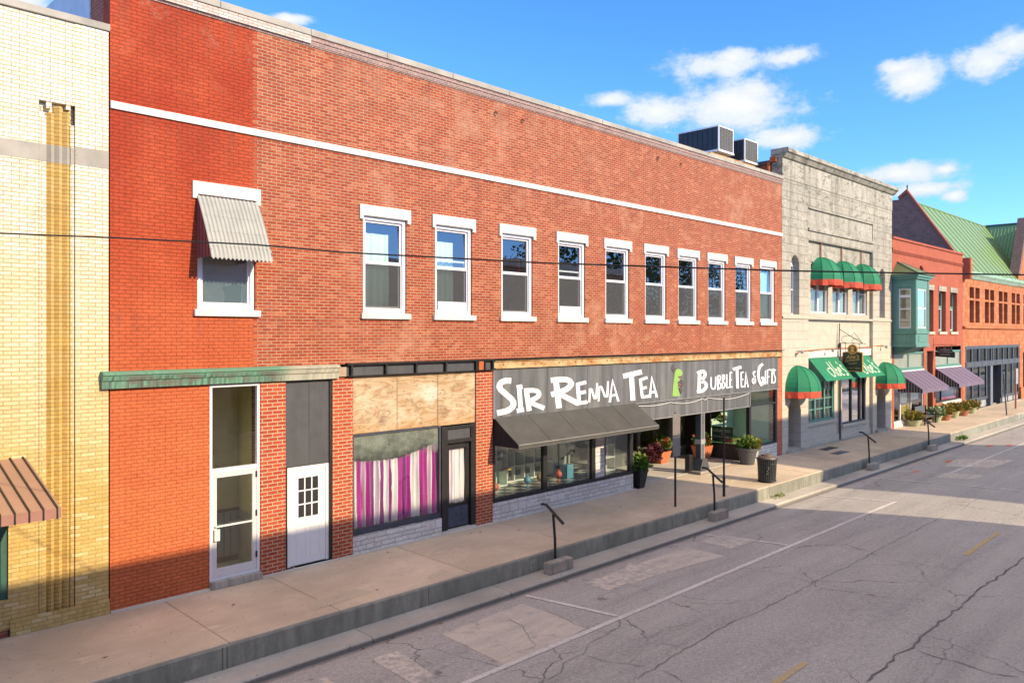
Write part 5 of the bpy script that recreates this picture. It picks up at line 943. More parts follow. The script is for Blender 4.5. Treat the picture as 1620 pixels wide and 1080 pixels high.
def planter(name, label, x, y, z, r0, r1, h, potmat, clumps, group=None, square=False):
    t = thing(name, label, 'planter', (x, y, z), group)
    if square:
        m = MB(); m.add([(x+a*r*1.1, y+b*r*1.1, zz) for r, zz in ((r0, z), (r1, z+h), (r1*.9, z+h), (r1*.85, z+h*.85)) for a, b in ((-1,-1),(1,-1),(1,1),(-1,1))], [(0,3,2,1)]+[(4*i+k, 4*i+(k+1)%4, 4*i+4+(k+1)%4, 4*i+4+k) for i in range(3) for k in range(4)])
        part(t, 'pot', m, potmat, bevel=.01)
    else: part(t, 'pot', MB().lathe(pot_prof(r0, r1, h, z), x, y, 24), potmat)
    part(t, 'soil', MB().lathe([(.0, z+h*.88), (r1*.9, z+h*.89)], x, y, 16, False), M['soil'])
    for mat, dx, dy, dz, rx, ry, rz, n, s_ in clumps:
        m = MB(); leaves(m, (x+dx, y+dy, z+h+dz), rx, ry, rz, n, s_)
        for k in range(14): a = k*.45; m.tube([(x+dx*.3, y+dy*.3, z+h*.85), (x+dx+rx*.6*math.cos(a), y+dy+ry*.6*math.sin(a), z+h+dz+rz*.3)], .004, 4)
        part(t, 'plant', m, M[mat])
    return t
planter('tall_planter', 'black tapered planter with a wispy green plant at the display window corner', 21.62, .06, .012, .12, .21, .62, M['pot_black'], [('leaf_green', 0, 0, .12, .30, .28, .22, 420, .13), ('leaf_lime', .1, .05, .2, .22, .2, .2, 120, .16)], 'planters at the shop entry', square=True)
planter('terracotta_planter', 'terracotta planter heaped with dark red and green foliage against the entry back wall', 26.35, 2.45, .012, .22, .32, .46, M['terracotta'], [('leaf_red', .12, 0, .28, .40, .32, .28, 520, .12), ('leaf_purple', -.48, -.1, .0, .30, .27, .34, 420, .11)], 'planters at the shop entry', square=True)
planter('terracotta_planter', 'terracotta planter of red flowers half hidden behind the iron column', 28.35, 1.75, .012, .2, .3, .55, M['terracotta'], [('leaf_red', 0, 0, .2, .34, .34, .28, 420, .11)], 'planters at the shop entry', square=True)
gp = planter('grey_planter', 'large round grey planter with yellow green trailing plant beside the white stone base', 28.55, -.12, .005, .27, .40, .62, M['pot_grey'], [('leaf_lime', .22, -.06, .1, .40, .32, .26, 560, .12), ('leaf_green', -.12, .05, .18, .24, .24, .2, 160, .14)], 'planters at the shop entry')
m = MB()
for k in range(16): a = rnd.uniform(0, 6.28); L_ = rnd.uniform(.3, .6); m.tube([(28.45, -.1, .55), (28.45+.15*math.cos(a), -.1+.15*math.sin(a), .55+L_*.8), (28.45+L_*math.cos(a), -.1+L_*math.sin(a), .55+L_*.75)], [.012, .010, .003], 5)
part(gp, 'grass_blade', m, M['leaf_lime'])
for nm, lb, x, y, z, mat in (('hanging_basket', 'upper hanging basket of orange flowers behind the entry side glass', 29.45, 1.5, 2.25, 'leaf_red'), ('hanging_basket', 'middle hanging basket of yellow flowers behind the entry side glass', 29.45, 1.5, 1.85, 'leaf_gold'), ('hanging_basket', 'lower basket of orange and pink flowers above the lettered board', 29.4, 1.5, 1.42, 'leaf_red')):
    t = thing(nm, lb, 'basket', (x, y, z), 'flower baskets in the window'); part(t, 'basket', MB().lathe([(.06, z), (.13, z+.1), (.14, z+.11)], x, y, 12), M['pot_green']); m = MB(); leaves(m, (x, y, z+.15), .22, .2, .13, 150, .08); part(t, 'plant', m, M[mat]); part(t, 'hanger', MB().tube([(x, y, z+.1), (x, y, z+.42)], .004, 4), M['galv'])
# ------------------------------------------------------------------ limestone building
sb = thing('limestone_building', 'weathered grey limestone two storey building with a plain cornice', 'building', (38, 0, 0))
SL, SR, RC0, RC1, RD = 31.765, 44.56, 34.31, 41.87, .16
def arch_fill(mb, x0, x1, zs, zt, y0, y1, n=10):
    # stone left above a round-headed opening
    cx = (x0+x1)/2; r = (x1-x0)/2; rz = zt-zs
    arc = [(cx-r*math.cos(math.pi*k/n), zs+rz*math.sin(math.pi*k/n)) for k in range(n+1)]
    for k in range(n): a, b = arc[k], arc[k+1]; mb.prism([a, b, (b[0], zt+.001), (a[0], zt+.001)], 'y', y0, y1)
NL = (32.60, 33.40, 5.89, 8.45); NR = (42.78, 43.55, 5.89, 8.45); DL = (32.34, 33.56, .12, 2.75); DR = (42.40, 43.64, .12, 2.75)
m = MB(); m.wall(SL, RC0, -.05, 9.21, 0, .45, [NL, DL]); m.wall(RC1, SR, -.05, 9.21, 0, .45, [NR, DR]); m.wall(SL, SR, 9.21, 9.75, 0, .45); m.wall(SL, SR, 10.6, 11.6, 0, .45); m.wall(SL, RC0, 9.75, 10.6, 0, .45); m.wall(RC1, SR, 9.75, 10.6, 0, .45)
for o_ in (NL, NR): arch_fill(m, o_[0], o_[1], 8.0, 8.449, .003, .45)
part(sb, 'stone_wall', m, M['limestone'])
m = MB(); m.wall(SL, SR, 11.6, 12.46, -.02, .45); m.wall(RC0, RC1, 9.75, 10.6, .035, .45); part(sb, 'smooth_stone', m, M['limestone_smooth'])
m = MB(); m.box(RC0-.05, RC1+.05, -.07, -.002, 9.62, 9.745); m.box(RC0-.04, RC1+.04, -.05, -.002, 10.6, 10.66); m.box(SL, SR, -.05, -.002, 5.70, 5.80); part(sb, 'stone_course', m, M['limestone_smooth'], bevel=.01)
SW = [(34.9+.02, 36.77), (37.28, 39.09), (39.68, 41.52)]; sh = [(a, b, 6.0, 8.3) for a, b in SW]
G1 = (34.52, 37.48, 1.06, 3.15); G2 = (38.37, 41.34, .70, 3.15)
m = MB(); m.wall(RC0, RC1, -.05, 9.21, RD, .5, sh+[G1, G2]); part(sb, 'recessed_wall', m, M['limestone_smooth'])
m = MB()
for a, b in SW:   # flat arch rings over the three windows
    cx = (a+b)/2; r = 1.05
    for k in range(12):
        t0, t1 = math.pi*k/12, math.pi*(k+1)/12; m.prism([(cx-r*math.cos(t0), 7.95+r*math.sin(t0)), (cx-r*math.cos(t1), 7.95+r*math.sin(t1)), (cx-(r-.06)*math.cos(t1), 7.95+(r-.06)*math.sin(t1)), (cx-(r-.06)*math.cos(t0), 7.95+(r-.06)*math.sin(t0))], 'y', RD-.012, RD-.001)
part(sb, 'arch_ring', m, M['limestone_smooth'])
m = MB(); m.prism([(-.02, 12.46), (-.10, 12.47), (-.22, 12.62), (-.30, 12.66), (-.30, 12.80), (-.24, 12.85), (.5, 12.85), (.5, 12.46)], 'x', SL-.02, SR+.18); part(sb, 'cornice', m, M['limestone_smooth'])
m = MB(); m.box(SL, SL+.35, .46, 14, -.1, 12.25); m.box(SR-.4, SR, .46, 14, -.1, 12.2); m.box(SL+.35, SR-.4, 13.7, 14, -.1, 12); part(sb, 'side_wall', m, M['old_red_brick'])
part(sb, 'side_coping', MB().box(SL-.06, SL+.42, .46, 14, 12.253, 12.40), M['roof_tar']); part(sb, 'roof', MB().box(SL+.35, SR-.4, .5, 13.7, 11.3, 11.5), M['roof_tar'])
part(sb, 'downpipe', MB().tube([(SL-.1, .55, 11.6), (SL-.1, .55, 12.3)], .07, 8).box(SL-.16, SL-.03, .2, .48, 12.3, 12.5), M['rust_plain'])
part(sb, 'floor_slab', MB().box(SL+.35, SR-.4, .5, 13.7, 4.6, 4.8), M['room_wall']); part(sb, 'back_room', MB().box(SL+.35, SR-.4, 5, 5.2, 4.8, 11.3).box(SL+.35, SR-.4, 5, 5.2, 0, 4.6).box(SL+.35, SR-.4, .5, 5, -.1, .02), M['room_wall'])
for nm, o_ in (('l', NL), ('r', NR)):
    f = part(sb, 'narrow_window', MB().ring(o_[0], o_[1], o_[2], o_[3]-.4, .26, .34, .06).box(o_[0]+.06, o_[1]-.06, .27, .33, 6.95, 7.0), M['window_white']); part(f, 'pane', MB().box(o_[0]+.06, o_[1]-.06, .30, .305, o_[2]+.06, o_[3]-.46), M['glass_up']); part(f, 'lunette', MB().box(o_[0], o_[1], .28, .33, o_[3]-.4, o_[3]), M['white_paint'])
for a, b in SW:
    f = part(sb, 'window', MB().ring(a, b, 6.0, 8.3, RD+.08, RD+.16, .07).box((a+b)/2-.09, (a+b)/2+.05, RD+.07, RD+.16, 6.07, 8.23).box(a+.07, (a+b)/2-.09, RD+.10, RD+.15, 7.02, 7.07).box((a+b)/2+.05, b-.07, RD+.10, RD+.15, 7.02, 7.07), M['window_white'])
    part(f, 'pane', MB().box(a+.07, b-.07, RD+.12, RD+.126, 6.07, 8.23), M['glass']); part(f, 'blind', MB().box(a+.08, b-.08, RD+.20, RD+.21, 6.08, 7.9), plain('grey_blind', (.24, .25, .26), .8))
# doors under arched hoods
for o_ in (DL, DR):
    d = part(sb, 'door', MB().box(o_[0], o_[1], .62, .68, .12, 2.75), plain('dark_door', (.03, .025, .022), .5)); part(d, 'door_lite', MB().box(o_[0]+.2, o_[0]+.5, .60, .619, 1.1, 2.0), M['galv']); part(sb, 'door_reveal', MB().box(o_[1]-.003, o_[1]+.3, .452, .68, .12, 2.75).box(o_[0]-.3, o_[0]+.003, .452, .68, .12, 2.75), M['limestone']); part(sb, 'door_step', MB().box(o_[0]-.15, o_[1]+.15, -.10, .62, -.02, .118), M['block'], bevel=.01)
for o_ in (DL, DR):
    for s_ in (o_[0], o_[1]):
        e_ = .22 if s_ == o_[0] else -.22; part(sb, 'door_corbel', MB().prism([(s_, 1.75), (s_+e_, 2.2), (s_+e_, 2.745), (s_, 2.745)], 'y', .006, .44), M['limestone'])
# ground floor windows
f = part(sb, 'shop_window', MB().ring(G1[0], G1[1], G1[2], G1[3], RD+.05, RD+.2, .10).box(35.42, 35.54, RD+.05, RD+.2, 1.16, 3.05).box(36.43, 36.55, RD+.05, RD+.2, 1.16, 3.05), M['teal_paint'])
m = MB()
for a, b in ((34.62, 35.42), (35.54, 36.43), (36.55, 37.38)):
    for z in (1.62, 2.08, 2.54): m.box(a, b, RD+.09, RD+.13, z-.025, z+.025)
    m.box((a+b)/2-.025, (a+b)/2+.025, RD+.088, RD+.132, 1.16, 3.05)
part(f, 'glazing_bar', m, M['teal_paint']); part(f, 'pane', MB().box(34.6, 37.4, RD+.108, RD+.112, 1.1, 3.1), M['glass_shop'])
f = part(sb, 'shop_window', MB().ring(G2[0], G2[1], G2[2], G2[3], RD+.05, RD+.2, .08).box(39.6, 39.72, RD+.05, RD+.2, .78, 3.07).box(40.7, 40.85, RD+.05, RD+.2, .78, 3.07), M['black_metal']); part(f, 'pane', MB().box(38.45, 41.26, RD+.108, RD+.112, .75, 3.1), glassmat('reflective_shop_glass', (.5, .46, .40), 4.0, 0, .25))
part(sb, 'window_sill', MB().box(34.4, 37.6, RD-.10, RD-.002, .93, 1.05).box(38.25, 41.45, RD-.10, RD-.002, .58, .69), M['limestone_smooth'], bevel=.01)
part(sb, 'stone_base', MB().box(34.33, 41.85, RD-.06, RD-.002, -.04, .30), M['limestone_smooth'])
part(sb, 'lintel_beam', MB().box(34.33, 41.85, RD-.08, RD-.002, 3.98, 4.32), M['cream_trim'])
part(sb, 'downspout', MB().tube([(37.95, RD-.08, .05), (37.95, RD-.08, 4.6)], .055, 8), M['grey_metal'])
part(sb, 'conduit', MB().tube([(33.0, -.04, 4.15), (33.4, -.04, 4.3), (36.5, .08, 4.36), (41.0, .08, 4.38), (43.2, -.04, 4.45)], .022, 6), M['rust_plain'])
for xr in (35.85, 38.2, 40.6): part(sb, 'awning_rod', MB().tube([(xr, RD-.06, 9.19), (xr, RD-.06, 8.5)], .035, 6), M['pot_brown'])
for x, z in ((33.1, 4.30), (36.3, 4.32), (43.0, 4.40)):
    solo('flood_lamp', {33.1: 'small grey flood lamp on the limestone wall above the left domed awning', 36.3: 'small dark flood lamp above the first lettered green awning', 43.0: 'small grey flood lamp above the right domed awning'}[x], 'lamp', MB().tube([(x, RD-.1 if x == 36.3 else 0, z), (x, -.22, z+.02)], .02, 6).lathe([(.02, z-.10), (.06, z-.08), (.075, z+.02), (.04, z+.05)], x, -.26, 10), M['galv'], (x, -.1, z), 'flood lamps on the limestone wall')
# domed awnings
def dome(label, cx, hw, z0, h, d, y0, val=.27):
    t = thing('domed_awning', label, 'awning', (cx, y0, z0), 'green domed awnings on the limestone building'); m = MB(); n, k = 6, 8
    for i in range(n):
        t0, t1 = math.pi*i/n, math.pi*(i+1)/n
        for j in range(k):
            a, b = math.pi/2*j/k, math.pi/2*(j+1)/k
            q = lambda th, e: (cx-hw*math.cos(th)*math.cos(e), y0-d*math.sin(th)*math.cos(e), z0+h*math.sin(e))
            m.quad(q(t0, a), q(t1, a), q(t1, b), q(t0, b))
    part(t, 'canopy', m, M['canvas_green']); m = MB(); nn = 24
    for i in range(nn):
        t0, t1 = math.pi*i/nn, math.pi*(i+1)/nn
        f = lambda th: 1.02+.02*math.sin(th*14)
        def edge(th):   # straight chords between the ribs
            s0 = math.pi*math.floor(th/math.pi*n-1e-6)/n; s0 = max(0, s0); s1 = s0+math.pi/n; u = (th-s0)/(s1-s0)
            return (cx-hw*(math.cos(s0)*(1-u)+math.cos(s1)*u), y0-d*(math.sin(s0)*(1-u)+math.sin(s1)*u))
        a, b = edge(t0), edge(t1); sa, sb_ = f(t0), f(t1)
        m.quad((a[0], a[1]-.004, z0), (b[0], b[1]-.004, z0), (cx+(b[0]-cx)*sb_, y0+(b[1]-y0)*sb_, z0-val+.012*math.sin(t1*9)), (cx+(a[0]-cx)*sa, y0+(a[1]-y0)*sa, z0-val+.012*math.sin(t0*9)))
    o = part(t, 'valance', m, M['canvas_red']); m = MB()
    for i in range(n+1):
        th = math.pi*i/n; m.tube([(cx-hw*math.cos(th)*math.cos(e)*1.004, y0-d*math.sin(th)*math.cos(e)*1.004, z0+h*math.sin(e)*1.004) for e in [math.pi/2*j/8 for j in range(9)]], .012, 5)
    part(t, 'rib', m, M['canvas_green']); return t
dome('green domed awning with red valance over the upper left window of three', 35.86, .98, 7.49, 1.05, 1.0, RD)
dome('green domed awning with red valance over the upper middle window of three', 38.21, .94, 7.47, 1.05, 1.0, RD)
dome('green domed awning with red valance over the upper right window of three', 40.6, .94, 7.48, 1.05, 1.0, RD)
dome('green domed awning with red valance over the street door beside the tea shop', 33.10, 1.06, 2.62, 1.06, 1.0, -.005)
dome('green domed awning with red valance over the street door next to the plum awning', 43.30, 1.08, 2.52, 1.06, 1.05, -.005)
# two sloping lettered awnings
def slope_awning(label, x0, x1):
    t = thing('lettered_awning', label, 'awning', (x0, RD, 3.0), 'lettered green awnings on the limestone building')
    yt, zt, yb, zb = RD-.03, 4.0, -.72, 2.985
    part(t, 'canopy', MB().prism([(yt, zt), (yb, zb), (yb+.01, zb-.01), (yt, zt-.02)], 'x', x0, x1), M['canvas_green'])
    for xa in (x0+.005, x1-.012): part(t, 'side_panel', MB().prism([(yt, zt-.03), (yb+.02, zb), (yt, zb)], 'x', xa, xa+.007), M['dark_teal'])
    m = MB(); v = Vector((0, yt-yb, zt-zb)).normalized(); L_ = math.hypot(yt-yb, zt-zb); og = Vector((x0+(x1-x0)*.30, yb, zb))+v*.12 + Vector((0, -.003, .003))
    W_ = (x1-x0)*.62
    for wd, pts in ((.055, ((0,.52),(.02,.25),(.10,.08),(.20,.12),(.25,.35),(.27,.95))), (.06, ((.27,.95),(.30,.45),(.38,.10))), (.05, ((.08,.55),(.2,.58),(.33,.55))), (.05, ((.44,.98),(.42,.5),(.46,.12),(.54,.12),(.58,.35),(.52,.5),(.44,.42))), (.055, ((.62,.32),(.72,.40),(.73,.55),(.66,.58),(.61,.35),(.66,.12),(.75,.14))), (.05, ((.80,.95),(.83,.78))), (.06, ((.97,.66),(.88,.70),(.87,.55),(.98,.32),(.96,.12),(.86,.12)))):
        stroke(m, [(p[0]*W_, p[1]*L_*.72) for p in pts], wd*1.25, og, (1,0,0), v, .004)
    part(t, 'lettering', m, M['letter_cream']); return t
slope_awning("green sloping awning with cream lettering over the green framed window", 34.55, 37.62)
slope_awning("green sloping awning with cream lettering partly hidden behind the hanging board", 38.32, 41.55)
# hanging board on a scrolled bracket
hs = thing('hanging_sign', "black and gold lettered board hanging from a scrolled iron bracket", 'sign', (37.9, -.55, 3.3)); X = 37.85
br = MB(); br.tube([(X, .10, 4.2), (X, .06, 5.55)], .022, 6); br.tube([(X, .07, 5.28), (X, -1.02, 4.60)], .014, 6); br.tube([(X, .09, 4.62), (X, -1.15, 4.60)], .016, 6)
br.tube([(X, -.30-.28*math.cos(a), 4.80+.17*math.sin(a)) for a in [k*.5 for k in range(10)]], .010, 5); br.tube([(X, -.70-.20*math.cos(a), 4.72+.11*math.sin(a)) for a in [k*.55 for k in range(9)]], .010, 5); br.tube([(X, -.5, 4.95), (X, -.62, 5.12), (X, -1.0, 4.62)], .010, 5)
for y in (-.22, -.85): br.tube([(X, y, 4.62), (X, y, 4.16)], .012, 5)
part(hs, 'bracket', br, M['black_metal'])
bp = MB(); bp.prism([(-.10, 3.36), (-.10, 4.16), (-.32, 4.20), (-.76, 4.20), (-1.0, 4.16), (-1.0, 3.30)], 'x', X-.03, X+.03); part(hs, 'board', bp, M['board_black'])
ed = MB()
for a, b in (((-.10, 3.36), (-.10, 4.17)), ((-1.0, 3.30), (-1.0, 4.17)), ((-.10, 3.36), (-1.0, 3.30)), ((-.10, 4.17), (-.34, 4.20)), ((-.76, 4.20), (-1.0, 4.17))): ed.tube([(X, a[0], a[1]), (X, b[0], b[1])], .035, 4)
part(hs, 'board_edge', ed, M['gold_disc'])
dc = MB(); dc.lathe([(.0, -.04), (.235, -.04), (.235, .04), (.0, .04)], 0, 0, 24); dc.v = [(X+z, -.55+x, 4.33+y) for x, y, z in dc.v]; part(hs, 'medallion', dc, M['gold_disc'])
dk = MB()
for k in range(20):
    a, b = 2*math.pi*k/20, 2*math.pi*(k+1)/20; dk.quad((X-.042, -.55+.185*math.cos(a), 4.33+.185*math.sin(a)), (X-.042, -.55+.185*math.cos(b), 4.33+.185*math.sin(b)), (X-.042, -.55+.15*math.cos(b), 4.33+.15*math.sin(b)), (X-.042, -.55+.15*math.cos(a), 4.33+.15*math.sin(a)))
for s_ in (-1, 1): dk.box(X-.046, X-.042, -.55+s_*.105-.025, -.55+s_*.105+.025, 4.26, 4.40)
part(hs, 'medallion_ring', dk, M['board_black'])
tx = MB(); uu, vv = (0, -1, .0), (0, 0, 1); up_ = (0, -1, .12)
text_mb(tx, "Abe's", (X-.032, -.24, 3.86), (0, -1, .10), vv, .20, .62, .25); text_mb(tx, 'Carmelcorn', (X-.032, -.22, 3.72), (0, -1, .16), vv, .085, .66, .3); text_mb(tx, 'Shoppe', (X-.032, -.36, 3.60), (0, -1, .14), vv, .085, .40, .3); text_mb(tx, 'Candy • Gifts', (X-.032, -.19, 3.42), (0, -1, -.02), vv, .075, .74, .2)
tx.tube([(X-.033, -.18, 3.80), (X-.033, -.88, 3.885)], .006, 4); part(hs, 'lettering', tx, M['letter_gold'])

# ------------------------------------------------------------------ rooftop condensers
def condenser(label, x0, x1, y0, y1, z0, z1, fans):
    t = thing('air_conditioner', label, 'air conditioner', (x0, y0, z0), 'rooftop air conditioners'); s_ = .045
    fr = MB()
    for x in (x0, x1-s_):
        for y in (y0, y1-s_): fr.box(x, x+s_, y, y+s_, z0, z1)
    fr.box(x0, x1, y0, y1, z1+.001, z1+.05); fr.box(x0-.02, x1+.02, y0-.02, y1+.02, z0-.08, z0-.001); part(t, 'frame', fr, M['window_white'])
    part(t, 'coil', MB().box(x0+.03, x1-.03, y0+.02, y1-.03, z0, z1), plain('coil_dark', (.035, .038, .045), .6, var=.25, scale=1.1))
    gr = MB()
    for k in range(26): z = z0+.03+k*(z1-z0-.06)/26; gr.box(x0+s_, x1-s_, y0+.004, y0+.016, z, z+.012)
    for k in range(5): gr.box(x0+s_+k*(x1-x0-2*s_)/5, x0+s_+.012+k*(x1-x0-2*s_)/5, y0+.002, y0+.018, z0, z1)
    part(t, 'louvre', gr, plain('louvre_grey', (.23, .23, .21), .6)); sd = MB()
    for k in range(8): y = y0+.08+k*(y1-y0-.1)/8; sd.box(x0+.012, x0+.028, y, y+(y1-y0)/8-.03, z0+.02, z1-.01)
    part(t, 'side_grille', sd, plain('side_grille', (.022, .03, .045), .6, var=.3))
    for k in range(fans): part(t, 'fan_guard', MB().lathe([(.02, z1+.12), (.28, z1+.12), (.40, z1+.09), (.43, z1+.05), (.45, z1+.051)], (x0+x1)/2, y0+(y1-y0)*(k+.5)/fans, 18, False), M['black_metal'])
    return t
condenser('larger rooftop air conditioner with twin fans on the red brick building', 28.35, 29.52, 1.0, 2.9, 12.40, 13.30, 2)
condenser('smaller rooftop air conditioner next to the limestone parapet', 30.45, 31.60, 1.0, 2.3, 12.30, 13.15, 1)
fr = MB(); fr.box(27.8, 31.7, 1.05, 1.2, 12.02, 12.20); fr.box(27.8, 31.7, 2.1, 2.25, 12.02, 12.20)
for x in (28.0, 29.6, 31.4):
    for y in (1.05, 2.1): fr.box(x, x+.14, y, y+.14, 10.9, 12.02)
solo('steel_stand', 'rusty steel beam stand under the rooftop air conditioners', 'stand', fr, M['rust'], (29.7, 1.6, 10.9))
solo('chimney_stub', 'low red brick stub on the roof behind the air conditioner stand', 'chimney', MB().box(28.6, 29.4, 1.5, 2.0, 10.9, 12.0), M['old_red_brick'], (29, 1.7, 10.9))
# ------------------------------------------------------------------ coral brick building with a green bay window
cb = thing('coral_brick_building', 'painted coral red brick building with a green bay window', 'building', (51, 0, 0))
CL, CR = 44.575, 57.32
W4 = [(50.15, 51.45, 5.19, 7.66), (52.42, 53.80, 5.19, 7.66), (54.68, 56.08, 5.19, 7.66)]; VENT = (48.85, 49.70, 8.3, 9.0)
m = MB(); m.wall(CL, CR, 4.05, 10.15, 0, .4, W4+[VENT, (44.9, 46.6, 4.6, 7.9)]); arch_fill(m, VENT[0], VENT[1], 8.55, 8.999, .003, .4)
part(cb, 'front_wall', m, M['coral_brick'])
m = MB(); m.box(CL, CR, -.08, .45, 10.153, 10.27); part(cb, 'coping', m, M['coral_brick'], bevel=.01)
m = MB(); m.box(CL, CR, -.06, -.002, 9.56, 9.66)
for k in range(64): a = CL+.05+k*.199; m.box(a, a+.10, -.055, -.002, 9.40, 9.558)
part(cb, 'dentil_band', m, M['coral_brick'])
part(cb, 'dentil_shadow_gap', MB().box(CL, CR, -.004, -.0015, 9.40, 9.555), M['old_red_brick'])
for a, b in ((CL, 44.86), (49.68, 50.22), (51.30, 51.80), (56.92, CR)): part(cb, 'pier', MB().box(a, b, -.01, .4, -.05, 4.05), M['coral_brick'])
m = MB(); m.box(CL, CL+.3, .41, 13, -.1, 10.1); m.box(CR-.3, CR-.01, .41, 13, -.1, 10.1); m.box(CL+.3, CR-.3, 12.7, 13, -.1, 10.1); part(cb, 'side_wall', m, M['old_red_brick'])
part(cb, 'roof', MB().box(CL+.3, CR-.3, .41, 12.7, 9.6, 9.8), M['roof_tar']); part(cb, 'inner_room', MB().box(CL+.3, CR-.3, 4, 4.1, .02, 9.6).box(CL+.3, CR-.3, .41, 4, 4.2, 4.5).box(CL+.3, CR-.3, .41, 4, -.1, .01), M['room_wall'])
for a, b, c, d in W4:
    f = part(cb, 'window', MB().ring(a, b, c, d, .22, .32, .10).box(a+.1, b-.1, .22, .30, 6.62, 6.78), M['teal_paint']); part(f, 'sash', MB().ring(a+.1, b-.1, c+.1, 6.62, .24, .29, .05).box(a+.15, b-.15, .235, .295, 6.625, 6.78), M['window_white']); part(f, 'pane', MB().box(a+.1, b-.1, .26, .266, c+.1, d-.1), M['glass_up'])
    part(f, 'lintel', MB().box(a-.05, b+.05, -.04, .1, d+.002, d+.30), M['limestone']); part(f, 'sill', MB().box(a-.06, b+.06, -.08, .2, c-.15, c-.002), M['limestone_smooth'])
part(cb, 'attic_vent', MB().box(VENT[0], VENT[1], .15, .2, 8.3, 8.99), M['pot_brown'])
# bay window
B0, B1, BY = 44.66, 46.72, -1.16
m = MB(); m.wallx(BY, -.002, 4.36, 8.02, B0, B0+.12, [(-.92, -.30, 5.35, 7.45)]); m.wall(B0+.12, B1-.12, 4.36, 8.02, BY, BY+.12, [(44.98, 46.42, 5.35, 7.45)]); m.wallx(BY, -.002, 4.36, 8.02, B1-.12, B1, [(-.92, -.30, 5.35, 7.45)]); m.box(B0+.12, B1-.12, BY+.12, -.002, 4.36, 4.44)
bay = part(cb, 'bay_window', m, M['teal_paint'])
m = MB()
for x in (B0-.03,): m.box(x, x+.0285, BY, BY+.13, 5.2, 8.02); m.box(x, x+.0285, -.13, 0, 5.2, 8.02); m.box(x, x+.0285, BY+.131, -.131, 7.55, 7.72)
m.box(B0-.05, B1+.05, BY-.06, BY-.002, 5.06, 5.18); m.box(B0-.06, B0-.002, BY-.002, 0, 5.06, 5.18); m.box(B0-.04, B1+.04, BY-.04, BY-.002, 4.36, 4.5); m.box(B0-.045, B0-.002, BY-.002, 0, 4.36, 4.5)
m.box(B0, B0+.14, BY-.03, BY-.002, 5.18, 8.02); m.box(B1-.14, B1, BY-.03, BY-.002, 5.18, 8.02); m.box(B0-.12, B1+.12, BY-.12, -.0, 7.95, 8.06); m.box(B0-.2, B1+.2, BY-.2, 0, 8.061, 8.19)
part(bay, 'moulding', m, M['teal_paint'], bevel=.01)
part(bay, 'panel', MB().box(B0-.02, B0-.001, -.9, -.28, 4.62, 4.98).box(45.1, 46.3, BY-.022, BY-.001, 4.62, 4.98), M['teal_paint'], bevel=.015)
m = MB(); e0, e1, ey = B0-.28, B1+.28, BY-.28; rz, ry = 8.95, -.002
m.add([(e0, ey, 8.19), (e1, ey, 8.19), (e1, ry, 8.19), (e0, ry, 8.19), (45.35, ry, rz), (46.0, ry, rz)], [(0,1,5,4), (1,2,5), (3,0,4), (0,3,2,1), (2,3,4,5)]); part(bay, 'roof', m, M['shingle'])
m = MB(); m.tube([(e0, ey, 8.2), (45.35, ry, rz+.01)], .025, 5); m.tube([(e1, ey, 8.2), (46.0, ry, rz+.01)], .025, 5); part(bay, 'hip_ridge', m, M['dark_teal'])
m = MB(); t_ = MB().ring(-.92, -.30, 5.35, 7.45, 0, 1, .06); t_.box(-.86, -.36, 0, 1, 6.35, 6.41).box(-.86, -.36, 0, 1, 6.98, 7.12)
m.add([(B0+.05+.05*y, x, z) for x, y, z in t_.v], t_.f); m.ring(44.98, 46.42, 5.35, 7.45, BY+.03, BY+.09, .07).box(45.05, 46.35, BY+.03, BY+.09, 6.38, 6.45); part(bay, 'sash', m, M['window_white'])
part(bay, 'pane', MB().box(B0+.075, B0+.08, -.9, -.32, 5.4, 7.4).box(45.0, 46.4, BY+.06, BY+.065, 5.4, 7.4), M['glass_up']); part(bay, 'blind', MB().box(B0+.15, B0+.155, -.9, -.32, 5.4, 7.4).box(45.0, 46.4, BY+.15, BY+.155, 5.4, 7.4), plain('dark_blind', (.05, .05, .055), .8))
m = MB(); m.prism([(BY+.05, 4.355), (-.002, 4.355), (-.002, 3.95), (-.5, 4.05)], 'x', B0+.05, B1-.1); part(bay, 'bracket', m, M['dark_teal'])
# coral storefronts
m = MB(); m.box(44.87, 49.67, .0, .1, 4.0, 4.30); m.box(51.82, 56.9, 0, .1, 4.0, 4.30); m.box(44.87, 49.67, .0, .1, 3.02, 3.12); m.box(51.82, 56.9, .0, .1, 3.02, 3.12); part(cb, 'fascia', m, M['teal_paint'])
for a, b in ((44.87, 49.67), (51.82, 56.9)):
    f = part(cb, 'transom_window', MB().ring(a, b, 3.13, 3.99, .03, .10, .06).box((a+b)/2-.05, (a+b)/2+.05, .03, .10, 3.19, 3.93), M['teal_paint']); m = MB()
    for k in range(8): m.box(a+.06, b-.06, .06, .07, 3.20+k*.09, 3.225+k*.09)
    part(f, 'lattice', m, M['lattice']); part(f, 'pane', MB().box(a+.06, b-.06, .09, .094, 3.19, 3.93), plain('louvre_glass', (.28, .31, .27), .35))
part(cb, 'white_band', MB().box(44.9, 49.66, -.05, -.003, 2.90, 3.03).box(51.83, 56.9, -.05, -.003, 2.90, 3.03), M['white_paint'])
f = part(cb, 'shop_window', MB().ring(44.88, 49.66, .25, 2.9, .03, .12, .07).box(45.9, 46.0, .03, .12, .32, 2.83).box(47.6, 47.68, .03, .12, .32, 2.83), M['window_white']); part(f, 'pane', MB().box(44.95, 49.6, .07, .076, .32, 2.83), M['glass_shop']); part(f, 'stall_riser', MB().box(44.88, 49.66, -.02, .12, -.02, .249), M['cream_trim'])
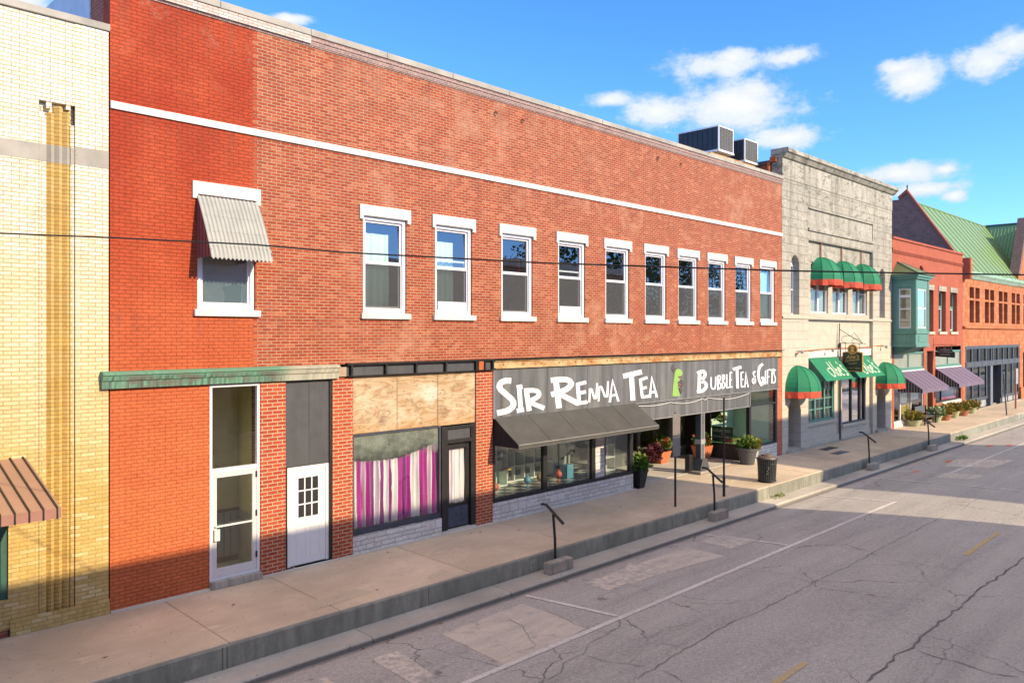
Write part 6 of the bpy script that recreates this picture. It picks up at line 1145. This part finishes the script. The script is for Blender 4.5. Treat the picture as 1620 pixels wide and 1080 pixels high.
f = part(cb, 'shop_window', MB().ring(51.84, 56.9, .92, 2.9, .03, .12, .07).box(53.0, 53.08, .03, .12, .99, 2.83), M['black_metal']); part(f, 'pane', MB().box(51.9, 56.83, .07, .076, .99, 2.83), M['glass_shop']); part(f, 'stall_riser', MB().box(53.0, 56.9, -.06, .12, -.02, .90), M['cream_trim']); part(f, 'brick_riser', MB().box(51.84, 52.98, -.02, .12, -.02, .90), M['pot_brown'])
d = part(cb, 'street_door', MB().box(50.23, 51.28, .25, .3, .05, 4.0), M['dark_teal']); part(d, 'door_post', MB().box(50.25, 50.5, .1, .2, .05, 2.7), M['window_white']); part(d, 'door_strip', MB().box(50.52, 50.62, .1, .2, .05, 2.7), M['line_yellow'])
solo('poster', 'blue and pink picture poster inside the far shop window under the plum awning', 'poster', MB().box(53.2, 55.9, .16, .17, 1.05, 2.3), M['poster_blue'], (54.5, .16, 1.05)); solo('poster', 'red edged strip poster at the bottom of the far shop window', 'poster', MB().box(53.2, 56.3, .14, .15, .99, 1.12), M['poster_pink'], (54.7, .14, .99))
solo('window_decal', 'white and red display card inside the near shop window beside the green planter', 'card', MB().box(46.2, 47.5, .2, .21, 1.2, 1.75).box(48.0, 49.4, .2, .21, 1.3, 2.7), M['letter_white'], (47.5, .2, 1.2)); solo('wooden_panel', 'yellow wooden panel standing inside the near shop window', 'panel', MB().box(46.3, 48.2, .24, .27, .3, 1.15), plain('yellow_wood', (.5, .34, .1), .6), (47.2, .25, .3))
def plum(label, x0, x1):
    t = thing('plum_awning', label, 'awning', (x0, 0, 2), 'plum awnings'); m = MB(); N = 30
    for i in range(N):
        a, b = x0+(x1-x0)*i/N, x0+(x1-x0)*(i+1)/N; m.prism([(-.055, 2.98), (-1.30, 2.12), (-1.29, 2.10), (-.055, 2.955)], 'x', a, b)
    part(t, 'canopy', MB().prism([(-.055, 2.98), (-1.30, 2.12), (-1.29, 2.10), (-.055, 2.955)], 'x', x0, x1), M['plum_canvas']); v = MB()
    for i in range(N):
        a, b = x0+(x1-x0)*i/N, x0+(x1-x0)*(i+1)/N; v.add([(a, -1.302, 2.115), (b, -1.302, 2.115), (b, -1.31, 1.92), ((a+b)/2, -1.31, 1.885), (a, -1.31, 1.92)], [(0,1,2,3,4)])
    part(t, 'valance', v, M['plum_canvas'])
    for x in (x0+.004, x1-.012): part(t, 'side_panel', MB().prism([(-.06, 2.94), (-1.285, 2.09), (-1.29, 1.93), (-.06, 1.93)], 'x', x, x+.008), M['stripe'])
    s_ = MB()
    for k in range(1, 6): x = x0+(x1-x0)*k/6; s_.tube([(x, -.06, 2.985), (x, -1.3, 2.128)], .012, 4)
    part(t, 'seam', s_, M['plum_canvas']); return t
plum('plum awning with striped side over the near storefront beside the domed awning', 45.3, 49.75); plum('plum awning with striped side beneath the black shaped sign', 51.75, 57.05)
t = thing('shaped_sign', 'black shaped sign with pale lettering hanging over the far plum awning', 'sign', (51.5, -.6, 3.7)); X = 51.45
cxy = [(-.10, 3.72), (-1.16, 3.66), (-1.16, 3.98), (-1.06, 4.02), (-1.0, 4.10)] + [(-.63-.37*math.cos(a), 4.12+.24*math.sin(a)) for a in [math.pi-k*math.pi/8 for k in range(1, 8)]][:0] + [(-.63-.37*math.cos(math.pi*k/8), 4.10+.24*math.sin(math.pi*k/8)) for k in range(1, 8)] + [(-.26, 4.10), (-.20, 4.03), (-.10, 4.0)]
part(t, 'board', MB().prism(cxy, 'x', X-.03, X+.03), M['board_black']); part(t, 'bracket', MB().tube([(X, .0, 4.42), (X, -1.25, 4.42)], .018, 6).tube([(X, -.25, 4.42), (X, -.25, 4.05)], .012, 5).tube([(X, -.98, 4.42), (X, -.98, 4.05)], .012, 5).tube([(X, -.01, 4.8), (X, -.01, 4.2)], .02, 5), M['pot_brown'])
m = MB(); text_mb(m, 'Annabelle', (X-.032, -.34, 4.07), (0, -1, 0), (0, 0, 1), .09, .58); text_mb(m, 'Dermatological', (X-.032, -.22, 3.94), (0, -1, 0), (0, 0, 1), .09, .80); text_mb(m, 'Aesthetics', (X-.032, -.36, 3.80), (0, -1, 0), (0, 0, 1), .09, .55); m.tube([(X-.033, -.63-.06*math.cos(a), 4.22+.05*math.sin(a)) for a in [k*.7 for k in range(10)]], .008, 4); part(t, 'lettering', m, plain('letter_silver', (.55, .52, .46), .5))
# flower pots and bench on the far pavement
for i, (x, y, r0, r1, h, pm_, lf, lb) in enumerate([
  (46.70, -.42, .24, .38, .36, 'pot_green', 'leaf_gold', 'pale green pot of golden flowers in front of the bench, nearest the limestone building'), (49.9, -.62, .20, .30, .38, 'pot_green', 'leaf_white', 'pale green pot of white flowers at the far end of the bench'),
  (51.3, -.62, .28, .42, .36, 'pot_brown', 'leaf_gold', 'brown pot of golden flowers in front of the brick riser'), (53.2, -.62, .22, .32, .42, 'pot_green', 'leaf_gold', 'pale green pot of golden flowers in front of the white riser'),
  (54.9, -.62, .26, .40, .36, 'pot_brown', 'leaf_gold', 'brown pot of golden flowers before the far end of the white riser'), (57.0, -.60, .22, .32, .38, 'pot_green', 'leaf_gold', 'pale green pot of golden flowers beside the sandstone pier, farthest of the row')]):
    cl = [(lf, 0, 0, .2, .52, .46, .27, 420, .12), ('leaf_gold', .25, -.05, .08, .36, .34, .22, 200, .11), ('leaf_green', 0, 0, .08, .34, .32, .18, 120, .13)]
    planter('flower_pot', lb, x, y, -.015, r0, r1, h, M[pm_], cl, 'flower pots along the far storefronts')
t = thing('bench', 'dark metal bench with mesh seat against the near coral storefront', 'bench', (48.5, -.4, -.01)); x0, x1 = 47.6, 49.55
fr = MB()
for x in (x0, x1-.06):
    fr.box(x, x+.06, -.72, -.66, -.015, .66); fr.box(x, x+.06, -.18, -.12, -.015, .95); fr.box(x, x+.06, -.72, -.12, .60, .665)
fr.box(x0+.06, x1-.06, -.70, -.66, .36, .41); fr.box(x0+.06, x1-.06, -.17, -.13, .36, .41); fr.box(x0+.06, x1-.06, -.70, -.68, .08, .12)
part(t, 'frame', fr, M['black_metal']); part(t, 'seat', MB().box(x0+.06, x1-.06, -.66, -.17, .39, .42), plain('bench_mesh', (.16, .17, .18), .6)); part(t, 'backrest', MB().prism([(-.16, .46), (-.13, .46), (-.08, .95), (-.11, .95)], 'x', x0+.08, x1-.08), plain('bench_back', (.10, .11, .13), .6))

# ------------------------------------------------------------------ orange sandstone building with green metal roof
ob = thing('sandstone_building', 'orange sandstone building under a steep green metal roof', 'building', (68, 0, 0)); OL, OR = 57.335, 80.0
P5 = [(58.85, 61.25), (62.52, 64.93), (66.18, 68.67), (69.90, 72.46), (73.6, 76.1)]; hs5 = []
for a, b in P5:
    w2 = (b-a); hs5 += [(a, a+w2*.43, 5.82, 7.30), (a+w2*.57, b, 5.82, 7.30), (a, a+w2*.43, 7.44, 8.18), (a+w2*.57, b, 7.44, 8.18)]
m = MB(); m.wall(OL, OR, 4.25, 8.75, .0, .5, hs5); m.box(OL, 57.88, 0, .5, -.05, 4.25); m.box(72.2, 73.0, -.03, .5, -.05, 4.25); part(ob, 'stone_wall', m, M['sandstone'])
part(ob, 'arched_bay', MB().wall(73.0, OR, -.05, 4.25, .02, .5, [(73.6, 76.4, .6, 3.6)]), M['sandstone'])
part(ob, 'string_course', MB().prism([(-.12, 5.55), (-.16, 5.50), (-.16, 5.44), (-.002, 5.36), (-.002, 5.57)], 'x', OL-.05, OR), M['sandstone'])
part(ob, 'pier_base', MB().box(OL+.01, 57.95, -.14, -.003, -.04, .75).box(72.15, 73.05, -.16, -.035, -.04, .9), M['sandstone'], bevel=.02)
m = MB()
for h in hs5: m.ring(h[0], h[1], h[2], h[3], .30, .38, .06)
part(ob, 'window_frame', m, M['awning_maroon']); m = MB()
for h in hs5: m.box(h[0]+.06, h[1]-.06, .34, .345, h[2]+.06, h[3]-.06)
part(ob, 'window_pane', m, plain('maroon_glass', (.12, .045, .035), .25))
m = MB(); m.prism([(-.002, 8.70), (-.08, 8.72), (-.20, 8.86), (-.34, 8.98), (-.40, 9.12), (-.34, 9.16), (.2, 9.16), (.2, 8.70)], 'x', 57.95, 74.0); part(ob, 'copper_cornice', m, M['copper_mint'])
part(ob, 'parapet_block', MB().box(57.36, 57.85, -.42, .30, 8.62, 9.98), M['old_red_brick'], bevel=.02); part(ob, 'parapet_block_face', MB().box(57.40, 57.80, -.45, -.421, 8.70, 9.9), M['sandstone'])
RY, RZ = 3.5, 14.18; EY, EZ = -.22, 9.15
m = MB(); m.add([(57.55, EY, EZ), (73.5, EY, EZ), (77.0, RY, RZ), (57.55, RY, RZ), (57.55, EY+.02, EZ-.15), (73.5, EY+.02, EZ-.15), (77, RY, RZ-.15), (57.55, RY, RZ-.15)], [(0,1,2,3), (7,6,5,4), (0,4,5,1), (3,2,6,7), (0,3,7,4), (1,5,6,2)]); rf = part(ob, 'main_roof', m, M['roof_green'])
m = MB(); m.add([(57.55, RY, RZ), (77, RY, RZ), (77, 11, 4), (57.55, 11, 4)], [(0,1,2,3)]); part(ob, 'rear_roof', m, M['roof_green'])
sl = Vector((0, RY-EY, RZ-EZ)).normalized(); nn_ = Vector((0, -sl.z, sl.y)); m = MB(); L_ = math.hypot(RY-EY, RZ-EZ); k = 0
while 57.9+k*1.25 < 76.6:
    x = 57.9+k*1.25; t0 = 0 if x < 73.5 else (x-73.5)/3.5; a = Vector((x, EY, EZ))+sl*L_*t0; b = Vector((x, RY, RZ)); u = nn_*.035
    m.add([a, a+Vector((.03, 0, 0)), b+Vector((.03, 0, 0)), b, a+u, a+Vector((.03, 0, 0))+u, b+Vector((.03, 0, 0))+u, b+u], [(0,1,5,4), (4,5,6,7), (1,2,6,5), (3,0,4,7), (0,3,2,1), (2,3,7,6)]); k += 1
part(rf, 'roof_seam', m, M['roof_green']); part(rf, 'ridge_cap', MB().tube([(57.6, RY, RZ+.03), (77, RY, RZ+.03)], .07, 6), M['roof_green'])
gx0, gx1 = 57.34, 57.56   # dark brick gable end rising over the coral building
gp_ = [(.30, 9.9), (3.43, 14.60), (3.9, 14.22), (9.2, 14.22), (9.2, 6.0), (.30, 6.0)]
part(ob, 'gable_wall', MB().prism(gp_, 'x', gx0, gx1), M['dark_brick']); m = MB(); m.prism([(.22, 9.78), (3.43, 14.62), (3.43, 14.86), (.12, 9.90)], 'x', gx0-.06, gx1+.08); m.prism([(3.431, 14.62), (3.92, 14.22), (4.0, 14.4), (3.431, 14.86)], 'x', gx0-.06, gx1+.08); part(ob, 'gable_coping', m, M['terracotta'] if False else plain('red_coping', (.30, .085, .05), .7))
part(ob, 'finial', MB().lathe([(.05, 14.85), (.03, 15.0), (.06, 15.06), (.01, 15.2)], 57.45, 3.43, 8), M['black_metal'])
m = MB(); m.add([(77, RY, RZ), (73.5, EY, EZ), (73.0, -.35, 9.0), (77, -.2, RZ+.05), (81, -.2, 8.6), (81, RY, 8.6), (77, 12, RZ+.05), (73.5, 12, EZ), (81, 12, 8.6)], [(0,1,3), (1,2,3), (3,4,8,6), (0,3,6), (0,6,7)]); cr_ = part(ob, 'cross_roof', m, green_roof('roof_green_shaded', (.09, .24, .13), (.12, .28, .15))); m = MB()  # shade on the slope facing away from the sun is put into this darker green
for k in range(14): y = 3.2-k*.25; zt = RZ+.04; t_ = max(0.02, (RY-y)/(RY-EY)); m.tube([(77-.02, y, zt), (77-3.5*t_, y, RZ-(RZ-EZ)*t_+.03)], .02, 4)
part(cr_, 'roof_seam', m, cr_.data.materials[0]); part(cr_, 'ridge_cap', MB().tube([(77, -.1, RZ+.1), (77, 12, RZ+.1)], .07, 6), M['slate_blue'])
part(ob, 'front_gable', MB().prism([(70.9+.15, 8.76), (71.25, 9.9), (73.75, 14.1), (76.7, 14.3), (79.2, 9.9), (79.2, 8.76)], 'y', -.15, .30), M['sandstone'])
m = MB(); m.prism([(71.0, 9.7), (73.7, 14.3), (73.9, 13.9), (71.35, 9.6)], 'y', -.25, .42); part(ob, 'front_gable_coping', m, M['dark_brick'])
m = MB(); m.box(OR-.4, OR, .5, 14, -.1, 8.7); m.box(OL+.01, OR-.4, 13.6, 14, -.1, 8.7); m.box(OL+.01, OL+.3, .5, 13.6, -.1, 8.7); m.box(OL+.3, OR-.4, 5, 5.2, -.05, 8.7); part(ob, 'side_wall', m, M['old_red_brick']); part(ob, 'inner_floor', MB().box(OL+.3, OR-.4, .5, 5, 4.3, 4.5).box(OL+.3, OR-.4, .3, 5, -.1, .0), M['room_wall'])
# black storefront
m = MB(); m.box(57.9, 72.18, -.02, .12, 4.05, 4.25); m.box(57.9, 72.18, -.05, .12, 2.83, 3.20)
for x in (57.9, 59.35, 61.0, 62.75, 64.15, 64.6, 65.9, 67.4, 68.9, 70.3, 71.9): m.box(x, x+.22, .0, .10, 3.20, 4.05)
for x in (57.9, 59.45, 61.2, 62.9): m.box(x, x+.24, .0, .10, .75, 2.83)
for x in (66.9, 68.4, 70.0, 71.9): m.box(x, x+.22, .0, .10, .55, 2.83)
m.box(57.9, 63.14, -.02, .10, .55, .75); m.box(66.9, 72.15, -.02, .10, .40, .58); m.box(63.1, 63.16, .1, 2.0, .0, 2.83); m.box(66.9, 66.96, .1, 2.0, 0, 2.83); m.box(63.2, 66.9, 2.0, 2.1, 2.2, 2.83); m.box(64.9, 65.0, 2.0, 2.1, 0, 2.2)
sf = part(ob, 'storefront_frame', m, M['slate_blue']); m = MB()
for k in range(8): x = 58.1+k*1.78; m.box(x, x+1.5, -.062, -.0505, 2.90, 3.13)
part(sf, 'band_panel', m, M['grey_metal']); part(sf, 'pane', MB().box(57.95, 72.1, .05, .056, 3.20, 4.05).box(57.95, 63.1, .05, .056, .75, 2.83).box(66.95, 72.1, .05, .056, .58, 2.83).box(63.2, 66.85, 2.04, 2.05, .1, 2.2), glassmat('far_glass', (.62, .74, .64), .7, 0, .02))
for a, n_ in ((58.2, 3), (67.2, 3)):
    for k in range(n_): part(sf, 'riser_panel', MB().box(a+k*1.65, a+k*1.65+1.3, .0, .08, .05, .50 if a < 60 else .38), M['galv'])
part(sf, 'riser_back', MB().box(57.9, 63.1, .081, .12, -.02, .55), M['slate_blue']); part(sf, 'riser_back', MB().box(66.9, 72.15, .081, .12, -.02, .4), M['slate_blue']); part(sf, 'post', MB().box(63.95, 64.55, -.01, .25, -.02, 2.83), plain('blue_grey_post', (.16, .18, .21), .5))
solo('poster', 'pink poster in the black storefront next to the sandstone pier', 'poster', MB().box(58.15, 59.1, .10, .11, 1.4, 2.5), M['poster_pink'], (58.6, .1, 1.4))
solo('white_sign', 'small white card standing in the recessed black storefront door', 'card', MB().box(66.0, 66.6, 1.9, 1.93, .3, 1.0), M['letter_white'], (66.3, 1.9, .3))

# ------------------------------------------------------------------ street furniture
def handrail(x, label, lb2, far=False):
    t = thing('handrail', label, 'handrail', (x+.13, -3.02, -.48), 'step handrails along the kerb'); y = -2.86
    m = MB(); m.tube([(x+.15, y, -.48), (x+.13, y, .20), (x+.10, y+.03, .80)], .032, 8)
    part(t, 'post', m, M['black_metal']); part(t, 'rail', MB().tube([(x+.08, y+.38, .99), (x+.09, y+.24, .99), (x+.10, y+.03, .84), (x+.11, y-.28, .62)], .036, 8), M['black_metal']); part(t, 'base_plate', MB().box(x+.08, x+.22, y-.07, y+.07, -.476, -.462), M['black_metal'])
    m = MB(); m.box(x-.36, x+.46, -3.16, -2.93, -.485, -.22); solo('step_block', lb2, 'step', m, M['block'], (x, -3.05, -.485), 'concrete step blocks along the kerb', bevel=.025)
handrail(14.0, 'black handrail nearest the camera, in front of the canvas awning', 'weathered concrete step block nearest the camera')
handrail(21.25, 'black handrail beside the tall signpost at the shop entry', 'weathered concrete step block at the foot of the tall signpost')
handrail(33.5, 'black handrail in front of the limestone building', 'concrete step block in front of the limestone building')
handrail(41.0, 'black handrail near the flower pots, farthest along the kerb', 'concrete step block farthest along the kerb')
t = thing('signpost', 'black signpost with two sign backs before the shop entry', 'signpost', (20.2, -2.25, -.05)); part(t, 'post', MB().tube([(20.2, -2.25, -.06), (20.2, -2.25, 2.72)], .033, 8), M['black_metal']); part(t, 'sign_plate', MB().box(20.0, 20.40, -2.295, -2.288, 2.05, 2.70), plain('plate_back', (.19, .175, .165), .5), bevel=.003); part(t, 'sign_plate', MB().box(20.0, 20.40, -2.295, -2.288, 1.43, 2.03), plain('plate_back_low', (.21, .19, .18), .5), bevel=.003)
t = thing('signpost', 'tall bare black post behind the middle handrail', 'signpost', (22.58, -2.5, -.06)); part(t, 'post', MB().tube([(22.58, -2.5, -.06), (22.58, -2.5, 3.05)], .032, 8), M['black_metal']); part(t, 'collar', MB().lathe([(.045, -.06), (.045, .55), (.033, .57)], 22.58, -2.5, 10), M['black_metal'])
t = thing('signpost', 'rusty leaning thin pole on the far pavement', 'signpost', (57.6, -2.4, -.06)); part(t, 'post', MB().tube([(57.7, -2.4, -.06), (57.3, -2.3, 2.6)], .04, 8), M['slate_blue'])
t = thing('signpost', 'far signpost with a grey plate at the edge of the view', 'signpost', (63.0, -1.75, -.06)); part(t, 'post', MB().tube([(63.0, -1.75, -.06), (63.0, -1.75, 2.6)], .06, 8), M['pot_brown']); part(t, 'sign_plate', MB().box(62.7, 63.3, -1.83, -1.82, 1.65, 2.7), M['galv'])
# litter bin
t = thing('litter_bin', 'black slatted metal litter bin standing on the sunlit pavement', 'litter bin', (25.85, -2.38, -.055)); cx, cy, z0 = 25.85, -2.30, -.055
part(t, 'liner', MB().lathe([(.27, z0+.05), (.30, z0+.74), (.29, z0+.74)], cx, cy, 24, False).lathe([(.0, z0+.06), (.27, z0+.05)], cx, cy, 24, False), plain('bin_liner', (.012, .012, .012), .7)); m = MB()
for k in range(30):
    a = 2*math.pi*k/30; c_, s_ = math.cos(a), math.sin(a); tx_, ty_ = -s_*.021, c_*.021
    q = []
    for r, z in ((.285, z0+.04), (.315, z0+.66), (.345, z0+.80)): q += [(cx+c_*r+tx_, cy+s_*r+ty_, z), (cx+c_*r-tx_, cy+s_*r-ty_, z), (cx+c_*(r+.008)-tx_, cy+s_*(r+.008)-ty_, z), (cx+c_*(r+.008)+tx_, cy+s_*(r+.008)+ty_, z)]
    m.add(q, [(4*i+j, 4*i+(j+1) % 4, 4*i+4+(j+1) % 4, 4*i+4+j) for i in range(2) for j in range(4)]+[(0,3,2,1), (8,9,10,11)])
part(t, 'slat', m, plain('bin_black', (.045, .05, .05), .35))
def hoop(r, z, th=.014): return [(cx+r*math.cos(2*math.pi*k/28), cy+r*math.sin(2*math.pi*k/28), z) for k in range(29)]
part(t, 'hoop', MB().tube(hoop(.30, z0+.05), .018, 6).tube(hoop(.322, z0+.64), .012, 6).tube(hoop(.352, z0+.80), .016, 6), M['black_metal']); part(t, 'lid', MB().lathe([(.33, z0+.80), (.30, z0+.86), (.20, z0+.90), (.19, z0+.94), (.0, z0+.95)], cx, cy, 24, False), plain('bin_lid', (.13, .10, .08), .5)); part(t, 'foot', MB().lathe([(.22, z0), (.22, z0+.05)], cx, cy, 16), M['black_metal'])
m = MB(); m.tube([(cx-.30, cy-.16, z0+.40), (cx-.27, cy-.21, z0+.50), (cx-.29, cy-.18, z0+.55)], .010, 5); m.tube([(cx-.31, cy-.14, z0+.30), (cx-.275, cy-.20, z0+.36)], .008, 5); part(t, 'emblem', m, M['galv'])
# pavement lids and small scraps
solo('drain_cover', 'dark rectangular grate in the pavement before the limestone shop windows', 'grate', MB().box(34.3, 35.6, -.82, -.42, -.022, -.006), M['black_metal'], (35, -.6, -.02)); solo('utility_cover', 'grey utility cover set in the pavement beyond the litter bin', 'cover', MB().box(33.6, 34.8, -1.62, -1.22, -.042, -.026), M['grey_metal'], (34.2, -1.4, -.04)); solo('manhole_cover', 'round iron cover in the pavement behind the tall bare post', 'cover', MB().lathe([(.30, -.044), (.30, -.030), (.0, -.030)], 24.0, -1.55, 24), M['block'], (24, -1.5, -.04))
solo('weeds', 'small green weeds growing at the kerb joint beyond the litter bin', 'weeds', (lambda m: (leaves(m, (25.6, -2.86, -.45), 0.40, .08, .05, 60, .07), m)[1])(MB()), M['leaf_lime'], (25.6, -2.86, -.48)); solo('weeds', 'patch of grass at the far kerb by the road crossing', 'weeds', (lambda m: (leaves(m, (46.4, -2.9, -.42), .7, .14, .08, 110, .12), m)[1])(MB()), M['leaf_green'], (46.4, -2.9, -.47))
sc_ = MB()
for _ in range(46):
    x = rnd.uniform(4, 46); y = rnd.choice([rnd.uniform(-3.55, -3.36), rnd.uniform(-2.4, -.2)]); z = road_z(y)+.02 if y < -3 else -.012+.024*y+.012; a = rnd.uniform(0, 6.28); s_ = rnd.uniform(.02, .05); sc_.add([(x+s_*math.cos(a+k*1.57), y+s_*math.sin(a+k*1.57)*.7, z+rnd.uniform(0, .012)) for k in range(4)], [(0,1,2,3)])
o = mesh_of('dry_leaves', sc_, (0,0,0), leafmat('leaf_dry', (.10, .05, .02), (.20, .11, .04))); o['kind'] = 'stuff'; o['label'] = 'scattered dry leaves on the pavement and along the kerb'; o['category'] = 'leaves'
# overhead cable
CAB = [(-1.63, -.79, 6.60), (2.37, -4.87, 6.179), (3.37, -5.89, 6.122), (4.4, -6.93, 6.05), (5.07, -7.62, 5.965), (6.67, -9.25, 5.844), (8.58, -11.19, 5.757), (9.43, -12.06, 5.734), (10.48, -13.13, 5.710), (13.88, -16.6, 5.70)]
m = MB(); P = []
for a_, b_ in zip(CAB, CAB[1:]):
    for k in range(4): P.append(tuple(a_[i]+(b_[i]-a_[i])*k/4 for i in range(3)))
P.append(CAB[-1]); m.tube(P, .010, 6); solo('overhead_cable', 'black overhead cable slung across the street in front of the facades', 'cable', m, M['black_metal'], (6, -9, 5.9))
